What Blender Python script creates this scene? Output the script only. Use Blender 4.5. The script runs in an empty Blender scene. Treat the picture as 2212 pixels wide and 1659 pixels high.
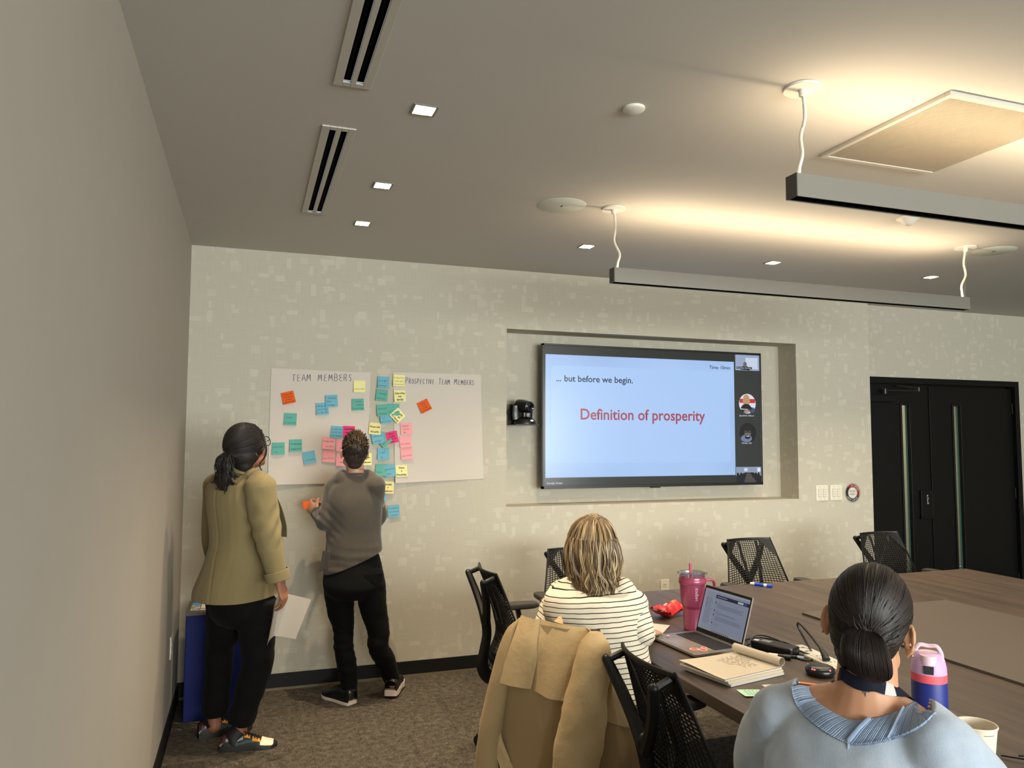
import bpy, bmesh, math, random
from mathutils import Vector as V, Matrix, noise, Euler
import numpy as np
rnd = random.Random(7)
SC = bpy.context.scene
COL = SC.collection
PI = math.pi
R = math.radians

# ------------------------------------------------------------------ camera, world, exposure
FL, YAW, PIT, ROL = 1638.8, 0.3335, 0.0686, 0.0039
CAM = V((0.3612, -5.0199, 1.5702))
_f = V((math.sin(YAW)*math.cos(PIT), math.cos(YAW)*math.cos(PIT), math.sin(PIT)))
_r0 = V((math.cos(YAW), -math.sin(YAW), 0)); _u0 = _r0.cross(_f)
_r = _r0*math.cos(ROL) + _u0*math.sin(ROL); _u = _u0*math.cos(ROL) - _r0*math.sin(ROL)
cd = bpy.data.cameras.new('camera'); cam = bpy.data.objects.new('camera', cd); COL.objects.link(cam)
cd.sensor_fit = 'HORIZONTAL'; cd.sensor_width = 36.0; cd.lens = FL*36/2212
cd.clip_start = 0.05; cd.clip_end = 60
cam.matrix_world = Matrix(((_r.x, _u.x, -_f.x, CAM.x), (_r.y, _u.y, -_f.y, CAM.y), (_r.z, _u.z, -_f.z, CAM.z), (0, 0, 0, 1)))
SC.camera = cam
SC.view_settings.view_transform = 'Standard'; SC.view_settings.look = 'None'
SC.view_settings.gamma = 1.0; SC.view_settings.use_curve_mapping = False
SC.view_settings.exposure = 0.16
w = bpy.data.worlds.new('world'); SC.world = w; w.use_nodes = True
w.node_tree.nodes['Background'].inputs[0].default_value = (0.75, 0.85, 1.0, 1)
w.node_tree.nodes['Background'].inputs[1].default_value = 0.6

def area(name, loc, size, power, color, rot=(0, 0, 0), spread=180):
    d = bpy.data.lights.new(name, 'AREA'); d.shape = 'RECTANGLE'; d.size, d.size_y = size
    d.energy = power; d.color = color; d.spread = R(spread)
    o = bpy.data.objects.new(name, d); o.location = loc; o.rotation_euler = rot; COL.objects.link(o)
    return o
WARM = (1.0, 0.81, 0.57)
DAY = (1.0, 0.93, 0.83)
# daylight entering through the window wall behind the photographer (right of the table's far end)
area('window_daylight', (3.6, -10.3, 1.55), (6.0, 1.9), 700, (0.95, 1.0, 0.98), (R(90), 0, 0))

# ------------------------------------------------------------------ small node helpers
def lin(c):
    return tuple(((x/255)/12.92 if x/255 <= 0.04045 else ((x/255+0.055)/1.055)**2.4) for x in c[:3]) + (1.0,)
class NT:
    def __init__(s, name):
        s.m = bpy.data.materials.new(name); s.m.use_nodes = True; s.t = s.m.node_tree
        s.b = s.t.nodes['Principled BSDF']; s.out = s.t.nodes['Material Output']
    def n(s, kind, **kw):
        q = s.t.nodes.new(kind)
        for k, v in kw.items(): setattr(q, k, v)
        return q
    def l(s, a, b): s.t.links.new(a, b)
    def math(s, op, a, b=None, clamp=False):
        q = s.n('ShaderNodeMath', operation=op); q.use_clamp = clamp
        for i, x in enumerate((a, b)):
            if x is None: continue
            if isinstance(x, (int, float)): q.inputs[i].default_value = x
            else: s.l(x, q.inputs[i])
        return q.outputs[0]
    def mix(s, f, a, b):
        q = s.n('ShaderNodeMix', data_type='RGBA')
        for i, x in ((0, f), (6, a), (7, b)):
            if isinstance(x, (int, float)): q.inputs[i].default_value = x
            elif isinstance(x, tuple): q.inputs[i].default_value = x
            else: s.l(x, q.inputs[i])
        return q.outputs[2]
    def obj(s): return s.n('ShaderNodeTexCoord').outputs['Object']
    def mapping(s, v, scale=(1, 1, 1), loc=(0, 0, 0), rot=(0, 0, 0)):
        q = s.n('ShaderNodeMapping'); s.l(v, q.inputs[0])
        q.inputs[1].default_value = loc; q.inputs[2].default_value = rot; q.inputs[3].default_value = scale
        return q.outputs[0]
    def noise(s, v, scale, detail=3, rough=0.55):
        q = s.n('ShaderNodeTexNoise'); s.l(v, q.inputs['Vector'])
        q.inputs['Scale'].default_value = scale; q.inputs['Detail'].default_value = detail; q.inputs['Roughness'].default_value = rough
        return q.outputs['Fac']
    def bump(s, h, strength=0.3, dist=0.002):
        q = s.n('ShaderNodeBump'); s.l(h, q.inputs['Height'])
        q.inputs['Strength'].default_value = strength; q.inputs['Distance'].default_value = dist
        s.l(q.outputs[0], s.b.inputs['Normal'])
    def set(s, **kw):
        for k, v in kw.items():
            s.b.inputs[k.replace('_', ' ')].default_value = v
def mat(name, c, rough=0.55, metal=0.0, spec=0.5, emit=None, es=0.0, bump=0, bscale=200, bdist=0.001, var=0, vscale=6, sheen=0, bstretch=(1, 1, 1), coat=0):
    t = NT(name); col = lin(c)
    t.b.inputs['Base Color'].default_value = col
    t.set(Roughness=rough, Metallic=metal); t.b.inputs['Specular IOR Level'].default_value = spec
    if emit: t.b.inputs['Emission Color'].default_value = lin(emit); t.b.inputs['Emission Strength'].default_value = es
    if sheen: t.b.inputs['Sheen Weight'].default_value = sheen
    if coat: t.b.inputs['Coat Weight'].default_value = coat
    if bump:
        t.bump(t.noise(t.mapping(t.obj(), bstretch), bscale, 3), bump, bdist)
    if var:
        f = t.noise(t.obj(), vscale, 4)
        dk = tuple(x*(1-var) for x in col[:3]) + (1,); lt = tuple(min(1, x*(1+var)) for x in col[:3]) + (1,)
        t.l(t.mix(f, dk, lt), t.b.inputs['Base Color'])
    return t.m

# ------------------------------------------------------------------ geometry collector
def cr(pts, n):
    """Catmull-Rom through a list of tuples of any length, n steps per span"""
    P = [np.array(p, float) for p in pts]
    if len(P) == 2: return [P[0]*(1-i/n)+P[1]*(i/n) for i in range(n+1)]
    E = [2*P[0]-P[1]] + P + [2*P[-1]-P[-2]]; out = []
    for i in range(1, len(E)-2):
        a, b, c, d = E[i-1:i+3]
        for k in range(n):
            t = k/n
            out.append(0.5*((2*b)+(-a+c)*t+(2*a-5*b+4*c-d)*t*t+(-a+3*b-3*c+d)*t**3))
    out.append(P[-1]); return out
class G:
    def __init__(s): s.v = []; s.f = []; s.c = []
    def add(s, vs, fs, col=None):
        o = len(s.v); s.v += [tuple(x) for x in vs]; s.f += [tuple(i+o for i in f) for f in fs]
        if col is not None or s.c:
            while len(s.c) < o: s.c.append((1, 1, 1, 1))
            s.c += [col or (1, 1, 1, 1)]*len(vs)
    def box(s, c, d, M=None):
        x, y, z = (q/2 for q in d); c = V(c)
        vs = [V(p) for p in ((-x,-y,-z),(x,-y,-z),(x,y,-z),(-x,y,-z),(-x,-y,z),(x,-y,z),(x,y,z),(-x,y,z))]
        vs = [c + ((M @ p) if M else p) for p in vs]
        s.add(vs, [(3,2,1,0),(4,5,6,7),(0,1,5,4),(1,2,6,5),(2,3,7,6),(3,0,4,7)])
    def b2(s, lo, hi): s.box([(a+b)/2 for a, b in zip(lo, hi)], [b-a for a, b in zip(lo, hi)])
    def rings(s, rs, cap=True, closed=True, col=None):
        n = len(rs[0]); vs = [p for r in rs for p in r]; fs = []
        for i in range(len(rs)-1):
            for j in range(n if closed else n-1):
                k = (j+1) % n
                fs.append((i*n+j, i*n+k, (i+1)*n+k, (i+1)*n+j))
        if cap and closed:
            fs.append(tuple(range(n-1, -1, -1))); fs.append(tuple((len(rs)-1)*n+j for j in range(n)))
        s.add(vs, fs, col)
    def tube(s, pts, r, n=8, sm=4, cap=True, up=None, round_=False, col=None, flat=None):
        """pts through Catmull-Rom; r scalar or list (scalars or (side, other) pairs); flat scales the 2nd axis"""
        k = len(pts)
        rr = [r]*k if isinstance(r, (int, float)) else list(r)
        rr = [(q, q*(flat or 1)) if isinstance(q, (int, float)) else q for q in rr]
        D = cr([tuple(p)+tuple(q) for p, q in zip(pts, rr)], sm) if sm > 1 else [np.array(tuple(p)+tuple(q)) for p, q in zip(pts, rr)]
        C = [V(d[:3]) for d in D]; RR = [(max(d[3], 1e-5), max(d[4], 1e-5)) for d in D]
        T = [(C[min(i+1, len(C)-1)]-C[max(i-1, 0)]).normalized() for i in range(len(C))]
        if up is None:
            a = V((0, 0, 1)) if abs(T[0].z) < 0.9 else V((0, 1, 0))
        else: a = V(up)
        rings = []; S = None
        if round_:
            m = 4; C2 = []; T2 = []; R2 = []
            for i in range(m):
                q = (i+0.35)/m*PI/2
                C2.append(C[0]-T[0]*RR[0][0]*math.cos(q)); T2.append(T[0]); R2.append((RR[0][0]*math.sin(q), RR[0][1]*math.sin(q)))
            C2 += C; T2 += T; R2 += RR
            for i in range(m):
                q = (1-(i+0.65)/m)*PI/2
                C2.append(C[-1]+T[-1]*RR[-1][0]*math.cos(q)); T2.append(T[-1]); R2.append((RR[-1][0]*math.sin(q), RR[-1][1]*math.sin(q)))
            C, T, RR = C2, T2, R2
        for c, t, q in zip(C, T, RR):
            if S is None or up is not None: S = t.cross(a)
            else: S = S - t*S.dot(t)
            if S.length < 1e-6: S = t.orthogonal()
            S = S.normalized(); B = S.cross(t)
            rings.append([c + S*(q[0]*math.cos(2*PI*j/n)) + B*(q[1]*math.sin(2*PI*j/n)) for j in range(n)])
        s.rings(rings, cap, True, col)
    def loft(s, secs, n=24, sm=3, col=None, ex=2.0):
        """secs: (center, A, B) vectors; ring = c + cos*A + sin*B, interpolated"""
        D = cr([tuple(a)+tuple(b)+tuple(c) for a, b, c in secs], sm) if sm > 1 else [np.array(tuple(a)+tuple(b)+tuple(c)) for a, b, c in secs]
        rs = []
        for d in D:
            c, A, B = V(d[:3]), V(d[3:6]), V(d[6:9]); r = []
            for j in range(n):
                th = 2*PI*j/n; co, si = math.cos(th), math.sin(th)
                r.append(c + A*(math.copysign(abs(co)**(2/ex), co)) + B*(math.copysign(abs(si)**(2/ex), si)))
            rs.append(r)
        s.rings(rs, True, True, col)
    def lathe(s, prof, c=(0, 0, 0), n=32, axis=None, cap=True, col=None):
        """prof: (radius, height) from bottom to top around axis (default z)"""
        c = V(c); M = V((0, 0, 1)).rotation_difference(V(axis)).to_matrix() if axis is not None else Matrix.Identity(3)
        s.rings([[c + M @ V((r*math.cos(2*PI*j/n), r*math.sin(2*PI*j/n), h)) for j in range(n)] for r, h in prof], cap, True, col)
    def ell(s, c, A, nu=16, nv=10, M=None, col=None, p=None):
        """ellipsoid with semi axes A along the columns of M"""
        c = V(c); rs = []
        for i in range(nv+1):
            ph = -PI/2 + PI*(i+0.0)/nv; ph = max(-PI/2+0.04, min(PI/2-0.04, ph)); r = []
            for j in range(nu):
                th = 2*PI*j/nu
                q = V((A[0]*math.cos(ph)*math.cos(th), A[1]*math.cos(ph)*math.sin(th), A[2]*math.sin(ph)))
                r.append(c + ((M @ q) if M else q))
            rs.append(r)
        s.rings(rs, True, True, col)
    def prism(s, poly, fn, t):
        """poly of 2D points; fn(x, y, h) -> 3D; thickness t along h"""
        n = len(poly)
        vs = [fn(x, y, 0) for x, y in poly] + [fn(x, y, t) for x, y in poly]
        s.add(vs, [tuple(range(n-1, -1, -1)), tuple(range(n, 2*n))] + [(i, (i+1) % n, n+(i+1) % n, n+i) for i in range(n)])
    def sheet(s, grid, t=0.0):
        """grid of points -> quads; t > 0 thickens along the average normal"""
        h, w_ = len(grid), len(grid[0]); vs = [V(p) for r in grid for p in r]; idx = lambda i, j: i*w_+j
        fs = [(idx(i, j), idx(i, j+1), idx(i+1, j+1), idx(i+1, j)) for i in range(h-1) for j in range(w_-1)]
        if not t: s.add(vs, fs); return
        N = [V((0, 0, 0)) for _ in vs]
        for f in fs:
            nn = (vs[f[2]]-vs[f[0]]).cross(vs[f[3]]-vs[f[1]])
            for q in f: N[q] += nn
        m = len(vs); v2 = [p + q.normalized()*t for p, q in zip(vs, N)]
        F = [tuple(reversed(f)) for f in fs] + [tuple(q+m for q in f) for f in fs]
        bd = [idx(0, j) for j in range(w_)] + [idx(i, w_-1) for i in range(1, h)] + [idx(h-1, j) for j in range(w_-2, -1, -1)] + [idx(i, 0) for i in range(h-2, 0, -1)]
        for a, b in zip(bd, bd[1:]+bd[:1]): F.append((a, b, b+m, a+m))
        s.add(vs+v2, F)
    def mesh(s, name):
        me = bpy.data.meshes.new(name); me.from_pydata(s.v, [], s.f); me.update()
        bm = bmesh.new(); bm.from_mesh(me); bmesh.ops.recalc_face_normals(bm, faces=bm.faces[:]); bm.to_mesh(me); bm.free()
        if s.c:
            a = me.color_attributes.new('Col', 'FLOAT_COLOR', 'POINT')
            while len(s.c) < len(s.v): s.c.append((1, 1, 1, 1))
            a.data.foreach_set('color', np.array(s.c, 'f').ravel())
        return me
    def obj(s, name, m, parent=None, smooth=False, bevel=0, seg=2, sub=0):
        me = s.mesh(name)
        if bevel:
            bm = bmesh.new(); bm.from_mesh(me)
            es = [e for e in bm.edges if len(e.link_faces) == 2 and e.calc_face_angle(0) > 0.6]
            bmesh.ops.bevel(bm, geom=es, offset=bevel, segments=seg, profile=0.5, affect='EDGES', clamp_overlap=True)
            bm.to_mesh(me); bm.free()
        o = link(me, name, m, parent, smooth)
        if sub:
            q = o.modifiers.new('s', 'SUBSURF'); q.levels = q.render_levels = sub
        return o
def link(me, name, m, parent=None, smooth=False, angle=40):
    o = bpy.data.objects.new(name, me); COL.objects.link(o)
    for q in (m if isinstance(m, (list, tuple)) else [m]): me.materials.append(q)
    if smooth:
        me.polygons.foreach_set('use_smooth', [True]*len(me.polygons))
        if angle < 180: me.set_sharp_from_angle(angle=R(angle))
    if parent is not None: setp(o, parent)
    return o
def setp(o, p):
    o.parent = p
    o.matrix_parent_inverse = (Matrix.Translation(p.location) @ p.rotation_euler.to_matrix().to_4x4()).inverted() if p.type == 'EMPTY' else Matrix.Identity(4)
def tag(o, label, cat, group=None):
    o['label'] = label; o['category'] = cat
    if group: o['group'] = group
    return o
def thing(name, label, cat, loc=(0, 0, 0), group=None):
    o = bpy.data.objects.new(name, None); COL.objects.link(o); o.location = loc; o.empty_display_size = 0.05
    return tag(o, label, cat, group)
def struct(o): o['kind'] = 'structure'; return o
def dup(root, loc, rz, label, group=None, skip=()):
    r = root.copy(); COL.objects.link(r); r.location = loc; r.rotation_euler = (0, 0, rz); r['label'] = label
    if group: r['group'] = group
    for ch in root.children:
        if ch.name.split('.')[0] in skip: continue
        c = ch.copy(); COL.objects.link(c); c.parent = r
        for g in ch.children:
            d = g.copy(); COL.objects.link(d); d.parent = c
    return r
def fuse(g, voxel=0.008, it=4, fac=0.5, fn=None):
    """union of closed pieces into one smooth continuous surface"""
    me = g.mesh('tmp'); o = bpy.data.objects.new('tmp', me); COL.objects.link(o)
    m = o.modifiers.new('r', 'REMESH'); m.mode = 'VOXEL'; m.voxel_size = voxel
    if it:
        q = o.modifiers.new('s', 'SMOOTH'); q.iterations = it; q.factor = fac
    dg = bpy.context.evaluated_depsgraph_get()
    out = bpy.data.meshes.new_from_object(o.evaluated_get(dg))
    bpy.data.objects.remove(o); bpy.data.meshes.remove(me)
    if fn:
        n = len(out.vertices); co = np.empty(n*3); no = np.empty(n*3)
        out.vertices.foreach_get('co', co); out.vertices.foreach_get('normal', no)
        co = fn(co.reshape(-1, 3), no.reshape(-1, 3)); out.vertices.foreach_set('co', co.ravel()); out.update()
    return out
def cut(me, planes):
    """keep the side each plane normal points away from; leaves a clean open hem"""
    bm = bmesh.new(); bm.from_mesh(me)
    for co, no in planes:
        bmesh.ops.bisect_plane(bm, geom=bm.verts[:]+bm.edges[:]+bm.faces[:], plane_co=co, plane_no=no, clear_outer=True, dist=1e-6)
    bm.to_mesh(me); bm.free(); return me
def dele(me, pred):
    bm = bmesh.new(); bm.from_mesh(me)
    bmesh.ops.delete(bm, geom=[v for v in bm.verts if pred(v.co)], context='VERTS'); bm.to_mesh(me); bm.free(); return me
def shell(o, t, off=-1):
    q = o.modifiers.new('t', 'SOLIDIFY'); q.thickness = t; q.offset = off; return o
def wrinkle(amp, scale, stretch=(1, 1, 1), seed=0, mask=None):
    def fn(co, no):
        for i in range(len(co)):
            p = V((co[i][0]*stretch[0]*scale+seed, co[i][1]*stretch[1]*scale, co[i][2]*stretch[2]*scale))
            h = (noise.noise(p) + 0.5*noise.noise(p*2.1))*amp
            if mask: h *= mask(co[i])
            co[i] = co[i] + no[i]*h
        return co
    return fn
_fonts = {}
def text(s, size, fn, m, parent=None, name='lettering', align='LEFT', wscale=1.0, off=0.0, bold=0.0, ext=0.0004):
    """s in the built-in font, laid flat through fn(x, y, h) -> 3D; joined as one mesh"""
    cu = bpy.data.curves.new('t', 'FONT'); cu.body = s; cu.size = size; cu.align_x = align; cu.resolution_u = 3; cu.offset = bold
    o = bpy.data.objects.new('t', cu); COL.objects.link(o)
    dg = bpy.context.evaluated_depsgraph_get(); me = bpy.data.meshes.new_from_object(o.evaluated_get(dg))
    bpy.data.objects.remove(o); bpy.data.curves.remove(cu)
    for v in me.vertices:
        v.co = V(fn(v.co.x*wscale, v.co.y, ext))
    me.update(); me.materials.clear()
    return link(me, name, m, parent)
# single-stroke hand lettering
STROKES = {
 'A': [[(0,0),(.45,1),(.9,0)],[(.15,.4),(.75,.4)]], 'B': [[(0,0),(0,1),(.5,1),(.65,.8),(.5,.55),(0,.55)],[(.5,.55),(.72,.3),(.5,0),(0,0)]],
 'C': [[(.75,.85),(.45,1),(.1,.75),(.05,.35),(.35,0),(.75,.12)]], 'E': [[(.7,.95),(.25,.95),(.05,.75),(.3,.52),(.6,.52)],[(.3,.52),(.02,.28),(.2,.02),(.7,.05)]],
 'I': [[(.1,1),(.1,0)]], 'M': [[(0,0),(.12,1),(.45,.35),(.8,1),(.95,0)]], 'O': [[(.4,1),(.08,.75),(.08,.25),(.4,0),(.72,.25),(.72,.75),(.4,1)]],
 'P': [[(0,0),(.05,1),(.5,1),(.68,.78),(.5,.52),(.05,.5)]], 'R': [[(0,0),(0,1),(.5,1),(.66,.78),(.5,.55),(0,.5)],[(.3,.52),(.72,0)]],
 'S': [[(.65,.9),(.3,1),(.08,.78),(.35,.52),(.62,.3),(.4,0),(.02,.1)]], 'T': [[(0,1),(.9,.97)],[(.42,1),(.42,0)]], 'V': [[(0,1),(.35,0),(.75,1)]]}
def handwrite(s, x, z, h, wid, fn, r, m, parent, name='lettering', small=1.0):
    g = G(); cx = 0.0; parts = []
    for word in s.split(' '):
        for i, ch in enumerate(word):
            k = 1.0 if i == 0 else small
            for st in STROKES[ch]: parts.append([(cx+a*0.62*k+rnd.uniform(-.015, .015), b*k+rnd.uniform(-.03, .03)) for a, b in st])
            cx += (0.35 if ch == 'I' else 0.95 if ch == 'M' else 0.78)*k
        cx += 0.85
    cx -= 0.85+0.2; k = wid/cx
    for st in parts:
        g.tube([fn(x+a*k, z+b*h, 0.0006) for a, b in st], r, 4, 3)
    return g.obj(name, m, parent)
# ------------------------------------------------------------------ materials of the setting
H = 2.743
def wallpaper():
    t = NT('wallpaper'); pos = t.n('ShaderNodeNewGeometry').outputs['Position']
    sp = t.n('ShaderNodeSeparateXYZ'); t.l(pos, sp.inputs[0]); cb = t.n('ShaderNodeCombineXYZ')
    t.l(t.math('ADD', sp.outputs[0], sp.outputs[1]), cb.inputs[0]); t.l(sp.outputs[2], cb.inputs[1]); uv = cb.outputs[0]
    m = None
    for k, (sx, sy, a, b, keep) in enumerate(((7.4, 8, .09, .13, .68), (5, 13, .09, .14, .68), (13, 5.2, .09, .13, .68), (7, 11, .07, .13, .75), (11, 7, .07, .12, .75))):
        v = t.n('ShaderNodeTexVoronoi', voronoi_dimensions='2D', distance='CHEBYCHEV', feature='F1')
        t.l(t.mapping(uv, (sx, sy, 1), (k*3.7, k*1.9, 0)), v.inputs['Vector']); v.inputs['Scale'].default_value = 1
        c = t.n('ShaderNodeSeparateColor'); t.l(v.outputs['Color'], c.inputs[0])
        th = t.math('ADD', t.math('MULTIPLY', c.outputs[1], b), a)
        q = t.math('MULTIPLY', t.math('LESS_THAN', v.outputs['Distance'], th), t.math('GREATER_THAN', c.outputs[0], keep))
        q = t.math('MULTIPLY', q, t.math('ADD', t.math('MULTIPLY', c.outputs[2], .5), .5))
        m = q if m is None else t.math('MAXIMUM', m, q)
    wh = t.noise(t.mapping(uv, (7, 330, 1)), 1, 2); wv = t.noise(t.mapping(uv, (330, 7, 1)), 1, 2)
    wv2 = t.math('ADD', wh, wv)
    f = t.math('ADD', t.math('MULTIPLY', m, .30), t.math('MULTIPLY', t.math('SUBTRACT', wv2, 1.0), 0.42), clamp=False)
    f = t.math('ADD', f, 0.28, clamp=True)
    t.l(t.mix(f, lin((176, 170, 154)), lin((210, 204, 187))), t.b.inputs['Base Color'])
    t.set(Roughness=.85); t.b.inputs['Specular IOR Level'].default_value = .2
    t.bump(wv2, .12, .0006)
    return t.m
def carpet():
    t = NT('carpet'); g = t.n('ShaderNodeNewGeometry').outputs['Position']
    oi = t.n('ShaderNodeObjectInfo').outputs['Random']
    a = t.noise(g, 95, 3, .75); b = t.noise(t.mapping(g, (1, 1, 1)), 28, 4, .7); c = t.noise(g, 420, 2, .6)
    f = t.math('ADD', t.math('MULTIPLY', a, .55), t.math('MULTIPLY', b, .5)); f = t.math('ADD', f, t.math('MULTIPLY', c, .5))
    f = t.math('MULTIPLY', t.math('SUBTRACT', f, .585), 3.6); f = t.math('ADD', f, t.math('MULTIPLY', t.math('SUBTRACT', oi, .5), .16), clamp=True)
    t.l(t.mix(f, lin((20, 17, 15)), lin((106, 98, 86))), t.b.inputs['Base Color']); t.set(Roughness=.95)
    t.b.inputs['Specular IOR Level'].default_value = .1; t.bump(f, .8, .004); return t.m
def wood(name, dark, light, axis=1, gscale=1.0, rough=.45):
    t = NT(name); o = t.n('ShaderNodeNewGeometry').outputs['Position']
    s = [26, 26, 26]; s[axis] = 1.1
    n1 = t.noise(t.mapping(o, tuple(x*gscale for x in s)), 1.0, 6, .62); s2 = [120, 120, 120]; s2[axis] = 3.5
    n2 = t.noise(t.mapping(o, tuple(x*gscale for x in s2)), 1.0, 3, .6)
    f = t.math('ADD', t.math('MULTIPLY', n1, .75), t.math('MULTIPLY', n2, .35)); f = t.math('MULTIPLY', t.math('SUBTRACT', f, .36), 2.7, clamp=True)
    t.l(t.mix(f, lin(dark), lin(light)), t.b.inputs['Base Color']); t.set(Roughness=rough); t.bump(n2, .08, .0005); return t.m
def screenmat(name, c, es):
    return mat(name, (0, 0, 0), .25, emit=c, es=es)
def glassmat(name, tint=(235, 245, 242), fac=.12):
    t = NT(name); t.t.nodes.remove(t.b)
    a = t.n('ShaderNodeBsdfTransparent'); a.inputs[0].default_value = lin(tint); b = t.n('ShaderNodeBsdfGlossy'); b.inputs['Roughness'].default_value = .02
    m = t.n('ShaderNodeMixShader'); m.inputs[0].default_value = fac
    t.l(a.outputs[0], m.inputs[1]); t.l(b.outputs[0], m.inputs[2]); t.l(m.outputs[0], t.out.inputs[0]); return t.m
M_WALL = wallpaper(); M_CARPET = carpet()
M_PAINT = mat('wall_paint', (168, 160, 148), .75, spec=.25, bump=.06, bscale=140, bdist=.0006, var=.03)
M_CEIL = mat('ceiling_paint', (192, 188, 180), .85, spec=.2)
M_BASE = mat('rubber_base', (17, 16, 15), .5, spec=.3)
M_BASE2 = mat('base_toe', (112, 101, 80), .6)
M_WHITE = mat('white_plastic', (218, 214, 202), .4)
M_FRAME = mat('diffuser_frame', (186, 181, 170), .6)
M_CREAM = mat('cream_plastic', (222, 216, 196), .4)
M_BLACK = mat('black_plastic', (15, 15, 16), .45)
M_BLACKS = mat('black_satin', (17, 17, 18), .3)
M_VOID = mat('deep_black', (6, 6, 6), .9, spec=.1)
M_ALU = mat('brushed_aluminium', (126, 123, 114), .5, metal=.3, bump=.05, bscale=90, bstretch=(.02, 1, 1))
M_DOOR = mat('black_door_paint', (12, 12, 11), .42, spec=.25, bump=.05, bscale=80)
M_GLASS = glassmat('clear_glass')
M_GEDGE = mat('glass_edge', (104, 126, 118), .2)
M_WOOD = wood('walnut_veneer', (45, 37, 32), (92, 75, 61), 1)
M_WOODE = wood('walnut_edge', (42, 34, 29), (80, 66, 55), 1)
M_PANEL = mat('leather_insert', (84, 74, 65), .6, bump=.15, bscale=500, bdist=.0004)
M_PAPER = mat('paper', (206, 199, 189), .85, spec=.15)
M_INKB = mat('blue_ink', (70, 84, 128), .7)
M_INKK = mat('black_ink', (22, 20, 20), .7)
M_STEEL = mat('steel', (190, 190, 188), .25, metal=1)
M_LAMP = mat('lamp_diffuser', (250, 240, 220), .5, emit=(255, 214, 150), es=6)
M_REFL = mat('lamp_reflector', (240, 232, 206), .35, emit=(255, 236, 190), es=.55)

# ------------------------------------------------------------------ room shell
def panel(name, m, us, vs, holes, fn, parent=None):
    """flat wall with rectangular openings: us, vs cut positions; holes as (u0, u1, v0, v1)"""
    us = sorted(set(us + [q for h in holes for q in h[:2]])); vs = sorted(set(vs + [q for h in holes for q in h[2:]]))
    g = G(); idx = {}; 
    for i in range(len(us)-1):
        for j in range(len(vs)-1):
            cu, cv = (us[i]+us[i+1])/2, (vs[j]+vs[j+1])/2
            if any(a < cu < b and c < cv < d for a, b, c, d in holes): continue
            k = []
            for p in ((i, j), (i+1, j), (i+1, j+1), (i, j+1)):
                if p not in idx: idx[p] = len(g.v); g.v.append(tuple(fn(us[p[0]], vs[p[1]])))
                k.append(idx[p])
            g.f.append(tuple(k))
    return struct(g.obj(name, m, parent))
XR, YB, YD, XC = 7.9, -10.4, 0.25, 5.28          # right wall, back wall, door wall plane, wall corner
NX0, NX1, NZ0, NZ1, ND = 2.06, 4.53, 1.0796, 2.3248, 0.2175
wf = panel('wall_front', M_WALL, [0, XC], [0, H], [(NX0, NX1, NZ0, NZ1)], lambda u, v: (u, 0, v))
g = G()                                          # recess behind the screen: back, sides, top and ledge
g.add([(NX0,ND,NZ0),(NX1,ND,NZ0),(NX1,ND,NZ1),(NX0,ND,NZ1),(NX0,0,NZ0),(NX1,0,NZ0),(NX1,0,NZ1),(NX0,0,NZ1)],
      [(0,1,2,3),(4,5,1,0),(5,6,2,1),(6,7,3,2),(7,4,0,3)])
struct(g.obj('wall_niche', M_WALL))
g = G(); g.add([(XC,0,0),(XC,YD,0),(XC,YD,H),(XC,0,H)], [(0,1,2,3)]); struct(g.obj('wall_return', M_WALL))
DX0, DX1, DZ = 5.385, 7.322, 2.108               # outer edge of the door frame
wd = panel('wall_door', M_WALL, [XC, XR], [0, H], [(DX0, DX1, 0, DZ)], lambda u, v: (u, YD, v))
panel('wall_left', M_PAINT, [YB, 0], [0, H], [], lambda u, v: (0, u, v))
panel('wall_right', M_PAINT, [YB, YD], [0, H], [], lambda u, v: (XR, u, v))
panel('wall_back', M_PAINT, [0, XR], [0, H], [(.45, 6.75, .55, 2.55)], lambda u, v: (u, YB, v))
g = G()
for a, b, c, d in ((.45, 6.75, .55, .61), (.45, 6.75, 2.49, 2.55), (.45, .51, .61, 2.49), (6.69, 6.75, .61, 2.49), (2.52, 2.58, .61, 2.49), (4.62, 4.68, .61, 2.49)): g.b2((a, YB-.04, c), (b, YB+.02, d))
win = struct(g.obj('window_1', M_BLACK))
g = G(); g.b2((.45, YB-.012, .55), (6.75, YB-.006, 2.55)); g.obj('pane', M_GLASS, win)

# ceiling with openings for downlights, slot diffusers
DL = [(.929, -2.401), (.926, -1.523), (.927, -.848), (2.306, -.806), (3.667, -.835), (5.041, -.849)]
DS = .036
SL = [(.594, .722, -2.148, -.957), (.596, .722, -3.95, -2.506)]
holes = [(x-DS, x+DS, y-DS, y+DS) for x, y in DL]
for x0, x1, y0, y1 in SL:
    wv = (x1-x0)
    for k in (0.24, 0.58): holes.append((x0+wv*k, x0+wv*(k+.20), y0+.03, y1-.03))
ceil = panel('ceiling', M_CEIL, [0, XR], [YB, YD], holes, lambda u, v: (u, v, H))
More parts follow.
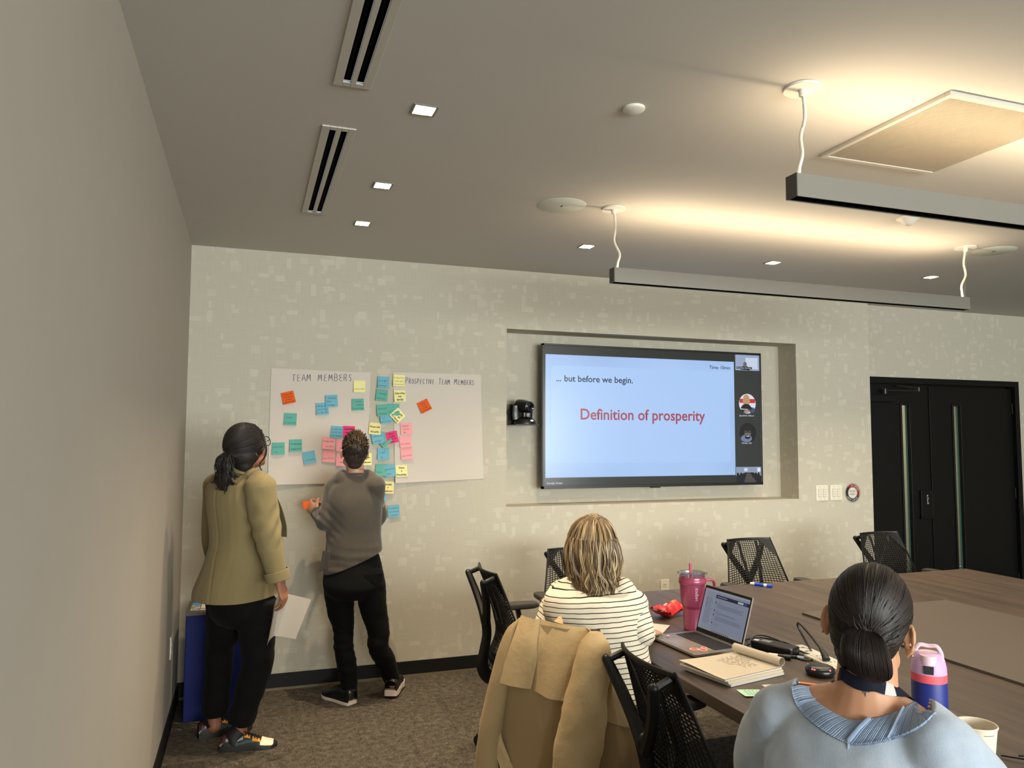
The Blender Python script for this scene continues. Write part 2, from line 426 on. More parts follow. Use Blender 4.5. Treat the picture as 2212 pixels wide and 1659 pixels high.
# floor: slab under individually laid carpet tiles
fl = G(); fl.b2((-.05, YB-.05, -.06), (XR+.05, YD+.05, -.008)); floor = struct(fl.obj('floor', M_BASE2))
fl = G(); fl.b2((0, YB, -.0085), (XR, -6.963, -.0005)); fl.obj('carpet_run', M_CARPET, floor)
tg = G(); T = .4996
tg.add([(0,0,-.008),(T,0,-.008),(T,T,-.008),(0,T,-.008),(.0004,.0004,0),(T-.0004,.0004,0),(T-.0004,T-.0004,0),(.0004,T-.0004,0)],
       [(4,5,6,7),(0,1,5,4),(1,2,6,5),(2,3,7,6),(3,0,4,7)])
tm = tg.mesh('carpet_tile'); tm.materials.append(M_CARPET); kk = 0
for j in range(-1, 14):
    y = -.463 - .5*j
    for i in range(-1, 16):
        x = 0.205 + .5*i - (.25 if j % 2 else 0)
        lo = max(x, .0); hi = min(x+T, XR); yh = min(y+T, YD if x > XC-.25 else -.0)
        if hi-lo < .03 or yh-y < .03 or y < YB: continue
        me = tm
        if lo > x+1e-6 or hi < x+T-1e-6 or yh < y+T-1e-6:
            g = G(); a, b, c, d = lo-x, hi-x, 0, yh-y; e = .0004
            g.add([(a,c,-.008),(b,c,-.008),(b,d,-.008),(a,d,-.008),(a+e,c+e,0),(b-e,c+e,0),(b-e,d-e,0),(a+e,d-e,0)], [(4,5,6,7),(0,1,5,4),(1,2,6,5),(2,3,7,6),(3,0,4,7)])
            me = g.mesh('carpet_tile'); me.materials.append(M_CARPET)
        o = bpy.data.objects.new('carpet_tile', me); COL.objects.link(o); o.location = (x, y, 0); o.parent = floor
        kk += 1
# rubber skirting with its paler toe
BH = .0984
def skirting(name, a, b, n):
    a, b, n = V(a), V(b), V(n); g = G(); g2 = G(); t = (b-a)
    def bar(gg, z0, z1, th):
        gg.add([a+V((0,0,z0)), b+V((0,0,z0)), b+n*th+V((0,0,z0)), a+n*th+V((0,0,z0)), a+V((0,0,z1)), b+V((0,0,z1)), b+n*th+V((0,0,z1)), a+n*th+V((0,0,z1))],
               [(3,2,1,0),(4,5,6,7),(0,1,5,4),(1,2,6,5),(2,3,7,6),(3,0,4,7)])
    bar(g, .013, BH, .008); bar(g2, .0, .014, .012)
    o = struct(g.obj(name, M_BASE)); g2.obj('toe_strip', M_BASE2 if n.y else M_BASE, o); return o
skirting('baseboard_front', (.0, 0, 0), (XC, 0, 0), (0, -1, 0))
skirting('baseboard_left', (0, YB, 0), (0, 0, 0), (1, 0, 0))
skirting('baseboard_right', (XR, YB, 0), (XR, YD, 0), (-1, 0, 0))

# ------------------------------------------------------------------ double doors in the deep wall
g = G()
g.b2((DX0, YD-.008, DZ-.052), (DX1, YD+.14, DZ)); g.b2((DX0, YD-.008, 0), (DX0+.052, YD+.14, DZ-.052)); g.b2((DX1-.052, YD-.008, 0), (DX1, YD+.14, DZ-.052))
g.b2((DX0+.052, YD+.075, DZ-.068), (DX1-.052, YD+.14, DZ-.052)); g.b2((DX1-.068, YD+.075, 0), (DX1-.052, YD+.14, DZ-.052)); g.b2((DX0+.052, YD+.075, 0), (DX0+.068, YD+.14, DZ-.052))
struct(g.obj('trim_1', M_DOOR, bevel=.002))
def leaf(name, x0, x1, gx0, gx1, gz0, gz1, y):
    us = [x0, gx0, gx1, x1]; g = G(); t = .044; z0, z1 = .008, DZ-.07
    for a, b, c, d in ((x0, gx0, z0, z1), (gx1, x1, z0, z1), (gx0, gx1, z0, gz0), (gx0, gx1, gz1, z1)): g.b2((a, y, c), (b, y+t, d))
    d_ = struct(g.obj(name, M_DOOR))
    g = G(); e = .018
    for a, b, c, d in ((gx0-e, gx0, gz0-e, gz1+e), (gx1, gx1+e, gz0-e, gz1+e), (gx0, gx1, gz0-e, gz0), (gx0, gx1, gz1, gz1+e)): g.b2((a, y-.010, c), (b, y, d))
    g.obj('glazing_frame', M_DOOR, d_, bevel=.003)
    g = G(); g.b2((gx0, y+.018, gz0), (gx1, y+.024, gz1)); g.obj('pane', M_GLASS, d_)
    g = G(); g.b2((gx1-.014, y+.025, gz0), (gx1-.0, y+.032, gz1)); g.b2((gx0, y+.025, gz0), (gx1-.014, y+.032, gz0+.012)); g.obj('glazing_bead', M_GEDGE, d_)
    g = G()
    for z in (.25, 1.05, 1.85): g.tube([(x1-.004 if x1 > 7 else x0+.004, y-.006, z-.05), (x1-.004 if x1 > 7 else x0+.004, y-.006, z+.05)], .007, 8, 1)
    g.obj('hinge', M_DOOR, d_, True); return d_
MEET = 6.243
d1 = leaf('door_1', DX0+.056, MEET-.002, 5.905, 5.992, .36, 1.862, YD+.031)
d2 = leaf('door_2', MEET+.002, DX1-.056, 6.520, 6.604, .36, 1.862, YD+.031)
g = G(); g.b2((MEET-.018, YD+.020, .008), (MEET+.020, YD+.031, DZ-.07)); g.obj('astragal', M_DOOR, d2, bevel=.002)
g = G(); g.b2((5.47, YD-.028, 1.885), (5.80, YD+.031, 1.945)); g.obj('closer_body', M_DOOR, d1, bevel=.004)
g = G(); g.tube([(5.66, YD-.03, 1.955), (5.66, YD-.03, 2.0)], .018, 10, 1); g.tube([(5.66, YD-.03, 1.985), (6.03, YD-.045, 1.99)], .008, 6, 1); g.tube([(6.03, YD-.045, 1.985), (6.03, YD-.045, 2.02)], .012, 8, 1); g.tube([(6.03, YD-.045, 2.012), (5.80, YD-.02, 2.03)], .007, 6, 1)
g.obj('closer_arm', mat('dark_metal', (58, 56, 52), .35, metal=.6), d1, True)
g = G(); g.b2((6.085, YD+.012, .86), (6.215, YD+.031, 1.10)); g.b2((6.075, YD+.004, .84), (6.222, YD+.012, .865)); g.obj('push_plate', M_DOOR, d1, bevel=.003)
for k, ch in enumerate('PUSH'):
    text(ch, .026, lambda x, y, h, k=k: (6.150+x, YD+.0112, 1.038-k*.0215+y), mat('push_letter', (225, 225, 220), .5) if k == 0 else bpy.data.materials['push_letter'], d1, 'lettering', wscale=1.1)
# corridor seen through the door glass
M_COR = mat('corridor_paint', (196, 184, 158), .8)
g = G(); g.add([(4.6,2.1,0),(9.5,2.1,0),(9.5,2.1,H),(4.6,2.1,H)], [(0,1,2,3)]); struct(g.obj('wall_corridor', M_COR))
g = G(); g.b2((4.6, YD+.2, -.06), (9.5, 2.1, -.008)); struct(g.obj('floor_corridor', mat('corridor_floor', (70, 64, 56), .9)))
g = G(); g.add([(4.6,YD,H),(9.5,YD,H),(9.5,2.1,H),(4.6,2.1,H)], [(0,1,2,3)]); struct(g.obj('ceiling_corridor', M_CEIL))
for sx, nm in ((4.6, 'wall_corridor_left'), (9.5, 'wall_corridor_right')):
    g = G(); g.add([(sx,YD,0),(sx,2.1,0),(sx,2.1,H),(sx,YD,H)], [(0,1,2,3)]); struct(g.obj(nm, M_COR))
area('corridor_lamp', (6.6, 1.3, H-.03), (1.2, .3), 75, (1, .9, .74))

# ------------------------------------------------------------------ on the ceiling
for k, (x0, x1, y0, y1) in enumerate(SL):
    t = thing('slot_diffuser', ('whole' if k == 0 else 'partly cropped') + ' white two-slot air diffuser in the ceiling, ' + ('nearer the papered wall' if k == 0 else 'at the top photo edge'), 'air vent', ((x0+x1)/2, (y0+y1)/2, H))
    g = G(); wv = x1-x0; z0, z1 = H-.007, H-.0005
    s = [(x0+wv*a, x0+wv*(a+.20)) for a in (.24, .58)]
    xs = [x0, s[0][0], s[0][1], s[1][0], s[1][1], x1]
    for i in (0, 2, 4): g.b2((xs[i], y0, z0), (xs[i+1], y1, z1))
    for i in (1, 3):
        g.b2((xs[i], y0, z0), (xs[i+1], y0+.03, z1)); g.b2((xs[i], y1-.03, z0), (xs[i+1], y1, z1))
    g.obj('frame', M_FRAME, t, bevel=.0015)
    for a, b in s:
        g = G(); ya, yb = y0+.03, y1-.03; d = .06
        g.add([(a,ya,H+.002),(b,ya,H+.002),(b,yb,H+.002),(a,yb,H+.002),(a,ya,H+d),(b,ya,H+d),(b,yb,H+d),(a,yb,H+d)], [(0,1,5,4),(1,2,6,5),(2,3,7,6),(3,0,4,7),(4,5,6,7)])
        g.obj('slot', M_VOID, t)
        g = G(); g.tube([((a+b)/2, ya+.01, H+.012), ((a+b)/2, yb-.01, H+.012)], (b-a)*.26, 8, 1); g.obj('pattern_controller', M_VOID, t, True)
where = ['nearest the photographer in the row beside the slot diffusers', 'in the middle of the row beside the slot diffusers', 'at the corner of the rows, nearest the paper sheets',
         'above the wall camera, left of the hanging bar light', 'above the television, behind the hanging bar light', 'above the dark doors, right end of the row']
for (x, y), wv in zip(DL, where):
    t = thing('downlight', 'small square lit recessed ceiling downlight ' + wv, 'ceiling light', (x, y, H), 'square downlights in the ceiling')
    g = G(); a = DS+.009
    for q in ((x-a, y-a, x+a, y-DS), (x-a, y+DS, x+a, y+a), (x-a, y-DS, x-DS, y+DS), (x+DS, y-DS, x+a, y+DS)): g.b2((q[0], q[1], H-.004), (q[2], q[3], H-.0003))
    g.obj('trim', M_ALU, t)
    g = G(); b = DS*.62; d = .075
    g.add([(x-DS,y-DS,H+.001),(x+DS,y-DS,H+.001),(x+DS,y+DS,H+.001),(x-DS,y+DS,H+.001),(x-b,y-b,H+d),(x+b,y-b,H+d),(x+b,y+b,H+d),(x-b,y+b,H+d)], [(0,1,5,4),(1,2,6,5),(2,3,7,6),(3,0,4,7)])
    g.obj('reflector', M_REFL, t)
    g = G(); g.add([(x-b,y-b,H+d),(x+b,y-b,H+d),(x+b,y+b,H+d),(x-b,y+b,H+d)], [(0,1,2,3)]); g.obj('lens', M_LAMP, t)
    area('downlight_beam', (x, y, H+.06), (.04, .04), 15, WARM, spread=115)
M_CORD = mat('white_cord', (222, 214, 196), .5)
def pendant(y, label, cans, ztop, zbot, x0, x1, up, down):
    t = thing('pendant_light', label, 'ceiling light', ((x0+x1)/2, y, zbot), 'hanging bar lights over the table'); hw = .027
    g = G()
    g.b2((x0+.004, y-hw, zbot), (x1-.004, y-hw+.004, ztop)); g.b2((x0+.004, y+hw-.004, zbot), (x1-.004, y+hw, ztop)); g.b2((x0+.004, y-hw+.004, zbot+.030), (x1-.004, y+hw-.004, zbot+.036))
    g.obj('body', M_ALU, t)
    for a, b in ((x0, x0+.004), (x1-.004, x1)):
        g = G(); g.b2((a, y-hw, zbot), (b, y+hw, ztop)); g.obj('end_cap', mat('end_cap_grey', (84, 80, 72), .5) if 'end_cap_grey' not in bpy.data.materials else bpy.data.materials['end_cap_grey'], t)
    g = G(); n = int((x1-x0)/.035)
    g.b2((x0+.006, y-hw+.005, zbot+.026), (x1-.006, y+hw-.005, zbot+.030))
    for i in range(n+1):
        xx = x0+.008+(x1-x0-.016)*i/n; g.b2((xx-.001, y-hw+.005, zbot+.004), (xx+.001, y+hw-.005, zbot+.026))
    for q in (-1, 1): g.b2((x0+.005, y+q*(hw-.0055)-.0008, zbot+.0012), (x1-.005, y+q*(hw-.0055)+.0008, zbot+.03))
    g.obj('louvre', M_VOID, t)
    g = G(); g.b2((x0+.01, y-hw+.006, ztop-.012), (x1-.01, y+hw-.006, ztop-.006)); g.obj('diffuser', M_LAMP, t)
    for (cx, cy), ex in zip(cans, (x0+.028, x1-.028)):
        g = G(); g.lathe([(.061, H-.009), (.062, H-.006), (.062, H-.0005)], (cx, cy, 0), 28); g.lathe([(.012, H-.03), (.014, H-.009)], (cx, cy, 0), 12)
        cn = g.obj('canopy', M_WHITE, t, True)
        g = G(); dz = (H-.02)-ztop; sg = 1 if ex < 3 else -1
        g.tube([(cx, cy, H-.012), (cx+.004*sg, cy, H-.03), (cx+.012*sg, cy+.006, ztop+dz*.72), (cx-.002*sg+.35*(ex-cx), cy, ztop+dz*.48), (ex+.014*sg, y-.006, ztop+dz*.26), (ex+.006*sg, y, ztop+.03), (ex, y, ztop-.01)], .0062, 8, 6)
        g.obj('cord', M_CORD, t, True)
        g = G(); g.tube([(cx+.008, cy, H-.01), (ex+.012, y, ztop)], .0008, 5, 1); g.obj('hanger_wire', M_STEEL, t)
    L = x1-x0-.06
    area('pendant_up', ((x0+x1)/2, y, ztop+.004), (L, .036), up, WARM, (PI, 0, 0))
    area('pendant_down', ((x0+x1)/2, y, zbot-.002), (L, .03), down, (1.0, .84, .62), spread=150)
pendant(-1.572, 'silver hanging bar light whole in view, above the television', [(2.109, -1.565), (4.506, -1.581)], 2.428, 2.353, 2.092, 4.51, 9, 20)
pendant(-3.0, 'silver hanging bar light running out of the photo at right, nearest the photographer', [(2.092, -2.997), (4.50, -3.0)], 2.436, 2.358, 2.035, 4.50, 10.5, 20)
t = thing('smoke_detector', 'plain white round cover on the ceiling, left of the near light cord', 'ceiling cover', (1.633, -2.668, H))
g = G(); g.lathe([(.034, H-.012), (.039, H-.008), (.040, H-.0005)], (1.633, -2.668, 0), 28); g.obj('cover', M_WHITE, t, True)
for (x, y), lb in (((1.837, -1.526), 'large flat round speaker in the ceiling left of the far light cord'), ((4.755, -1.575), 'large flat round speaker in the ceiling at right, behind the second cord canopy')):
    t = thing('ceiling_speaker', lb, 'speaker', (x, y, H), 'round ceiling speakers')
    g = G(); g.lathe([(.118, H-.004), (.124, H-.0005)], (x, y, 0), 40); g.obj('grille', mat('speaker_grille', (196, 200, 188), .7) if 'speaker_grille' not in bpy.data.materials else bpy.data.materials['speaker_grille'], t, True)
    g = G(); g.b2((x-.004, y-.010, H-.006), (x+.001, y+.014, H-.004)); g.obj('badge', M_BASE, t)
t = thing('occupancy_sensor', 'small white domed sensor on the ceiling above the two bar lights', 'sensor', (3.661, -1.95, H))
g = G(); g.lathe([(.018, H-.040), (.026, H-.036), (.040, H-.018), (.058, H-.008), (.060, H-.0005)], (3.661, -1.95, 0), 30); g.obj('housing', M_WHITE, t, True)
g = G(); g.ell((3.661, -1.95, H-.040), (.017, .017, .008)); g.obj('lens', mat('sensor_lens', (196, 184, 160), .2), t, True)
# return grille
GX0, GX1, GY0, GY1 = 2.572, 3.182, -3.152, -2.532
t = thing('return_grille', 'big square white perforated air grille in the ceiling', 'air vent', ((GX0+GX1)/2, (GY0+GY1)/2, H))
g = G(); e = .022
for a, b, c, d in ((GX0, GX1, GY0, GY0+e), (GX0, GX1, GY1-e, GY1), (GX0, GX0+e, GY0+e, GY1-e), (GX1-e, GX1, GY0+e, GY1-e)): g.b2((a, c, H-.016), (b, d, H-.0005))
g.obj('frame', M_FRAME, t, bevel=.002)
g = G(); n = 62; wv = (GX1-GX0-2*e)/n
for i in range(n):
    a = GX0+e+i*wv; g.b2((a, GY0+e, H-.013), (a+wv*.56, GY1-e, H-.009))
o = g.obj('perforated_face', mat('grille_white', (176, 164, 146), .6), t); o['kind'] = 'stuff'
g = G(); g.b2((GX0+e, GY0+e, H-.004), (GX1-e, GY1-e, H-.001)); g.obj('backing', mat('grille_shade', (60, 54, 44), .9), t)
# ------------------------------------------------------------------ conference table
TZ = .74; TX0, TX1, TY0, TY1 = 1.792, 4.70, -6.2, -1.338
M_TBASE = mat('table_base', (34, 28, 24), .5)
t = thing('conference_table', 'large dark walnut meeting table with a raised brown centre panel', 'table', ((TX0+TX1)/2, (TY0+TY1)/2, 0))
g = G(); g.b2((TX0, TY0, TZ-.040), (TX1, TY1, TZ)); g.obj('tabletop', M_WOOD, t, bevel=.0025)
g = G(); g.b2((2.838, -5.4, TZ), (3.735, -2.04, TZ+.010)); g.obj('centre_panel', M_PANEL, t, bevel=.001)
g = G(); g.b2((2.842, -5.396, TZ-.001), (3.731, -2.044, TZ+.0035)); g.obj('shadow_gap', M_VOID, t)
for y in (-2.5, -5.2):
    g = G(); g.b2((2.72, y-.32, .0), (2.78, y+.32, TZ-.04)); g.obj('leg', M_TBASE, t, bevel=.004)
    g = G(); g.b2((3.80, y-.32, .0), (3.86, y+.32, TZ-.04)); g.obj('leg', M_TBASE, t, bevel=.004)
g = G(); g.b2((2.74, -4.95, .25), (2.76, -2.75, .68)); g.obj('modesty_panel', M_TBASE, t)

# ------------------------------------------------------------------ mesh-back office chair (built at the origin, facing +y)
M_CH = mat('chair_black', (13, 12, 12), .42, spec=.35); M_WEB = mat('chair_web', (18, 16, 15), .55, spec=.3); M_SEAT = mat('chair_fabric', (24, 23, 23), .9, bump=.3, bscale=900, bdist=.0005, sheen=.2)
M_CHS = mat('arm_pad', (48, 45, 42), .6)
def web(u, v):
    z = .435 + .482*v
    hw = np.interp(z, [.43, .55, .62, .75, .92], [.225, .238, .230, .198, .160])
    y = np.interp(z, [.43, .48, .53, .58, .66, .75, .85, .92], [-.225, -.195, -.172, -.168, -.188, -.220, -.256, -.284])
    zz = z + .020*(1-u*u)*math.sin(PI*v)
    return V((u*hw, y - .030*(1-u*u) + .012, zz))
def make_chair():
    t = thing('office_chair', 'black mesh-backed office chair', 'chair', (0, 0, 0), 'black mesh office chairs around the table')
    g = G(); NU, NV = 21, 34
    for i in range(1, NU):
        u = -1+2*i/NU
        g.tube([web(u*(1-.06*math.sin(PI*k/14)), k/14) for k in range(15)], .0028, 4, 1, cap=False)
    for j in range(1, NV):
        v = (j/NV)**.86; g.tube([web(-1+2*k/14, v) for k in range(15)], .0028, 4, 1, cap=False)
    o = g.obj('back_web', M_WEB, t); o['kind'] = 'stuff'
    g = G()
    for s in (-1, 1): g.tube([web(s, k/10) for k in range(11)], .0055, 6, 2, round_=True)
    g.tube([web(-1+2*k/8, 1)+V((0, 0, -.006)) for k in range(9)], [(.006, .010)]*9, 8, 2, up=(0, 0, 1))
    g.tube([web(-1+2*k/8, 0) for k in range(9)], .007, 6, 2)
    for s in (-1, 1):                                       # moulded corner gussets
        grid = [[web(s*(1-.55*a/4*(1-.0)), 1-.26*b/4*(1-a/4)) for a in range(5)] for b in range(5)]
        g.sheet(grid, .004)
        g.sheet([[web(s*(.42-.24*k/6+q*.055), 1-.04-.55*k/6)+V((0, -.004, 0)) for q in (-1, 0, 1)] for k in range(7)], .003)
    g.obj('back_frame', M_CH, t, True)
    g = G()
    g.tube([(0, -.10, .375), (0, -.24, .385), (0, -.292, .44), (0, -.285, .52), (0, -.272, .60), (0, -.28, .68)], [(.035, .014), (.034, .016), (.030, .018), (.026, .017), (.024, .016), (.024, .015)], 10, 4, up=(1, 0, 0), round_=True, flat=None)
    for s in (-1, 1):
        g.tube([(s*.006, -.279, .655), (s*.05, -.288, .72), (s*.10, -.305, .795), (s*.148, -.332, .878)], [.022, .020, .019, .016], 8, 4, round_=True)
        g.tube([(s*.148, -.332, .873), (s*.145, -.305, .885), (s*.143, -.278, .895)], [.011, .012, .012], 8, 2, round_=True)
    g.obj('back_tower', M_CH, t, True, )
    g = G(); n = 28; prof = []
    for z, sc, dy in ((.385, .86, 0), (.392, .97, 0), (.410, 1.0, 0), (.430, .99, 0), (.443, .94, 0), (.447, .80, 0), (.446, .4, 0)):
        r = []
        for j in range(n):
            th = 2*PI*j/n; c, s_ = math.cos(th), math.sin(th)
            x = .245*math.copysign(abs(c)**.55, c)*sc; y = .03 + .232*math.copysign(abs(s_)**.6, s_)*sc
            zz = z - (.018*max(0, (y-.16)/.1)**2 if y > .16 else 0)
            r.append(V((x, y, zz)))
        prof.append(r)
    g.rings(prof); g.obj('seat', M_SEAT, t, True, )
    g = G(); g.b2((-.10, -.13, .33), (.10, .12, .385)); g.b2((-.235, -.02, .365), (.235, .05, .382)); g.obj('tilt_mechanism', M_CH, t, bevel=.01)
    g = G(); g.lathe([(.028, .07), (.028, .22), (.020, .221), (.020, .34)], n=14); g.obj('gas_column', M_BLACKS, t, True)
    g = G(); g.lathe([(.045, .055), (.050, .07), (.048, .10), (.034, .115)], n=16); g.obj('hub', M_CH, t, True)
    for k in range(5):
        a = 2*PI*k/5+.31; d = V((math.cos(a), math.sin(a), 0)); g = G()
        g.tube([d*.03+V((0,0,.082)), d*.14+V((0,0,.092)), d*.25+V((0,0,.082)), d*.315+V((0,0,.066))], [(.022, .018), (.019, .015), (.015, .012), (.012, .011)], 8, 3, up=(0, 0, 1), round_=True)
        lg = g.obj('leg', M_CH, t, True)
        g = G(); p = d*.315; sx = V((-d.y, d.x, 0))
        for q in (-.015, .015): g.lathe([(.010, -.010), (.027, -.008), (.029, 0), (.027, .008), (.010, .010)], p+sx*q+V((0, 0, .029)), 14, axis=sx)
        g.tube([p+V((0, 0, .03)), p+V((0, 0, .07))], .009, 8, 1); g.tube([p+V((0, 0, .052))-sx*.022, p+V((0, 0, .056))+sx*.022], .012, 8, 1, round_=True)
        g.obj('caster', M_BLACKS, lg, True)
    for s in (-1, 1):
        g = G()
        g.tube([(s*.20, .02, .372), (s*.262, .01, .378), (s*.278, 0, .42), (s*.275, .0, .52), (s*.272, -.03, .655)], [(.030, .012), (.030, .013), (.030, .013), (.034, .012), (.038, .012)], 8, 4, up=(0, 1, 0), round_=False)
        ar = g.obj('armrest', M_CH, t, True)
        g = G(); r_ = []
        for z, sc in ((.652, .86), (.658, 1), (.672, 1), (.680, .92)):
            r_.append([V((s*.272+.045*sc*math.copysign(abs(math.cos(q))**.6, math.cos(q)), -.035+.125*sc*math.copysign(abs(math.sin(q))**.6, math.sin(q)), z)) for q in [2*PI*j/20 for j in range(20)]])
        g.rings(r_); g.obj('arm_pad', M_CHS, ar, True)
    return t
chair = make_chair()
chair.location = (1.765, -1.40, 0); chair.rotation_euler = (0, 0, R(-92))
chair['label'] = 'black mesh office chair seen side-on at the table corner, nearest the standing people'
dup(chair, (1.635, -2.383, 0), R(-54), 'black office chair with the tan trench coat over its back').scale = (.84, 1, 1)
dup(chair, (1.765, -2.985, 0), R(-91), 'nearest black mesh office chair, between the trench coat and the person in pale blue')
cb = dup(chair, (2.285, -.895, 0), R(180), 'black mesh office chair half hidden behind the blonde head'); cb.scale = (1, 1, .955); cb['group'] = chair['group']
dup(chair, (3.42, -1.125, 0), R(180), 'black mesh office chair beyond the blue marker, below the television')
dup(chair, (4.485, -1.125, 0), R(180), 'black mesh office chair in front of the dark doors')
dup(chair, (1.56, -3.83, 0), R(-56), 'office chair under the person in the pale blue sweater')

# ------------------------------------------------------------------ television
def tvp(y): return lambda x, z, h=0: (x, y-h, z)
def fit(s, x0, x1, zb, cap, y, m, parent, name='lettering', bold=0.0, slope=0.0, kx=None):
    """text stretched to span x0..x1 with capital height cap on the vertical plane y"""
    cu = bpy.data.curves.new('t', 'FONT'); cu.body = s; cu.size = 1; cu.resolution_u = 3; cu.offset = bold
    o = bpy.data.objects.new('t', cu); COL.objects.link(o)
    me = bpy.data.meshes.new_from_object(o.evaluated_get(bpy.context.evaluated_depsgraph_get()))
    bpy.data.objects.remove(o); bpy.data.curves.remove(cu)
    xs = [v.co.x for v in me.vertices]; a, b = min(xs), max(xs); k = (x1-x0)/(b-a); kz = cap/.70
    for v in me.vertices: v.co = V((x0+(v.co.x-a)*k, y, zb+v.co.y*kz + slope*(v.co.x-a)*k))
    me.update(); me.materials.clear(); return link(me, name, m, parent)
VX0, VX1, VZ0, VZ1 = 2.363, 4.256, 1.192, 2.245; VY = .088
t = thing('television', 'large wall television showing a pale blue slide titled Definition of prosperity', 'television', ((VX0+VX1)/2, ND, (VZ0+VZ1)/2))
g = G(); e = .014
for a, b, c, d in ((VX0, VX1, VZ0, VZ0+e+.006), (VX0, VX1, VZ1-e, VZ1), (VX0, VX0+e, VZ0, VZ1), (VX1-e, VX1, VZ0, VZ1)): g.b2((a, VY-.004, c), (b, VY+.030, d))
g.obj('bezel', M_BLACKS, t, bevel=.0015)
g = G(); g.b2((VX0+.006, VY+.012, VZ0+.006), (VX1-.006, VY+.05, VZ1-.006)); g.b2((VX0+.25, VY+.05, VZ0+.1), (VX1-.25, VY+.075, VZ1-.2)); g.obj('housing', M_BLACK, t, bevel=.006)
g = G(); g.b2((2.95, VY+.075, 1.45), (3.65, ND, 2.0)); g.obj('wall_mount', M_BLACK, t)
g = G(); g.b2((3.245, VY-.006, VZ0-.008), (3.325, VY+.02, VZ0)); g.obj('logo_tab', M_BLACK, t, bevel=.003)
g = G(); g.ell((4.065, VY+.005, VZ0-.003), (.008, .004, .003), 8, 6); g.obj('status_light', mat('blue_led', (60, 60, 255), .3, emit=(90, 80, 255), es=3), t)
g = G(); g.b2((VX0+e, VY+.0005, VZ0+e), (VX1-e, VY+.006, VZ1-e))
scr = g.obj('screen', mat('screen_dark', (10, 11, 11), .22, emit=(42, 44, 42), es=.9), t)
def slidemat():
    q = NT('slide_blue'); f = q.noise(q.mapping(q.obj(), (1, 1, 1.4)), 1.3, 1, .4)
    c = q.mix(q.math('MULTIPLY', q.math('SUBTRACT', f, .25), 1.7, clamp=True), lin((156, 186, 234)), lin((178, 210, 250)))
    q.b.inputs['Base Color'].default_value = (0, 0, 0, 1); q.l(c, q.b.inputs['Emission Color']); q.b.inputs['Emission Strength'].default_value = .86; q.set(Roughness=.22); return q.m
M_SL = slidemat()
def sq(name, m, x0, x1, z0, z1, y, parent, bev=0):
    g = G()
    if bev:
        p = []
        for cx, cz, a0 in ((x1-bev, z1-bev, 0), (x0+bev, z1-bev, 90), (x0+bev, z0+bev, 180), (x1-bev, z0+bev, 270)):
            for k in range(6): a = R(a0+k*18); p.append((cx+bev*math.cos(a), cz+bev*math.sin(a)))
    else: p = [(x0, z0), (x1, z0), (x1, z1), (x0, z1)]
    g.prism(p, lambda x, z, h: (x, y-h, z), .0003); return g.obj(name, m, parent)
SX0, SX1, SZ0, SZ1 = 2.388, 4.000, 1.272, 2.167
sq('slide', M_SL, SX0, SX1, SZ0, SZ1, VY, scr)
sq('slide_card', screenmat('slide_card_blue', (170, 202, 246), .87), 2.434, 3.955, 1.374, 2.087, VY-.0004, scr, .03)
M_T1 = screenmat('slide_text_navy', (30, 44, 74), .8); M_T2 = screenmat('slide_text_red', (158, 66, 86), .95); M_TW = screenmat('caption_white', (225, 225, 235), .9)
fit('... but before we begin.', 2.472, 3.098, 1.972, .046, VY-.0012, M_T1, scr, bold=.014)
fit('Definition of prosperity', 2.665, 3.727, 1.695, .080, VY-.0012, M_T2, scr, bold=.016)
fit('Time: 10min', 3.772, 3.964, 2.105, .026, VY-.0012, M_T1, scr, bold=.010)
fit('Kowalyk, Kirsten', 2.400, 2.520, 1.226, .015, VY-.0012, M_TW, scr)
M_TILE = screenmat('tile_grey', (48, 53, 52), .9)
sq('side_panel', M_TILE, 4.004, 4.240, VZ0+e, VZ1-e, VY, scr)
# meeting tiles: top webcam picture, two round portraits, room picture
sq('video_tile', screenmat('tile_sky', (150, 166, 196), .9), 4.014, 4.240, 2.102, 2.226, VY-.0005, scr)
sq('video_tile', screenmat('tile_pale', (196, 208, 228), .9), 4.110, 4.225, 2.115, 2.205, VY-.001, scr)
M_SH = screenmat('tile_dark', (30, 31, 36), .9); M_FC = screenmat('tile_skin', (196, 150, 128), .8); M_GR = screenmat('tile_greyface', (112, 108, 106), .8)
def blob(name, m, x, z, rx, rz, y, a0=0, a1=360):
    g = G(); g.prism([(x+rx*math.cos(R(a0+(a1-a0)*k/22)), z+rz*math.sin(R(a0+(a1-a0)*k/22))) for k in range(22)], lambda a, b, h: (a, y-h, b), .0003); return g.obj(name, m, scr)
blob('video_tile', M_GR, 4.104, 2.150, .017, .022, VY-.0016); blob('video_tile', M_SH, 4.104, 2.103, .045, .036, VY-.0014, 0, 180)
sq('caption_bar', M_SH, 4.022, 4.170, 2.113, 2.130, VY-.002, scr); fit('Kowalyk, Kirsten', 4.028, 4.160, 2.117, .010, VY-.0026, M_TW, scr)
AX, AZ, AR = 4.121, 1.836, .079
blob('portrait', screenmat('portrait_pale', (216, 222, 230), .9), AX, AZ, AR, AR, VY-.0006)
sq('portrait', screenmat('portrait_red', (190, 52, 56), .9), AX-.073, AX+.073, AZ+.005, AZ+.038, VY-.001, scr)
blob('portrait', screenmat('portrait_blue', (58, 84, 120), .9), AX+.038, AZ-.050, .034, .022, VY-.0011)
blob('portrait', screenmat('portrait_blonde', (196, 150, 100), .85), AX-.010, AZ+.022, .034, .052, VY-.0012); blob('portrait', M_FC, AX-.016, AZ+.028, .021, .029, VY-.0016)
blob('portrait', M_SH, AX-.012, AZ-.046, .052, .044, VY-.0015, 0, 180); blob('portrait', M_SH, AX-.012, AZ-.046, .050, .026, VY-.0017, 180, 360); blob('portrait', M_FC, AX-.005, AZ-.060, .030, .008, VY-.002)
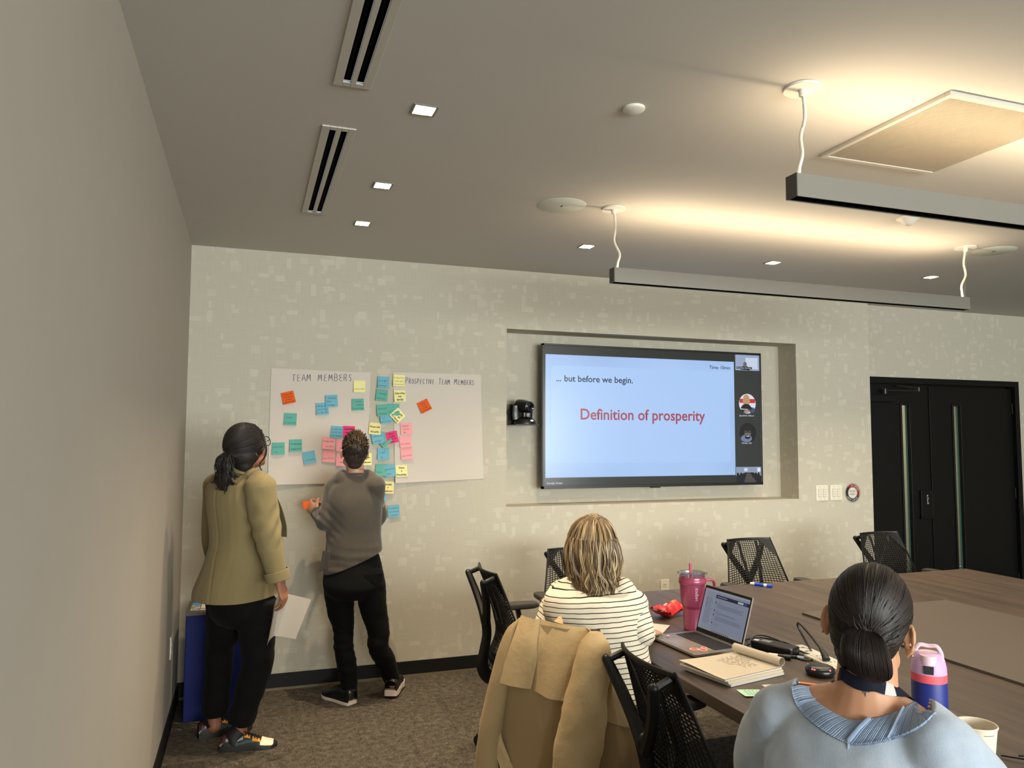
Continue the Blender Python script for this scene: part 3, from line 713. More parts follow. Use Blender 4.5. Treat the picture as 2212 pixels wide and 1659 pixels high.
fit('Spoelhof, Allison', 4.044, 4.180, 1.735, .012, VY-.0012, M_TW, scr)
AZ2 = 1.604
blob('portrait', screenmat('portrait_dark', (26, 28, 29), .9), AX, AZ2, AR, AR, VY-.0006)
blob('portrait', screenmat('portrait_shirt', (116, 130, 166), .8), AX-.014, AZ2-.045, .052, .030, VY-.001, 0, 360); blob('portrait', M_GR, AX-.002, AZ2-.004, .030, .044, VY-.0014); blob('portrait', M_SH, AX-.002, AZ2+.034, .036, .022, VY-.0018); blob('portrait', M_SH, AX-.004, AZ2-.034, .026, .016, VY-.0018)
sq('portrait', M_SH, AX-.030, AX+.026, AZ2+.001, AZ2+.010, VY-.0022, scr); sq('portrait', M_TW, AX-.016, AX+.012, AZ2-.030, AZ2-.024, VY-.0024, scr)
fit('Osman, Saif', 4.062, 4.155, 1.517, .012, VY-.0012, M_TW, scr)
sq('video_tile', screenmat('room_wall', (142, 156, 178), .85), 4.004, 4.240, 1.208, 1.334, VY-.0005, scr)
g = G(); g.prism([(4.004, 1.208), (4.240, 1.208), (4.240, 1.262), (4.16, 1.290), (4.09, 1.290), (4.004, 1.262)], lambda a, b, h: (a, VY-.0009-h, b), .0003); g.obj('video_tile', M_SH, scr)
g = G(); g.prism([(4.075, 1.208), (4.20, 1.208), (4.135, 1.286), (4.105, 1.286)], lambda a, b, h: (a, VY-.0014-h, b), .0003); g.obj('video_tile', screenmat('room_table', (78, 76, 74), .85), scr)
sq('video_tile', screenmat('room_screen', (206, 216, 236), .9), 4.080, 4.112, 1.300, 1.324, VY-.001, scr); sq('video_tile', M_TW, 4.204, 4.234, 1.296, 1.326, VY-.001, scr)
for q in (4.02, 4.05, 4.165, 4.19, 4.215): blob('video_tile', M_SH, q, 1.268, .012, .022, VY-.0016)

# ------------------------------------------------------------------ wall camera left of the television
t = thing('conference_camera', 'black pan-tilt video camera on a wall bracket left of the television', 'camera', (2.20, ND, 1.66))
g = G(); g.b2((2.135, .15, 1.655), (2.245, .16, 1.80)); g.b2((2.125, -.01, 1.648), (2.305, .16, 1.656)); g.b2((2.118, .155, 1.73), (2.14, ND, 1.75)); g.b2((2.15, .16, 1.68), (2.23, ND, 1.77)); g.obj('bracket', M_BLACK, t, bevel=.002)
g = G(); g.ell((2.222, .065, 1.658), (.080, .070, .052), 24, 12); o = g.obj('base', M_BLACKS, t, True); cut(o.data, [(V((0, 0, 1.657)), V((0, 0, -1)))])
g = G(); cx, cy, cz = 2.205, .065, 1.785
for s in (-1, 1): g.tube([(cx+s*.043, cy+.005, 1.69), (cx+s*.048, cy+.005, 1.73), (cx+s*.046, cy, cz)], [(.010, .030), (.009, .028), (.010, .030)], 10, 3, up=(1, 0, 0), round_=True)
g.obj('yoke', M_BLACKS, t, True)
ax = V((.35, -.92, -.16)).normalized(); c0 = V((cx, cy, cz))
g = G(); g.lathe([(.030, -.055), (.042, -.045), (.046, 0), (.043, .05), (.041, .075), (.033, .080)], c0, 24, axis=ax); hd = g.obj('camera_head', M_BLACKS, t, True)
g = G(); g.lathe([(.034, .076), (.036, .084), (.028, .087), (.020, .083), (.012, .080)], c0, 20, axis=ax); g.obj('lens', mat('lens_glass', (12, 12, 16), .08), hd, True)
g = G(); g.ell((2.252, .006, 1.680), (.013, .006, .007), 10, 8); g.obj('sensor_window', mat('ir_window', (240, 225, 215), .2, emit=(255, 235, 225), es=.6), t)

# ------------------------------------------------------------------ switches, outlets, round decal
for x, lb in ((4.755, 'left white double light switch plate below the niche corner'), (4.897, 'right white double light switch plate, beside the round decal')):
    t = thing('light_switch', lb, 'switch', (x, 0, 1.12), 'double switch plates by the doors')
    g = G(); g.b2((x-.060, -.006, 1.059), (x+.060, 0, 1.184)); g.obj('plate', M_CREAM, t, bevel=.003)
    for s in (-1, 1):
        g = G(); a = x+s*.023; g.b2((a-.0165, -.009, 1.088), (a+.0165, -.004, 1.155)); k = g.obj('rocker', mat('rocker_grey', (196, 190, 180), .45) if 'rocker_grey' not in bpy.data.materials else bpy.data.materials['rocker_grey'], t, bevel=.0015)
        g = G()
        for q in range(3): g.b2((a-.012, -.0096, 1.096+q*.019), (a+.012, -.0088, 1.108+q*.019))
        g.obj('button', M_CREAM, k, bevel=.001)
        g = G(); [g.lathe([(.003, 0), (.0022, .001)], (a, -.006, z), 8, axis=(0, -1, 0)) for z in (1.072, 1.170)]; g.obj('screw', M_STEEL, t)
dc = (5.067, 1.116)
t = thing('wall_decal', 'round black and red support decal beside the switch plates', 'sign', (dc[0], 0, dc[1]))
def disc(r0, r1, a0, a1, y, m, nm, par):
    g = G(); n = 40; P = []
    for k in range(n+1):
        a = R(a0+(a1-a0)*k/n); P.append([(dc[0]+r*math.cos(a), y, dc[1]+r*math.sin(a)) for r in (r0, r1)])
    g.sheet(P); return g.obj(nm, m, par)
g = G(); g.lathe([(.080, -.0015), (.080, 0)], (dc[0], 0, dc[1]), 40, axis=(0, 1, 0)); base = g.obj('disc', M_WHITE, t)
M_DR = mat('decal_red', (128, 34, 44), .5); M_DK = mat('decal_black', (28, 24, 28), .5)
disc(.0755, .079, 0, 360, -.0018, M_DK, 'ring', base); disc(.047, .072, -25, 132, -.0018, M_DR, 'ring', base); disc(.047, .072, 132, 335, -.0018, M_DK, 'ring', base); disc(.0425, .045, 0, 360, -.0018, M_DK, 'ring', base)
def arc_text(s, r, a0, a1, cap, m, flip=False):
    n = len(s)
    for i, ch in enumerate(s):
        if ch == ' ': continue
        a = R(a0+(a1-a0)*(i+.5)/n); rot = a - PI/2 if not flip else a + PI/2; c_, s_ = math.cos(rot), math.sin(rot)
        ox, oz = dc[0]+r*math.cos(a), dc[1]+r*math.sin(a)
        text(ch, cap*1.4, lambda x, y, h: (ox+(x-cap*.4)*c_-(y-cap*.5)*s_, -.0024, oz+(x-cap*.4)*s_+(y-cap*.5)*c_), m, base)
M_DW = mat('decal_white', (225, 222, 214), .6)
arc_text('AV SUPPORT', .0595, 105, 15, .011, M_DW); arc_text('CAMPUS SUPPORT', .0595, 205, 325, .011, M_DW, True)
for k, (s, z, cp, wd) in enumerate((('For assistance call', .022, .005, .056), ('Help Center', .010, .0085, .062), ('support line', -.001, .005, .050), ('555-555-5555', -.014, .0085, .064), ('option 2', -.024, .005, .026))):
    pass
for z, wd, cp in ((.022, .054, .004), (.010, .062, .008), (-.002, .058, .004), (-.014, .062, .008), (-.025, .026, .004)):
    g = G(); rnd2 = random.Random(int(z*1000)); x = dc[0]-wd/2
    while x < dc[0]+wd/2:
        l_ = rnd2.uniform(.004, .010); g.b2((x, -.0021, dc[1]+z), (min(x+l_, dc[0]+wd/2), -.0017, dc[1]+z+cp*.7)); x += l_+.003
    o = g.obj('lettering', M_DK, base); o['kind'] = 'stuff'
def outlet(name, label, c, n, tall=False):
    c = V(c); n = V(n); sx = V((0, 0, 1)).cross(n); t = thing('wall_outlet', label, 'outlet', c)
    F = lambda x, z, h: c + sx*x + V((0, 0, z)) + n*h
    def bx(w, h, d0, d1, z=0, x=0): g = G(); g.prism([(x-w/2, z-h/2), (x+w/2, z-h/2), (x+w/2, z+h/2), (x-w/2, z+h/2)], lambda a, b, q: F(a, b, d0+q), d1-d0); return g
    bx(.072, .118, 0, .006).obj('plate', M_CREAM, t, bevel=.002)
    for z in (-.02, .02):
        k = bx(.034, .028, .006, .0075, z).obj('socket', M_WHITE, t)
        for x in (-.006, .006): bx(.0025, .009, .0074, .008, z+.003, x).obj('slot', M_VOID, k)
    return t
outlet('wall_outlet', 'cream power outlet low on the papered wall, beyond the pink tumbler', (3.303, 0, .456), (0, -1, 0))
outlet('wall_outlet', 'cream power outlet low on the plain left wall, beside the blue bin', (0, -.547, .448), (1, 0, 0))

# ------------------------------------------------------------------ recycling bin in the corner
M_BLUE = mat('bin_blue', (8, 24, 88), .55, spec=.25); M_LID = mat('bin_lid', (84, 79, 72), .5)
bx0, bx1, by0, by1, bz = .062, .437, -.405, -.085, .585
t = thing('recycling_bin', 'tall blue recycling bin with a grey lid in the room corner', 'bin', ((bx0+bx1)/2, (by0+by1)/2, 0))
g = G(); g.b2((bx0, by0, .0), (bx1, by1, bz-.008)); g.obj('body', M_BLUE, t, bevel=.004)
g = G(); c = ((bx0+bx1)/2+.02, (by0+by1)/2)
ang = [2*PI*k/32 for k in range(32)]
ins = [V((c[0]+.085*math.cos(a), c[1]+.062*math.sin(a), 0)) for a in ang]
out = []
for a in ang:
    k = max(abs(math.cos(a)), abs(math.sin(a))); out.append(V(((bx0+bx1)/2+math.cos(a)/k*((bx1-bx0)/2+.002), (by0+by1)/2+math.sin(a)/k*((by1-by0)/2+.002), 0)))
z = lambda L, h: [p+V((0, 0, h)) for p in L]
g.rings([z(ins, bz-.012), z(ins, bz+.004), z(out, bz+.004), z(out, bz-.012)], cap=False); g.obj('lid', M_LID, t)
g = G(); g.rings([z([V((c[0]+.084*math.cos(a), c[1]+.061*math.sin(a), 0)) for a in ang], bz-.05), z([V((c[0]+.087*math.cos(a), c[1]+.064*math.sin(a), 0)) for a in ang], bz+.0035)], cap=True); g.obj('opening', M_VOID, t)
def stick(x0, x1, m): g = G(); g.b2((x0, by0+.05, bz+.004), (x1, by1-.06, bz+.0048)); return g.obj('sticker', m, t)
s1 = stick(bx0+.02, bx0+.066, mat('sticker_blue', (82, 150, 196), .5)); s2 = stick(bx0+.070, bx0+.112, M_WHITE)
Z90 = lambda ox, oy: (lambda x, y, h: (ox-y, oy+x, bz+.0052))
text('RECYCLE', .040, Z90(bx0+.056, by0+.06), M_WHITE, s1, wscale=.72, bold=.01)
for k in range(3): text('PAPER CANS GLASS'.split()[k], .015, Z90(bx0+.083+.012*k, by0+.065), M_INKK, s2)

# ------------------------------------------------------------------ flip-chart sheets on the wall
M_CHART = mat('chart_paper', (206, 196, 184), .85, spec=.15, bump=.1, bscale=60, bdist=.001)
def wallsheet(label, c4, curl, ofs, title):
    tl, tr, br, bl = [np.array(q) for q in c4]; grid = []
    for i in range(13):
        v = i/12; row = []
        for j in range(11):
            u = j/10; p = (tl*(1-u)+tr*u)*(1-v)+(bl*(1-u)+br*u)*v
            y = -ofs - .002*math.sin(u*9+v*3)*v - curl*max(0, (v-.9)/.1)**1.5*max(0, 1-u*2.2) - .004*v**4
            row.append((p[0], y, p[1]))
        grid.append(row)
    t = thing('flipchart_sheet', label, 'paper', ((tl[0]+tr[0])/2, 0, bl[1]), 'flip-chart sheets on the wall')
    g = G(); g.sheet(grid, .0006); g.obj('sheet', M_CHART, t, True); return t
wp = lambda x, z, h: (x, -.0095-h, z)
t = wallsheet('left white flip-chart sheet headed TEAM MEMBERS', ((.487, 1.993), (1.112, 1.984), (1.096, 1.262), (.483, 1.261)), .022, .004, '')
handwrite('TEAM MEMBERS', .616, 1.914, .043, .378, lambda x, z, h: (x, -.0075-h, z+.012*(x-.616)/.378), .0011, M_INKB, t)
t = wallsheet('right white flip-chart sheet headed PROSPECTIVE TEAM MEMBERS', ((1.261, 1.992), (1.869, 1.993), (1.894, 1.278), (1.284, 1.259)), .014, .004, '')
handwrite('PROSPECTIVE TEAM MEMBERS', 1.346, 1.918, .040, .476, lambda x, z, h: (x, -.0075-h, z+.004*(x-1.346)), .0010, M_INKB, t, small=.82)

# ------------------------------------------------------------------ sticky notes, one object each
NC = {'o': (226, 96, 38), 't': (100, 170, 156), 'b': (112, 174, 192), 'y': (236, 230, 160), 'd': (228, 218, 150), 'm': (222, 62, 118), 'p': (240, 164, 168)}
NM = {k: mat('note_' + k, c, .8, spec=.2) for k, c in NC.items()}
M_FAINT = {k: mat('faint_ink_' + k, tuple(int(q*.62) for q in NC[k]), .8) for k in NC}
NOTES = [
 ('o', .595, 1.808, 14, 'orange note with black writing, at the upper left of the left sheet', 'Prosperity|for more|secure|placement', 1),
 ('t', .610, 1.672, -2, 'teal note below the orange one on the left sheet', 'need|prepared', 0),
 ('b', .806, 1.741, 4, 'blue note tucked lower left under another blue note, mid left sheet', 'taking care|part of day|to day life', 0),
 ('b', .863, 1.792, 4, 'blue note overlapping upper right of another blue note, mid left sheet', 'having|time|energy', 0),
 ('y', 1.040, 1.890, 0, 'pale yellow note just under the last letters of TEAM MEMBERS', 'peace mind', 0),
 ('t', 1.032, 1.772, 3, 'teal note below the pale yellow one on the left sheet', 'what|makes|happiness', 0),
 ('b', 1.196, 1.922, -1, 'blue note highest in the gap between the sheets', 'enough|money', 0),
 ('y', 1.299, 1.936, -2, 'faintly written yellow note beside the word PROSPECTIVE', 'feeling that|I am able|to succeed', 0),
 ('t', 1.187, 1.837, -5, 'teal note with a curled edge, second down between the sheets', 'having|choices', 0),
 ('y', 1.307, 1.834, 3, 'yellow note reading Supporting my family', 'Supporting|my|family', 2),
 ('t', 1.194, 1.737, 4, 'teal note, left of a side-by-side teal pair between the sheets', 'financial|stability', 0),
 ('t', 1.266, 1.743, 0, 'teal note, right of a side-by-side teal pair between the sheets', 'security', 0),
 ('b', 1.216, 1.689, 8, 'blue note overlapping the bottom of the teal pair', 'sense|of|security', 0),
 ('y', 1.293, 1.703, -48, 'yellow note turned to a diamond, with heavy black writing', 'wealth|for all|the family', 2),
 ('d', 1.145, 1.616, -5, 'darker yellow note reading Financial Wealth', 'Financial|Wealth', 2),
 ('t', 1.206, 1.542, 43, 'teal note turned to a diamond behind the magenta one', 'free', 0),
 ('b', 1.163, 1.557, 10, 'tilted blue note under the Financial Wealth note', 'retirement|savings', 0),
 ('m', 1.258, 1.559, 12, 'magenta note reading Future wealth ability to save', 'Future|wealth|ability to|save', 2),
 ('p', 1.354, 1.617, 4, 'top of three pink notes on the right sheet', 'happy|home|life', 0),
 ('p', 1.349, 1.532, 6, 'middle of three pink notes on the right sheet', 'my time', 0),
 ('p', 1.357, 1.453, 6, 'bottom of three pink notes on the right sheet', 'my team', 0),
 ('b', 1.203, 1.450, 0, 'straight blue note alone below the magenta and diamond notes', 'I can|do', 0),
 ('y', 1.089, 1.417, 0, 'yellow note half hidden by the spiky-haired head', 'Holistic|wellness', 2),
 ('t', 1.192, 1.345, -3, 'teal note beneath a blue note, right of the grey-sweater shoulder', 'time', 0),
 ('b', 1.246, 1.341, 8, 'blue note over a teal one, left of Time + Flexibility', 'having free|time', 0),
 ('y', 1.325, 1.338, 3, 'yellow note reading Time + Flexibility', 'Time|+|Flexibility', 2),
 ('d', 1.236, 1.231, -3, 'yellow note reading Health + wellness, below the sheets', 'Health|+|wellness', 2),
 ('b', 1.186, 1.176, 0, 'blue note peeking out beside the grey-sweater upper arm', 'peace', 0),
 ('b', 1.277, 1.076, 5, 'blue note lowest of all, right of the standing person', 'to pursue|my chosen|career', 0),
 ('t', .542, 1.486, 1, 'teal note by the left edge of the left sheet', 'independence|of', 0),
 ('t', .647, 1.506, 2, 'teal note reading Community support', 'Community|Support', 1),
 ('b', .732, 1.430, 11, 'tilted blue note alone at the lower middle of the left sheet', 'community', 0),
 ('b', .901, 1.592, -4, 'blue note beside the magenta one on the left sheet', 'people that|will do same|my family', 0),
 ('m', .977, 1.593, -1, 'magenta note just above the spiky hair', 'manage|wealth|now', 2),
 ('p', .849, 1.521, -5, 'pink note, upper left of a block of four', 'being able|to live', 0),
 ('p', .936, 1.506, -2, 'pink note, upper right of a block of four beside the head', 'joy', 0),
 ('p', .852, 1.438, -3, 'pink note, lower left of a block of four', 'joy of food', 0),
 ('p', .937, 1.413, -3, 'pink note, lower right of a block of four beside the head', 'calm', 0),
 ('o', 1.474, 1.769, 27, 'steeply tilted orange note on the right sheet', 'impact|in our|work/|community', 1)]
LIFT = {15: .001, 16: .003, 17: .004, 12: .003, 13: .005, 3: .0025, 11: .0015, 24: .0025, 26: .001, 23: .0005}
def note_obj(k, c, x, z, rot, label, words, strong):
    a = R(rot); ca, sa = math.cos(a), math.sin(a); s = .0385; base = .0105 + LIFT.get(k, 0); rr = random.Random(k)
    curl = rr.uniform(.006, .014); side = rr.uniform(-.25, .25)
    def F(u, v, h):                                        # u, v in -1..1 over the note, v = 1 at the glued edge
        y = base + curl*((1-v)/2)**2*(1+side*u) + h
        return V((x+(u*ca-v*sa)*s, -y, z+(u*sa+v*ca)*s))
    t = thing('sticky_note', label, 'note', (x, 0, z), 'sticky notes on the wall')
    g = G(); g.sheet([[F(-1+2*i/4, 1-2*j/6, 0) for i in range(5)] for j in range(7)], -.0003); g.obj('paper', NM[c], t, True)
    L = words.split('|'); n = len(L); m = M_INKK if strong else M_FAINT[c]; h = min(.52, 1.55/n)
    me_all = G()
    for i, wd in enumerate(L):
        cu = bpy.data.curves.new('t', 'FONT'); cu.body = wd; cu.size = 1; cu.resolution_u = 1; cu.offset = .03 if strong == 2 else .008; cu.shear = .12
        o = bpy.data.objects.new('t', cu); COL.objects.link(o)
        me = bpy.data.meshes.new_from_object(o.evaluated_get(bpy.context.evaluated_depsgraph_get())); bpy.data.objects.remove(o); bpy.data.curves.remove(cu)
        xs = [q.co.x for q in me.vertices]; wdt = max(xs)-min(xs); kx = min(h*.95, 1.72/wdt); v0 = .80-(i+.78)*1.7/n; sl = rr.uniform(-.02, .05); u0 = -.86 if kx*wdt > 1.3 else rr.uniform(-.85, -.35)
        if strong: u0 = -kx*wdt/2
        me_all.add([F(u0+(q.co.x-min(xs))*kx, v0+q.co.y*h*.85+sl*(q.co.x-min(xs))*kx, .0007) for q in me.vertices], [tuple(p.vertices) for p in me.polygons]); bpy.data.meshes.remove(me)
    me_all.obj('handwriting', m, t)
for k, q in enumerate(NOTES): note_obj(k, *q)
# ------------------------------------------------------------------ things on the table
def frame(o, ax, ay):
    o, ax, ay = V(o), V(ax).normalized(), V(ay).normalized(); az = ax.cross(ay)
    return lambda x, y, z=0: o + ax*x + ay*y + az*z
def bar(F, x0, x1, y0, y1, z0, z1):
    g = G(); p = [F(x, y, z) for z in (z0, z1) for x, y in ((x0, y0), (x1, y0), (x1, y1), (x0, y1))]
    g.add(p, [(3,2,1,0),(4,5,6,7),(0,1,5,4),(1,2,6,5),(2,3,7,6),(3,0,4,7)]); return g
def rrect(F, x0, x1, y0, y1, z0, z1, r, n=5):
    P = []
    for cx, cy, a0 in ((x1-r, y1-r, 0), (x0+r, y1-r, 90), (x0+r, y0+r, 180), (x1-r, y0+r, 270)):
        for k in range(n+1): a = R(a0+90*k/n); P.append((cx+r*math.cos(a), cy+r*math.sin(a)))
    g = G(); g.prism(P, lambda x, y, h: F(x, y, z0+h), z1-z0); return g
# laptop: user sits at -x, hinge along y
M_LAP = mat('laptop_grey', (142, 132, 126), .38, metal=.4); M_KEY = mat('key_black', (30, 29, 30), .5); M_PADT = mat('touchpad', (150, 140, 134), .35, metal=.3)
LD, LW = .222, .300
t = thing('laptop', 'open grey laptop with stickers, turned to the person in the striped shirt', 'laptop', (2.05, -2.35, TZ))
hx = (V((2.185, -2.478, 0))-V((2.165, -2.190, 0))).normalized()              # along the hinge, user's left to right
fx = V((-hx.y, hx.x, 0)); fx = fx if fx.x > 0 else -fx                         # away from the user
B = frame(V((2.165, -2.188, TZ)), hx, fx)                                      # y = 0 at the hinge, negative towards the user
BW = .292
rrect(B, -.004, BW+.004, -LD, .004, .005, .0145, .008).obj('base', M_LAP, t, bevel=.0012)
for x in (.03, BW-.03):
    for y in (-.2, -.02): g = G(); g.lathe([(.006, 0), (.006, .005)], B(x, y, 0), 8); g.obj('foot', M_BLACK, t)
kb = bar(B, .018, BW-.018, -.112, -.014, .0144, .0149).obj('keyboard', M_BLACK, t)
for r_ in range(6):
    n = 14; y0 = -.018-.0157*r_
    xs = [.020+(BW-.040)*i/n for i in range(n+1)]
    if r_ == 5: xs = [.020, .040, .060, .080, .100, .185, .205, .225, .245, .272]
    for a, b in zip(xs, xs[1:]):
        bar(B, a+.0012, b-.0012, y0-.0140, y0, .0149, .0163).obj('key', M_KEY, kb)
bar(B, .085, .200, -.205, -.122, .0144, .0149).obj('touchpad', M_PADT, t)
def lapstick(name, pts, c, z=.0147):
    g = G(); g.prism(pts, lambda x, y, h: B(x, y, z+h), .0003); return g.obj(name, mat('sticker_'+name, c, .5), t)
circ = lambda x, y, r, n=14, k=1: [(x+r*math.cos(2*PI*i/n), y+k*r*math.sin(2*PI*i/n)) for i in range(n)]
STK = [(circ(.228, -.128, .013), (226, 190, 180)), (circ(.228, -.128, .008), (216, 84, 74)), (circ(.252, -.150, .017), (230, 200, 190)), (circ(.252, -.150, .0125), (214, 74, 66)), (circ(.232, -.176, .019), (230, 200, 190)), (circ(.232, -.176, .014), (214, 90, 80)),
       (circ(.215, -.158, .010), (122, 136, 72)), (circ(.274, -.134, .010), (118, 134, 70)), ([(.245, -.124), (.262, -.121), (.262, -.128), (.245, -.130)], (226, 200, 90)),
       (circ(.040, -.200, .012, 6), (70, 150, 100)), (circ(.046, -.172, .010, 6), (160, 96, 170)), ([(.022, -.160), (.036, -.160), (.036, -.152), (.022, -.152)], (230, 228, 222)), ([(.010, -.205), (.026, -.196), (.026, -.178), (.012, -.186)], (178, 176, 174))]
for i, (pts, c) in enumerate(STK):
    g = G(); g.prism(pts, lambda x, y, h: B(x, y, .0146+.0001*i+h), .0002); g.obj('sticker', mat('sticker', c, .5), t)
an = R(17); up = (fx*math.sin(an)+V((0, 0, 1))*math.cos(an)).normalized()
S = frame(B(0, .002, .013), hx, up)                                            # z axis = hx x up, towards -? checked below
sn = -1 if (hx.cross(up)).dot(fx) > 0 else 1                                   # sign of the side facing the user
SHT = .198
rrect(S, 0, BW, .002, SHT, -sn*.006, 0, .006).obj('lid', M_LAP, t, bevel=.001)
sc_ = rrect(S, .002, BW-.002, .004, SHT-.002, 0, sn*.0012, .005).obj('bezel', M_BLACKS, t)
def scr2(x0, x1, y0, y1, c, es=.9, k=0, par=None):
    return bar(S, min(x0, x1), max(x0, x1), y0, y1, sn*(.0013+.00015*k), sn*(.0014+.00015*k)).obj('screen' if par is None else 'window', mat('laptop_px', (0, 0, 0), .3, emit=c, es=es), par or t)
fl_ = (lambda x: x)
sx0, sx1, sy0, sy1 = .008, BW-.008, .020, SHT-.012
scn = scr2(sx0, sx1, sy0, sy1, (110, 116, 132))
wd, ht = sx1-sx0, sy1-sy0
def W_(a, b, c, d, col, k=1, es=.9): return scr2(sx0+a*wd, sx0+b*wd, sy0+c*ht, sy0+d*ht, col, es, k, scn)
W_(0, 1, 0, .055, (120, 122, 130)); W_(0, .06, .055, 1, (124, 128, 142)); W_(.06, .27, .055, .95, (118, 122, 136)); W_(.27, 1, .055, .95, (112, 118, 136)); W_(0, 1, .95, 1, (128, 132, 142))
W_(.27, 1, .82, .90, (28, 28, 50), 2); W_(.30, .52, .85, .868, (120, 120, 140), 3); W_(.76, .88, .835, .885, (150, 154, 166), 3); W_(.90, .95, .835, .885, (56, 60, 120), 3)
rr = random.Random(3)
for i in range(13):
    y = .76-.05*i; W_(.075, .095, y, y+.025, (52, 54, 62) if i < 5 else (86, 96, 150), 2); W_(.105, .105+rr.uniform(.08, .15), y+.012, y+.02, (78, 82, 96), 2); W_(.105, .105+rr.uniform(.05, .12), y-.006, y+.0, (92, 96, 110), 2)
for y0, n, l_ in ((.70, 4, .60), (.50, 2, .45), (.40, 4, .62), (.20, 1, .10)):
    W_(.285, .305, y0-.005, y0+.03, (30, 31, 38), 2); W_(.33, .45, y0+.012, y0+.020, (84, 88, 100), 2)
    for i in range(n): W_(.33, .33+l_*rr.uniform(.8, 1), y0-.025*(i+1), y0-.025*(i+1)+.008, (72, 76, 90), 2)
for i in range(9): W_(.33+.045*i, .35+.045*i, .012, .04, (60, 62, 74), 2)
g = G(); g.lathe([(.0022, 0), (.0022, .0003)], S(BW/2, .011, sn*.0012), 10, axis=hx.cross(up)*sn); g.obj('logo', M_STEEL, t)
# pink tumbler
M_PINK = mat('tumbler_pink', (150, 62, 90), .3, coat=.3); M_PINKD = mat('tumbler_band', (136, 44, 76), .4); M_CLEAR = glassmat('clear_lid', (232, 236, 238), .25)
c = (2.198, -2.118, TZ)
t = thing('tumbler', 'tall dusty-pink insulated tumbler with a straw and handle, behind the laptop', 'tumbler', c)
g = G(); g.lathe([(.036, 0), (.039, .002), (.0395, .012), (.0385, .016), (.0415, .09), (.0425, .098), (.0495, .112), (.0545, .205), (.055, .222), (.0535, .228), (.051, .232)], c, 40); b_ = g.obj('body', M_PINK, t, True, )
g = G(); g.lathe([(.0428, .094), (.0468, .104), (.0468, .106)], c, 40, cap=False); 
g = G(); g.lathe([(.0560, .196), (.0585, .199), (.0590, .214), (.0570, .218)], c, 40, cap=False); g.obj('ring_sleeve', M_PINK, t, True)
ha = (math.cos(R(-12)), math.sin(R(-12)))
H_ = lambda r, z: (c[0]+ha[0]*r, c[1]+ha[1]*r, TZ+z)
g = G(); g.tube([H_(.056, .208), H_(.082, .210), H_(.098, .200), H_(.100, .160), H_(.092, .110), H_(.072, .090), H_(.045, .088)], [(.010, .006)]*7, 8, 4, round_=True); g.obj('handle', M_PINK, t, True)
g = G(); vw = math.atan2(CAM.y-c[1], CAM.x-c[0])
g.sheet([[V((c[0]+rd*math.cos(vw+a), c[1]+rd*math.sin(vw+a), TZ+z)) for a in [R(-50+12*k) for k in range(10)]] for z, rd in ((.092, .0421), (.104, .0462))]); g.obj('band', M_PINKD, t, True)
g = G(); g.lathe([(.0525, .222), (.0545, .226), (.0550, .240), (.0560, .243), (.0535, .246), (.052, .243), (.0515, .236), (.004, .236)], c, 36, cap=False); 
for q in (2.6, 5.75): g.box(V(c)+V((.056*math.cos(q), .056*math.sin(q), .241)), (.016, .012, .008), Matrix.Rotation(q, 3, 'Z'))
g.obj('lid', M_CLEAR, t, True)
g = G(); g.tube([V(c)+V((-.012, -.004, .05)), V(c)+V((-.012, -.004, .283))], .0052, 10, 1); g.obj('straw', mat('straw_pink', (186, 66, 104), .35), t, True)
vx = V((-math.sin(vw+R(16)), math.cos(vw+R(16)), 0))
rad = lambda z: np.interp(z, [.112, .205], [.0497, .0547])
def onT(x, y, h):                                    # lettering runs up the side
    z = .130+x; a = vw+R(14)+y/.052; r_ = rad(z)+.0005
    return (c[0]+r_*math.cos(a), c[1]+r_*math.sin(a), TZ+z)
text('reduce', .021, lambda x, y, h: onT(x, y, h), mat('tumbler_print', (226, 196, 204), .5), t, wscale=.95)
# snack bag
M_BAG = mat('bag_red', (196, 40, 44), .3, bump=.4, bscale=40, bdist=.003, var=.1)
t = thing('snack_bag', 'crumpled red snack bag lying left of the pink tumbler', 'bag', (2.23, -1.90, TZ))
ax = V((.93, .37, 0)).normalized(); ay = V((-ax.y, ax.x, 0)); F = frame(V((2.150, -1.905, TZ+.002)), ax, ay); gr = [[], []]
rb = random.Random(5); grid1, grid2 = [], []
for i in range(15):
    u = i/14; r1, r2 = [], []
    for j in range(9):
        v = j/8-.5; puff = math.sin(PI*u)**.6*max(0, 1-(2*v)**2)**.7
        tip = .040*max(0, .35-u)/.35 if u < .35 else .05*(u-.35)
        n_ = noise.noise(V((u*9, v*7, 1)))*.012
        wv = .048*(1-.3*math.sin(PI*u)); x = u*.165+n_
        r1.append(F(x, v*2*wv, .014+tip*.7+puff*.040+n_*1.2)); r2.append(F(x, v*2*wv, max(.0, .010+tip*.6-puff*.016)))
    grid1.append(r1); grid2.append(r2)
g = G(); g.sheet(grid1); a0 = len(g.v); g.sheet(grid2); g.obj('bag', M_BAG, t, True)
g = G(); g.sheet([[V(grid1[i][j])+V((0, 0, .0012)) for j in range(3, 7)] for i in range(7, 13)]); g.obj('print', mat('bag_yellow', (226, 130, 70), .35), t, True)
g = G(); g.sheet([[V(grid1[i][j])+V((0, 0, .0018)) for j in range(4, 6)] for i in range(3, 7)]); g.obj('print', mat('bag_white', (236, 210, 190), .35), t, True)
g = G(); g.sheet([[F(-.014*k+.0, v*.044, .036+.004*k) for v in (-1, -.5, 0, .5, 1)] for k in range(2)], .0006); g.obj('seal', mat('bag_silver', (190, 184, 180), .25, metal=.7), t)
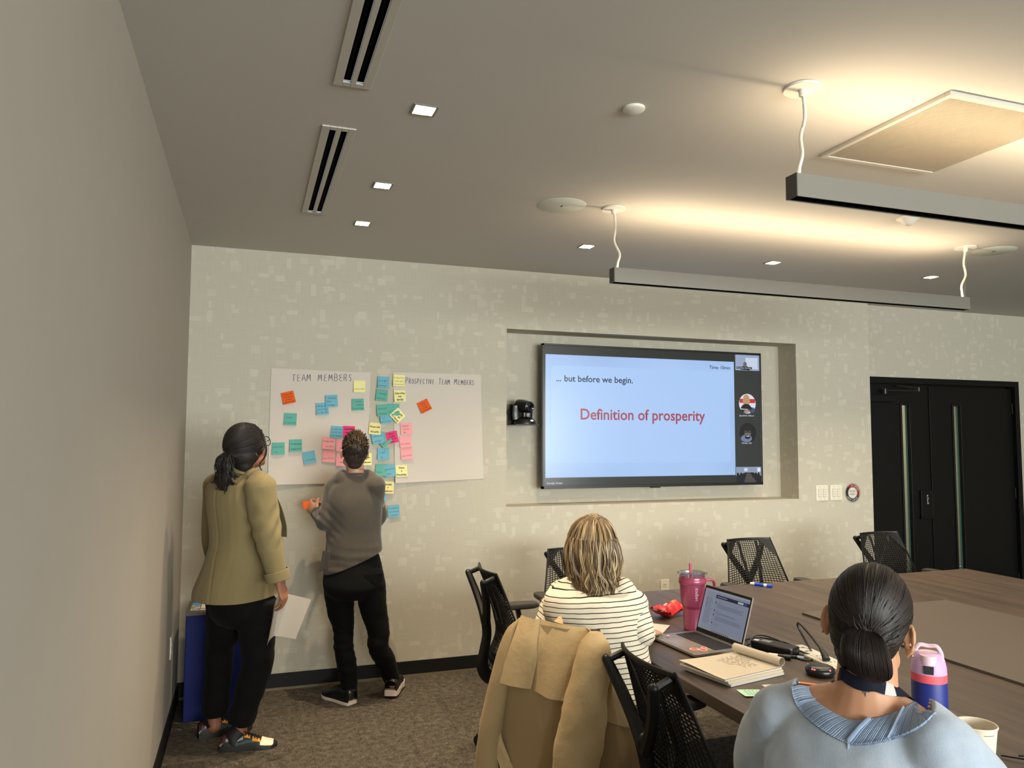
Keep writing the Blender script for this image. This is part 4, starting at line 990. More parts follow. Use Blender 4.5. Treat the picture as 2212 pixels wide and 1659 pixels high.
# printed handout beside the striped sleeve
t = thing('handout', 'printed page with coloured circles half under the striped sleeve', 'paper', (1.95, -2.09, TZ))
ax = (V((2.127, -2.047, 0))-V((1.912, -2.262, 0))).normalized(); ay = V((-ax.y, ax.x, 0)); F = frame(V((1.918, -2.256, TZ+.0006)), ax, ay)
g = G(); g.sheet([[F(.30*i/8, .216*j/5, .004*(i/8)**3+.001*math.sin(i)) for j in range(6)] for i in range(9)], .0004); pg = g.obj('page', M_PAPER, t, True)
for x, y, r_, c_ in ((.10, .07, .030, (196, 160, 160)), (.155, .10, .026, (208, 176, 168)), (.19, .13, .022, (216, 150, 100)), (.205, .15, .024, (60, 76, 92))):
    g = G(); g.prism(circ(x, y, r_, 20), lambda a, b, h: F(a, b, .0012+.004*(a/.3)**3+h), .0002); g.obj('print', mat('print', c_, .7), pg)
t2 = thing('paper_flag', 'small folded teal paper flag on the printed page', 'note', (1.95, -2.12, TZ))
g = G(); p = [F(.085, .088, .002), F(.110, .120, .002), F(.120, .085, .002), F(.104, .098, .028)]; g.add(p, [(0,1,3),(1,2,3),(2,0,3),(0,2,1)]); g.obj('flag', NM['b'], t2)
# legal pads
def pad_page(F, w_, l_, z, sag, name, m, par, th=.0006):
    g = G(); g.sheet([[F(l_*i/10, w_*j/6, z + sag*(1-i/10)**2*(.5+.5*math.cos(j/6*PI)) ) for j in range(7)] for i in range(11)], th); return g.obj(name, m, par, True)
def padmat():
    q = NT('ruled_paper'); return q.m
M_RULE = mat('ruled_cream', (204, 192, 172), .9, spec=.12)
t = thing('note_pads', 'stack of ruled pads with a folded-over top page, in front of the laptop', 'notepad', (1.98, -2.70, TZ))
ax = V((.985, -.02, 0)).normalized(); ax = (V((2.158, -2.535, 0))-V((1.846, -2.601, 0))).normalized(); ay = V((ax.y, -ax.x, 0))
F0 = frame(V((1.842, -2.604, TZ)), ax, ay)
F = lambda x, y, z=0: F0(x, y, 0) + V((0, 0, z))
for k, (z0, z1, dx, dy, l_, w_) in enumerate(((.0, .009, .010, .010, .262, .212), (.0095, .017, .004, .003, .270, .214), (.0175, .023, -.004, -.004, .280, .214))):
    g = G(); n = 6
    for q in range(n):
        a, b = z0+(z1-z0)*q/n, z0+(z1-z0)*(q+.9)/n; o_ = .0012*math.sin(q*2.1+k)
        g.add([F(dx+o_, dy, a), F(dx+l_+o_, dy, a), F(dx+l_+o_, dy+w_, a), F(dx+o_, dy+w_, a), F(dx+o_, dy, b), F(dx+l_+o_, dy, b), F(dx+l_+o_, dy+w_, b), F(dx+o_, dy+w_, b)], [(3,2,1,0),(4,5,6,7),(0,1,5,4),(1,2,6,5),(2,3,7,6),(3,0,4,7)])
    o = g.obj('pad', M_PAPER if k != 1 else M_RULE, t)
    if k == 0: g = G(); g.sheet([[F(dx-.002+(l_+.004)*i, dy-.002+(w_+.004)*j, -.0002+.0008) for j in (0, 1)] for i in (0, 1)], .0008); g.obj('backing', mat('pad_card', (70, 92, 100), .8), t)
top = pad_page(lambda x, y, z: F(x-.006, y-.006, z), .216, .285, .0245, .010, 'top_page', M_RULE, t)
g = G()
for i in range(24):
    x = .02+.0105*i; zz = lambda y: .0245 + .010*(1-(x)/.285)**2*(.5+.5*math.cos(y/.216*PI))+.0011
    g.sheet([[F(x+q*.0004, -.004+.210*j/6, zz(.210*j/6)) for j in range(7)] for q in (0, 1)])
g.obj('ruling', mat('rule_line', (176, 166, 156), .9), t)
g = G(); rr = random.Random(11)
for i in range(11):
    x0 = .245-.0115*i; y = .03+rr.uniform(0, .02); zz = .0262+.010*(1-x0/.285)**2*.6
    lim = .15 if 2 < i < 9 else .10
    while y < lim:
        l_ = rr.uniform(.010, .026); pts = [F(x0+rr.uniform(-.0026, .0026), y+l_*q/5, zz+.010*(1-x0/.285)**2*.25*math.cos(y/.216*PI)) for q in range(6)]
        g.tube(pts, .00045, 4, 2); y += l_+.006
g.obj('handwriting', mat('pen_grey', (104, 94, 88), .8), t)
rl = [[F(.278+.016*math.sin(a)-.004, .216*j/8-.004, .042+.0165*-math.cos(a)*(1-.1*j/8)) for j in range(9)] for a in [R(10+28*k) for k in range(12)]]
g = G(); g.sheet(rl, .0008); g.obj('rolled_page', M_RULE, t, True)
# small notes and pencil
t = thing('sticky_note', 'pale green note on the table by the pale blue sleeve', 'note', (1.93, -2.88, TZ)); ax = V((.80, -.02, 0)); F = frame(V((1.900, -2.844, TZ+.0008)), (V((1.973, -2.867, 0))-V((1.903, -2.844, 0))), (V((1.885, -2.917, 0))-V((1.903, -2.844, 0))))
g = G(); g.sheet([[F(.076*i/4, .076*j/4, -.004*(j/4)**2) for j in range(5)] for i in range(5)], .0004); g.obj('paper', mat('note_green', (186, 226, 196), .8), t)
g = G(); rr = random.Random(2)
for j in range(4):
    for i in range(4): g.tube([F(.016+.013*i+.002*q, .02+.013*j+rr.uniform(-.002, .002), -.003) for q in range(5)], .0005, 4, 1)
g.obj('handwriting', M_FAINT['t'], t)
t = thing('paper_scrap', 'white paper corner behind the pale blue shoulder', 'paper', (2.03, -2.86, TZ)); g = G(); g.add([(2.010, -2.830, TZ+.001), (2.085, -2.845, TZ+.001), (2.070, -2.920, TZ+.001), (1.998, -2.905, TZ+.001), (2.010, -2.830, TZ+.0002), (2.085, -2.845, TZ+.0002), (2.070, -2.920, TZ+.0002), (1.998, -2.905, TZ+.0002)], [(0,1,2,3),(7,6,5,4),(0,1,5,4),(1,2,6,5),(2,3,7,6),(3,0,4,7)]); g.obj('paper', M_PAPER, t)
def pencil(name, label, a, b, r, parts, cat):
    a, b = V(a), V(b); d = (b-a); t = thing(name, label, cat, (a+b)/2)
    for nm, u0, u1, r0, r1, m in parts:
        g = G(); g.tube([a+d*u0, a+d*u1], [r*r0, r*r1], 10, 1); g.obj(nm, m, t, True)
    return t
M_OR = mat('pencil_orange', (226, 130, 60), .4)
pencil('pencil', 'thin orange pencil between the speaker puck and the pale blue sweater', (2.131, -2.851, TZ+.004), (2.262, -2.978, TZ+.004), .0035, (('tip', 0, .08, .2, 1, M_CREAM), ('barrel', .08, 1, 1, 1, M_OR)), 'pencil')
M_MB = mat('marker_blue', (30, 66, 190), .4)
pencil('marker', 'white dry-erase marker with a blue cap near the far table edge', (3.052, -1.365, TZ+.009), (3.116, -1.472, TZ+.009), .009, (('end_plug', 0, .12, .8, .9, M_WHITE), ('barrel', .12, .20, .95, .95, M_WHITE), ('label_band', .20, .62, .97, .97, M_MB), ('barrel', .62, .76, 1, 1, M_WHITE), ('cap', .76, 1, 1, .85, M_MB)), 'marker')
pencil('marker', 'white and black dry-erase marker lying behind the ruled pads', (2.200, -2.520, TZ+.009), (2.292, -2.632, TZ+.009), .009, (('barrel', 0, .55, .97, .97, M_WHITE), ('label_band', .1, .45, .99, .99, M_KEY), ('barrel', .55, .68, 1, 1, M_WHITE), ('cap', .68, 1, 1, .85, M_BLACKS)), 'marker')
pencil('pen', 'pale grey-blue pen pointing at the power box', (2.255, -2.560, TZ+.006), (2.350, -2.634, TZ+.006), .006, (('barrel', 0, .8, 1, 1, M_BLACKS), ('cap', .8, 1, 1, .8, mat('pen_cap', (140, 152, 176), .4))), 'pen')
# charger, cables, table power box, speaker puck
t = thing('power_adapter', 'black laptop power adapter with tangled cords behind the laptop', 'charger', (2.33, -2.50, TZ))
F = frame(V((2.285, -2.425, TZ)), V((.075, -.175, 0)), V((.175, .075, 0)))
rrect(F, 0, .175, -.035, .035, .002, .030, .012).obj('brick', M_BLACKS, t, bevel=.006, seg=3)
bar(F, .03, .07, -.012, .018, .0301, .0305).obj('label', mat('adapter_label', (120, 120, 120), .6), t); bar(F, .005, .025, -.02, .0, .0301, .0305).obj('label', M_WHITE, t)
r_ = .0032
cab = [[(2.195, -2.30, .750), (2.25, -2.31, .746), (2.31, -2.335, .744), (2.36, -2.33, .744), (2.40, -2.37, .746), (2.42, -2.46, .748), (2.40, -2.56, .746), (2.375, -2.60, .744), (2.335, -2.615, .743), (2.30, -2.60, .743)],
       [(2.20, -2.36, .744), (2.26, -2.41, .744), (2.31, -2.37, .75), (2.36, -2.34, .756), (2.40, -2.35, .752), (2.41, -2.43, .748), (2.365, -2.52, .75), (2.33, -2.62, .744), (2.345, -2.66, .744), (2.385, -2.645, .744), (2.40, -2.60, .744)],
       [(2.21, -2.42, .744), (2.25, -2.42, .744), (2.285, -2.38, .748), (2.275, -2.33, .75), (2.235, -2.335, .746)]]
for q in cab: g = G(); g.tube([(x, y, z) for x, y, z in q], r_, 8, 6); g.obj('cord', M_BLACK, t, True)
g = G(); g.tube([(2.362, -2.59, .760), (2.395, -2.61, .748), (2.43, -2.58, .748), (2.445, -2.53, .775), (2.435, -2.50, .825), (2.42, -2.53, .842), (2.410, -2.60, .815), (2.398, -2.665, .785), (2.394, -2.685, .775)], .0042, 8, 6); g.obj('cord', M_BLACK, t, True)
g = G(); g.tube([(2.398, -2.665, .787), (2.390, -2.695, .770), (2.385, -2.712, .756)], [(.006, .006), (.012, .009), (.015, .012)], 10, 3, round_=False); g.obj('plug', M_BLACK, t, True)
t = thing('power_box', 'cream power and charging box set along the tabletop, with a black plug', 'outlet', (2.42, -2.64, TZ))
F = frame(V((2.383, -2.488, TZ)), V((-.03, -.33, 0)), V((.33, -.03, 0)))
rrect(F, 0, .335, 0, .078, 0, .010, .006).obj('housing', M_CREAM, t, bevel=.002); rrect(F, -.004, .339, -.004, .082, 0, .003, .008).obj('surround', M_BASE2, t)
fp = rrect(F, .012, .323, .016, .064, .010, .0112, .004).obj('face_plate', M_WHITE, t)
for x in (.035, .085): 
    for y in (.026, .044): bar(F, x, x+.010, y, y+.013, .0111, .0116).obj('usb_port', M_KEY, fp)
for x in (.150, .230):
    for y in (.030, .046): bar(F, x, x+.010, y, y+.004, .0111, .0116).obj('socket_slot', M_KEY, fp)
t = thing('speaker_puck', 'round black conference microphone with small red lights beside the power box', 'microphone', (2.275, -2.805, TZ))
c = (2.275, -2.805, TZ); g = G(); g.lathe([(.030, 0), (.044, .003), (.049, .010), (.050, .020), (.044, .029), (.036, .033), (.010, .0345)], c, 32); g.obj('body', M_BLACKS, t, True)
for a in (-2.7, -1.5, .1, 1.9, 3.4):
    g = G(); g.ell((c[0]+.045*math.cos(a), c[1]+.045*math.sin(a), TZ+.027), (.0035, .0035, .002), 8, 6); g.obj('status_light', mat('red_led', (255, 90, 90), .3, emit=(255, 110, 110), es=1.6) if 'red_led' not in bpy.data.materials else bpy.data.materials['red_led'], t)
# blue bottle and paper cup beside the pale blue sweater
c = (2.066, -3.452, TZ); t = thing('water_bottle', 'navy water bottle with pink and lilac lid at the right of the pale blue sweater', 'bottle', c)
M_NAVY = mat('bottle_navy', (30, 46, 128), .45); M_LIL = mat('bottle_lilac', (206, 164, 206), .5); M_LPK = mat('bottle_palepink', (236, 202, 214), .5); M_CORAL = mat('bottle_coral', (240, 92, 104), .5)
g = G(); g.lathe([(.038, 0), (.0415, .004), (.0425, .02), (.0425, .196), (.0420, .199)], c, 40); g.obj('body', M_NAVY, t, True)
g = G(); g.lathe([(.0428, .197), (.0428, .217)], c, 40); g.obj('gasket_ring', M_CORAL, t, True)
g = G(); g.lathe([(.0426, .217), (.0418, .232), (.0385, .250), (.033, .263), (.026, .268)], c, 40); g.obj('lid', M_LIL, t, True)
va = math.atan2(CAM.y-c[1], CAM.x-c[0]); d = V((math.cos(va), math.sin(va), 0)); sd = V((-d.y, d.x, 0)); C = V(c)
g = G(); g.tube([C+d*.006+V((0, 0, .235)), C+d*.010+V((0, 0, .268))], [.023, .023], 24, 1); g.tube([C+d*.024+V((0, 0, .243)), C+d*.024+V((0, 0, .266))], .020, 20, 1); g.obj('spout_cap', M_LPK, t, True)
g = G(); g.tube([C+sd*.031+V((0, 0, .252))+d*.012, C+sd*.030+V((0, 0, .268)), C+sd*.020-d*.002+V((0, 0, .284)), C+V((0, 0, .283))-d*.004, C-sd*.020-d*.002+V((0, 0, .284)), C-sd*.030+V((0, 0, .268)), C-sd*.031+V((0, 0, .252))+d*.012], [(.005, .004)]*7, 8, 5, round_=True); g.obj('carry_loop', M_LPK, t, True)
g = G(); F = frame(C+d*.0425+V((0, 0, .221)), sd, V((0, 0, 1))-d*.12); g.prism([(-.0115, 0), (.0115, 0), (.0125, .020), (-.0125, .020)], lambda x, y, h: F(x, y)+d*(h-.004), .007); g.obj('latch_button', mat('latch_grey', (40, 42, 44), .4), t, bevel=.0015)
c = (2.038, -3.61, TZ); t = thing('paper_cup', 'white paper coffee cup with cream inside, at the lower right table edge', 'cup', c)
g = G(); g.lathe([(.029, 0), (.030, .002), (.0435, .138), (.0455, .139), (.0460, .1415), (.0450, .144), (.0430, .143), (.0420, .138), (.030, .012), (.001, .011)], c, 40); g.obj('cup', mat('cup_white', (222, 212, 190), .6), t, True)
va2 = va + R(8); g = G(); g.sheet([[V((c[0]+(r_+.0006)*math.cos(va2+a), c[1]+(r_+.0006)*math.sin(va2+a), TZ+z)) for a in [R(10+5*k) for k in range(8)]] for z, r_ in ((.1285, .0426), (.1300, .0427))]); g.obj('print', mat('cup_print', (120, 112, 96), .7), t)
t = thing('eyeglasses', 'black eyeglasses cut off by the lower right photo corner', 'glasses', (2.27, -3.56, TZ))
g = G(); g.tube([(2.235, -3.515, TZ+.006), (2.262, -3.560, TZ+.010), (2.285, -3.60, TZ+.014)], .0022, 6, 3, round_=True); g.tube([(2.258, -3.545, TZ+.014), (2.30, -3.575, TZ+.018), (2.36, -3.60, TZ+.012)], .0022, 6, 3, round_=True)
for k in range(2):
    cx = V((2.285+.055*k, -3.60-.02*k, TZ+.022)); g.tube([cx+V((.022*math.cos(a), -.010*math.cos(a), .020*math.sin(a))) for a in [2*PI*i/16 for i in range(17)]], .0020, 6, 1)
g.obj('frame', M_BLACKS, t, True)
# ------------------------------------------------------------------ people
def axes(az, pitch=0, roll=0):
    """forward, right, up of a body or head: azimuth from +y clockwise, pitch up, roll to its right"""
    a, p, r = R(az), R(pitch), R(roll)
    f = V((math.sin(a)*math.cos(p), math.cos(a)*math.cos(p), math.sin(p))); s = V((math.cos(a), -math.sin(a), 0)); u = s.cross(f)
    s2 = s*math.cos(r) - u*math.sin(r); u2 = u*math.cos(r) + s*math.sin(r); return f, s2, u2
def bas(s, f, u): return Matrix((s, f, u)).transposed()
def skin(name, c):
    t = NT(name); f = t.noise(t.obj(), 14, 4); col = lin(c)
    t.l(t.mix(f, tuple(x*.86 for x in col[:3])+(1,), tuple(min(1, x*1.1) for x in col[:3])+(1,)), t.b.inputs['Base Color']); t.set(Roughness=.5)
    t.b.inputs['Subsurface Weight'].default_value = .08; t.b.inputs['Subsurface Radius'].default_value = (.012, .004, .002); t.bump(t.noise(t.obj(), 260, 2), .12, .0006); return t.m
def add_head(g, c, f, s, u, k=1.0, ear=True, ek=1.0):
    M = bas(s, f, u); E = lambda x, y, z, r, M2=M, n=18: g.ell(c + (s*x + f*y + u*z)*k, [q*k for q in r], n, 12, M2)
    E(0, -.012, .030, (.077, .097, .092)); E(0, .020, -.020, (.066, .080, .080)); E(0, .040, -.068, (.050, .048, .046)); E(0, .072, -.096, (.022, .018, .018))
    for q in (-1, 1):
        E(q*.034, .062, -.030, (.026, .024, .030)); E(q*.030, .084, .026, (.026, .012, .009)); E(q*.050, .015, -.075, (.016, .042, .024))
    g.tube([c+(f*.094+u*.018)*k, c+(f*.104-u*.008)*k, c+(f*.116-u*.030)*k], [.008*k, .009*k, .013*k], 8, 3, round_=True)
    for q in (-1, 1): E(q*.012, .100, -.034, (.008, .009, .007))
    E(0, .094, -.062, (.022, .010, .006)); E(0, .092, -.072, (.019, .010, .006))
    if ear:
        for q in (-1, 1):
            Mr = bas((s*q*.90-f*.44).normalized(), (f*.85+s*q*.40).normalized(), u)
            e0 = c + (s*q*.079*(.5+.5*ek) - f*.012 - u*(.012+.03*(1-ek)))*k; k0, k = k, k*ek
            P_ = [e0+(f*(.010*math.cos(a)-.010*math.sin(a)*.2)*1.3 + u*.031*math.sin(a)*1.0 + s*q*(.006-.010*math.cos(a)))*k for a in [R(60+i*26) for i in range(10)]]
            g.tube(P_, [.0055*k]*len(P_), 6, 2, round_=True); g.ell(e0+(s*q*.004)*k, (.006*k, .014*k, .026*k), 10, 8, Mr); g.ell(e0+(s*q*.006-u*.030)*k, (.006*k, .009*k, .010*k), 8, 6, Mr); k = k0
def face_parts(t, c, f, s, u, k=1.0, lip=(150, 84, 76)):
    if 'eye_white' not in bpy.data.materials: mat('eye_white', (226, 220, 212), .2); mat('iris_dark', (40, 28, 20), .15); mat('brow_dark', (34, 26, 22), .9)
    for q in (-1, 1):
        p = c + (s*q*.032 + f*.080 + u*.006)*k; M = bas(s, f, u)
        g = G(); g.ell(p, (.0125*k, .011*k, .0075*k), 12, 8, M); e = g.obj('eye', bpy.data.materials['eye_white'], t, True)
        g = G(); g.ell(p+f*.0085*k, (.0055*k, .0035*k, .0055*k), 10, 6, M); g.obj('iris', bpy.data.materials['iris_dark'], e, True)
        g = G(); g.tube([p+(s*q*-.016+f*.014+u*.016)*k, p+(f*.018+u*.022)*k, p+(s*q*.020+f*.006+u*.017)*k], [.003*k, .0035*k, .002*k], 6, 3, round_=True); g.obj('eyebrow', bpy.data.materials['brow_dark'], t, True)
    g = G(); m = c + (f*.100 - u*.0665)*k
    g.tube([m-s*.022*k-f*.010*k, m-s*.010*k, m+s*.010*k, m+s*.022*k-f*.010*k], [.003*k, .006*k, .006*k, .003*k], 8, 3, round_=True, flat=.8); g.obj('lips', mat('lips', lip, .45), t, True)
def add_hand(g, w, d, n, side, k=1.0, curl=(30, 35, 25), spread=5, thumb=(45, 20), fcurl=None):
    """w wrist, d towards the fingers, n out of the back of the hand, side: direction of the thumb edge"""
    d, n = V(d).normalized(), V(n).normalized(); n = (n-d*n.dot(d)).normalized(); x = V(side); x = (x-d*x.dot(d)-n*x.dot(n)).normalized()
    g.loft([(w-d*.02*k, x*.026*k, n*.020*k), (w, x*.027*k, n*.019*k), (w+d*.03*k, x*.036*k, n*.016*k), (w+d*.065*k, x*.041*k, n*.0145*k), (w+d*.090*k, x*.039*k, n*.012*k), (w+d*.098*k, x*.030*k, n*.008*k)], 16, 2)
    kn = [(.030, .086, (.040, .025, .020), .0085), (.010, .092, (.044, .029, .021), .0088), (-.010, .088, (.041, .027, .020), .0083), (-.029, .078, (.032, .021, .018), .0074)]
    tips = []
    for i, (ox, oy, ls, r) in enumerate(kn):
        a = R(-(i-1.5)*spread); dd = (d*math.cos(a) + x*math.sin(-a)*-1).normalized() if False else (d*math.cos(a)-x*math.sin(a)).normalized()
        dd = (d + x*(1.5-i)*math.tan(R(spread))).normalized()
        p = w + x*ox*k + d*oy*k; pts = [p - d*.018*k, p]; ang = 0; cs = fcurl[i] if fcurl else curl
        for l_, c_ in zip(ls, cs):
            ang += R(c_); p = p + (dd*math.cos(ang) - n*math.sin(ang))*l_*k; pts.append(p)
        g.tube(pts, [r*k*.95, r*k*1.06, r*k, r*k*.94, r*k*.78], 8, 3, round_=True); tips.append(p)
    p = w + x*.026*k + d*.020*k; a = R(thumb[0]); td = (d*math.cos(a) + x*math.sin(a) - n*math.sin(R(thumb[1]))).normalized()
    q = p + td*.040*k; td2 = (td + d*.35 - n*math.sin(R(thumb[1]))*.9 - x*.1).normalized(); r2 = q + td2*.030*k; r3 = r2 + (td2-n*.25).normalized()*.026*k
    g.tube([p-td*.012*k, p, q, r2, r3], [.013*k, .0135*k, .0105*k, .0098*k, .0078*k], 10, 3, round_=True); tips.append(r3); return tips
def strands(g, paths, r, cols, n=5, sm=4):
    for i, p in enumerate(paths):
        k = len(p); rr = [r*(.5+.5*math.sin(PI*min(1, (j+.6)/(k*.6)))) if j < k-1 else r*.25 for j in range(k)]
        g.tube(p, rr, n, sm, cap=True, col=cols[i % len(cols)])
def hairmat(name, rough=.42, c=None):
    t = NT(name); a = t.n('ShaderNodeVertexColor', layer_name='Col')
    if c is None: t.l(a.outputs['Color'], t.b.inputs['Base Color'])
    else: t.b.inputs['Base Color'].default_value = lin(c)
    t.set(Roughness=rough); t.b.inputs['Specular IOR Level'].default_value = .4; t.bump(t.noise(t.mapping(t.obj(), (1, 1, .12)), 420, 2), .5, .0012); return t.m
def cloth(name, c, rough=.85, weave=700, bump=.25, var=.06, sheen=.15, vs=9):
    return mat(name, c, rough, spec=.15, bump=bump, bscale=weave, bdist=.0006 if weave > 100 else .006, var=var, vscale=vs, sheen=sheen)
def shoe_surface(heel, d, L, hgt, wid):
    """point on an upper: u along the shoe 0..1, v from outer sole edge (0) over the top (.5) to inner edge (1)"""
    d = V(d).normalized(); s = V((d.y, -d.x, 0))
    def S(u, v, off=0.0):
        hw = wid*float(np.interp(u, [0, .08, .25, .5, .72, .9, 1], [.34, .40, .42, .42, .5, .42, .06]))
        ht = hgt*float(np.interp(u, [0, .05, .28, .45, .62, .8, .93, 1], [.86, 1.02, .92, .98, .74, .50, .40, .26]))
        a = PI*v; x = math.cos(a); ex = .62
        return V(heel) + d*(L*u) + s*((hw+off)*math.copysign(abs(x)**ex, x)) + V((0, 0, .026 + (ht+off)*abs(math.sin(a))**.8))
    return S, d, s
def sole(g, heel, d, L, wid, z0, z1, grow=0.0, n=14):
    d = V(d).normalized(); s = V((d.y, -d.x, 0)); ws = [(0.0, .20), (.04, .36), (.25, .43), (.5, .42), (.72, .51), (.88, .44), (.97, .26), (1.0, .08)]
    out = [V(heel)+d*(L*u)+s*(wid*w_+grow) for u, w_ in ws] + [V(heel)+d*(L*u)-s*(wid*w_+grow) for u, w_ in reversed(ws)]
    out = [V(q) for q in cr([tuple(p) for p in out+out[:1]], 3)][:-1]
    g.rings([[p+V((0, 0, z0)) for p in out], [p+V((0, 0, z1)) for p in out]])
def patch(S, us, v0, v1, off, n=8, m=8):
    g = G(); g.sheet([[S(us[0]+(us[1]-us[0])*i/n, (v0(i/n) if callable(v0) else v0)+((v1(i/n) if callable(v1) else v1)-(v0(i/n) if callable(v0) else v0))*j/m, off) for j in range(m+1)] for i in range(n+1)]); return g

def limb(g, pts, rs, n=14, up=None): g.tube(pts, rs, n, 5, up=up, round_=True)

# ====================================================== person in the olive blazer (left, standing)
f, s, u = axes(52); Z = V((0, 0, 1))
P0 = V((.33, -.90, 0))
t = thing('person', 'standing person in olive blazer and black trousers, dark ponytail, holding white papers', 'person', (.33, -.90, 0))
M_SK1 = skin('skin_brown', (140, 92, 66)); hc = V((0.357, -0.919, 1.504)); hf, hs, hu = axes(48, 14, -4)
nk = V((0.336, -0.892, 1.381)); chest = V((0.336, -0.864, 1.215)); waist = V((0.355, -0.844, 1.001)); hip = V((0.343, -0.819, 0.774))
shR = V((0.425, -1.056, 1.315)); elR = V((0.468, -1.074, 1.061)); wrR = V((0.520, -1.077, 0.859)); shL = V((0.214, -0.685, 1.300)); elL = V((0.201, -0.617, 1.013)); wrL = V((0.247, -0.553, 0.792))
kL = V((0.249, -0.695, 0.400)); aL = V((0.232, -0.662, 0.102)); kR = V((0.434, -0.888, 0.425)); aR = V((0.361, -0.856, 0.112)); hL = V((0.272, -0.734, 0.680)); hR = V((0.430, -0.886, 0.701))
g = G(); add_head(g, hc, hf, hs, hu, .98, True, .72)
g.tube([hc-hu*.06-hf*.02, (hc+nk)/2-hu*.02, nk, chest+Z*.06], [(.058, .058), (.055, .056), (.060, .060), (.09, .07)], 16, 4, round_=True)
g.loft([(hip, s*.14, f*.12), (waist, s*.13, f*.11), (chest, s*.14, f*.11), (nk-Z*.02, s*.06, f*.05)], 20, 4)
limb(g, [shR, elR, wrR], [.045, .038, .027]); limb(g, [shL, elL, wrL], [.045, .038, .027]); limb(g, [chest+Z*.05, shR], [.05, .045]); limb(g, [chest+Z*.05, shL], [.05, .045])
hd_ = (V((0.545, -1.086, 0.795))-wrR)
add_hand(g, wrR+hd_*.05, hd_, V((.80, -.55, .1)), f*.9+V((0, .3, 0)), .96, curl=(38, 30, 20), spread=2, thumb=(12, 30))
add_hand(g, wrL, V((0.2, 0, -1)), -s, f, .9)
for h_, k_, a_ in ((hL, kL, aL), (hR, kR, aR)):
    limb(g, [h_, k_, a_+Z*.0], [.075, .05, .034]); limb(g, [a_, a_-Z*.05], [.034, .036])
link(fuse(g, .0046, 3, .4), 'body', M_SK1, t, True, 180); face_parts(t, hc, hf, hs, hu, .98)
# blazer
M_BLZ = cloth('blazer_olive', (124, 111, 78), .8, 900, .2, .05, .1)
ax2 = lambda c, a, b, df=0: (c + f*df, s*a, f*b)
g = G()
hemc = V((0.323, -0.810, 0.755))
g.loft([ax2(hemc-Z*.03, .208, .205, .0), ax2(hemc+Z*.04, .204, .200), ax2(waist-Z*.05, .188, .188, .012), ax2(waist+Z*.04, .180, .178, .02), ax2(chest+Z*.0, .192, .165, .01), ax2(chest+Z*.09, .188, .142, -.01), ax2(nk-Z*.035, .130, .100, -.01), ax2(nk+Z*.005, .075, .070)], 28, 4, ex=2.15)
g.tube([shR+s*.0-Z*.0, shR*.45+elR*.55, elR, elR*.45+wrR*.55, wrR+(wrR-elR).normalized()*-.01], [.076, .070, .064, .056, .052], 18, 5, round_=False); g.ell(shR, (.078, .074, .066), 16, 10)
g.tube([shL, elL, wrL], [.074, .064, .05], 16, 5); g.ell(shL, (.076, .074, .068), 16, 10)
g.tube([nk+s*.085-Z*.03, shR+Z*.022], [.060, .052], 12, 3, round_=True); g.tube([nk-s*.085-Z*.03, shL+Z*.022], [.060, .052], 12, 3, round_=True)
def bl(co, no):
    for i in range(len(co)):
        p = V(co[i]); h = noise.noise(V((p.x*5, p.y*5, p.z*3)))*.009 + noise.noise(V((p.x*11+3, p.y*11, p.z*4.5)))*.0055
        da = (p-shR).dot((elR-shR).normalized()); dd = (p-shR-(elR-shR).normalized()*da).length
        if dd < .10 and -.05 < da < .32: h += .0042*math.sin((da*1.0+ (p.x+p.y)*.9)*62)*max(0, 1-abs(da-.20)/.16) + .004*noise.noise(p*16)
        bk = (p-chest).dot(-f); 
        if bk > .02: h += -.004*math.exp(-((p-chest).dot(s)/.006)**2)*(1 if p.z < chest.z+.1 else 0) + .006*math.exp(-(((p-shR).length-.12)/.025)**2)*noise.noise(V((p.x*24, p.y*24, p.z*6)))
        co[i] = co[i] + no[i]*h
    return co
me = fuse(g, .0085, 5, .5, bl); hd2 = (V((0.522, -0.985, 0.747))-V((0.118, -0.685, 0.742)))
bz = link(cut(me, [(hemc-Z*.005, (V((0, 0, -1))+f*.04))]), 'blazer', M_BLZ, t, True, 180)
M_BLD = cloth('blazer_shade', (98, 87, 60), .85, 900, .2, .05, .1)
g = G()                                                    # notched lapel edge along the open front
L1 = [nk+f*.055+s*.050-Z*.01, V((0.491, -1.011, 1.258))+f*.012, V((0.538, -1.019, 1.136))+f*.008, V((0.551, -1.018, 1.062))]
g.sheet([[V(p)+s*q*.018-f*abs(q)*.004 for q in (-1.4, -.5, .5)] for p in cr([tuple(x) for x in L1], 6)], .004); g.obj('lapel', M_BLD, bz, True)
g = G(); C_ = [nk-s*.072-f*.00+Z*.0, nk-s*.055-f*.050+Z*.012, nk-f*.074+Z*.018, nk+s*.052-f*.052+Z*.012, nk+s*.074+f*.005-Z*.0, nk+s*.062+f*.06-Z*.028]
g.sheet([[V(p)+(V(p)-nk).normalized()*q*.020+Z*(.016-.034*q) for q in (0, .35, .7, 1)] for p in cr([tuple(x) for x in C_], 6)], .004); g.obj('collar', M_BLZ, bz, True)
for w_, e_ in ((wrR, elR),):
    dr = (w_-e_).normalized(); g = G(); g.lathe([(.0555, -.050), (.0605, -.048), (.0600, -.004), (.0560, -.001), (.050, -.006)], w_+dr*.0, 28, axis=dr, cap=False); g.obj('cuff', M_BLZ, bz, True)
g = G(); pk = V((0.508, -1.034, 0.975)); g.sheet([[pk+f*(.010+.05*(a-.5))-Z*.012*b-V((0, 1, 0))*.012 for a in (0, .5, 1)] for b in (0, 1)], .004); g.obj('pocket_flap', M_BLZ, bz)
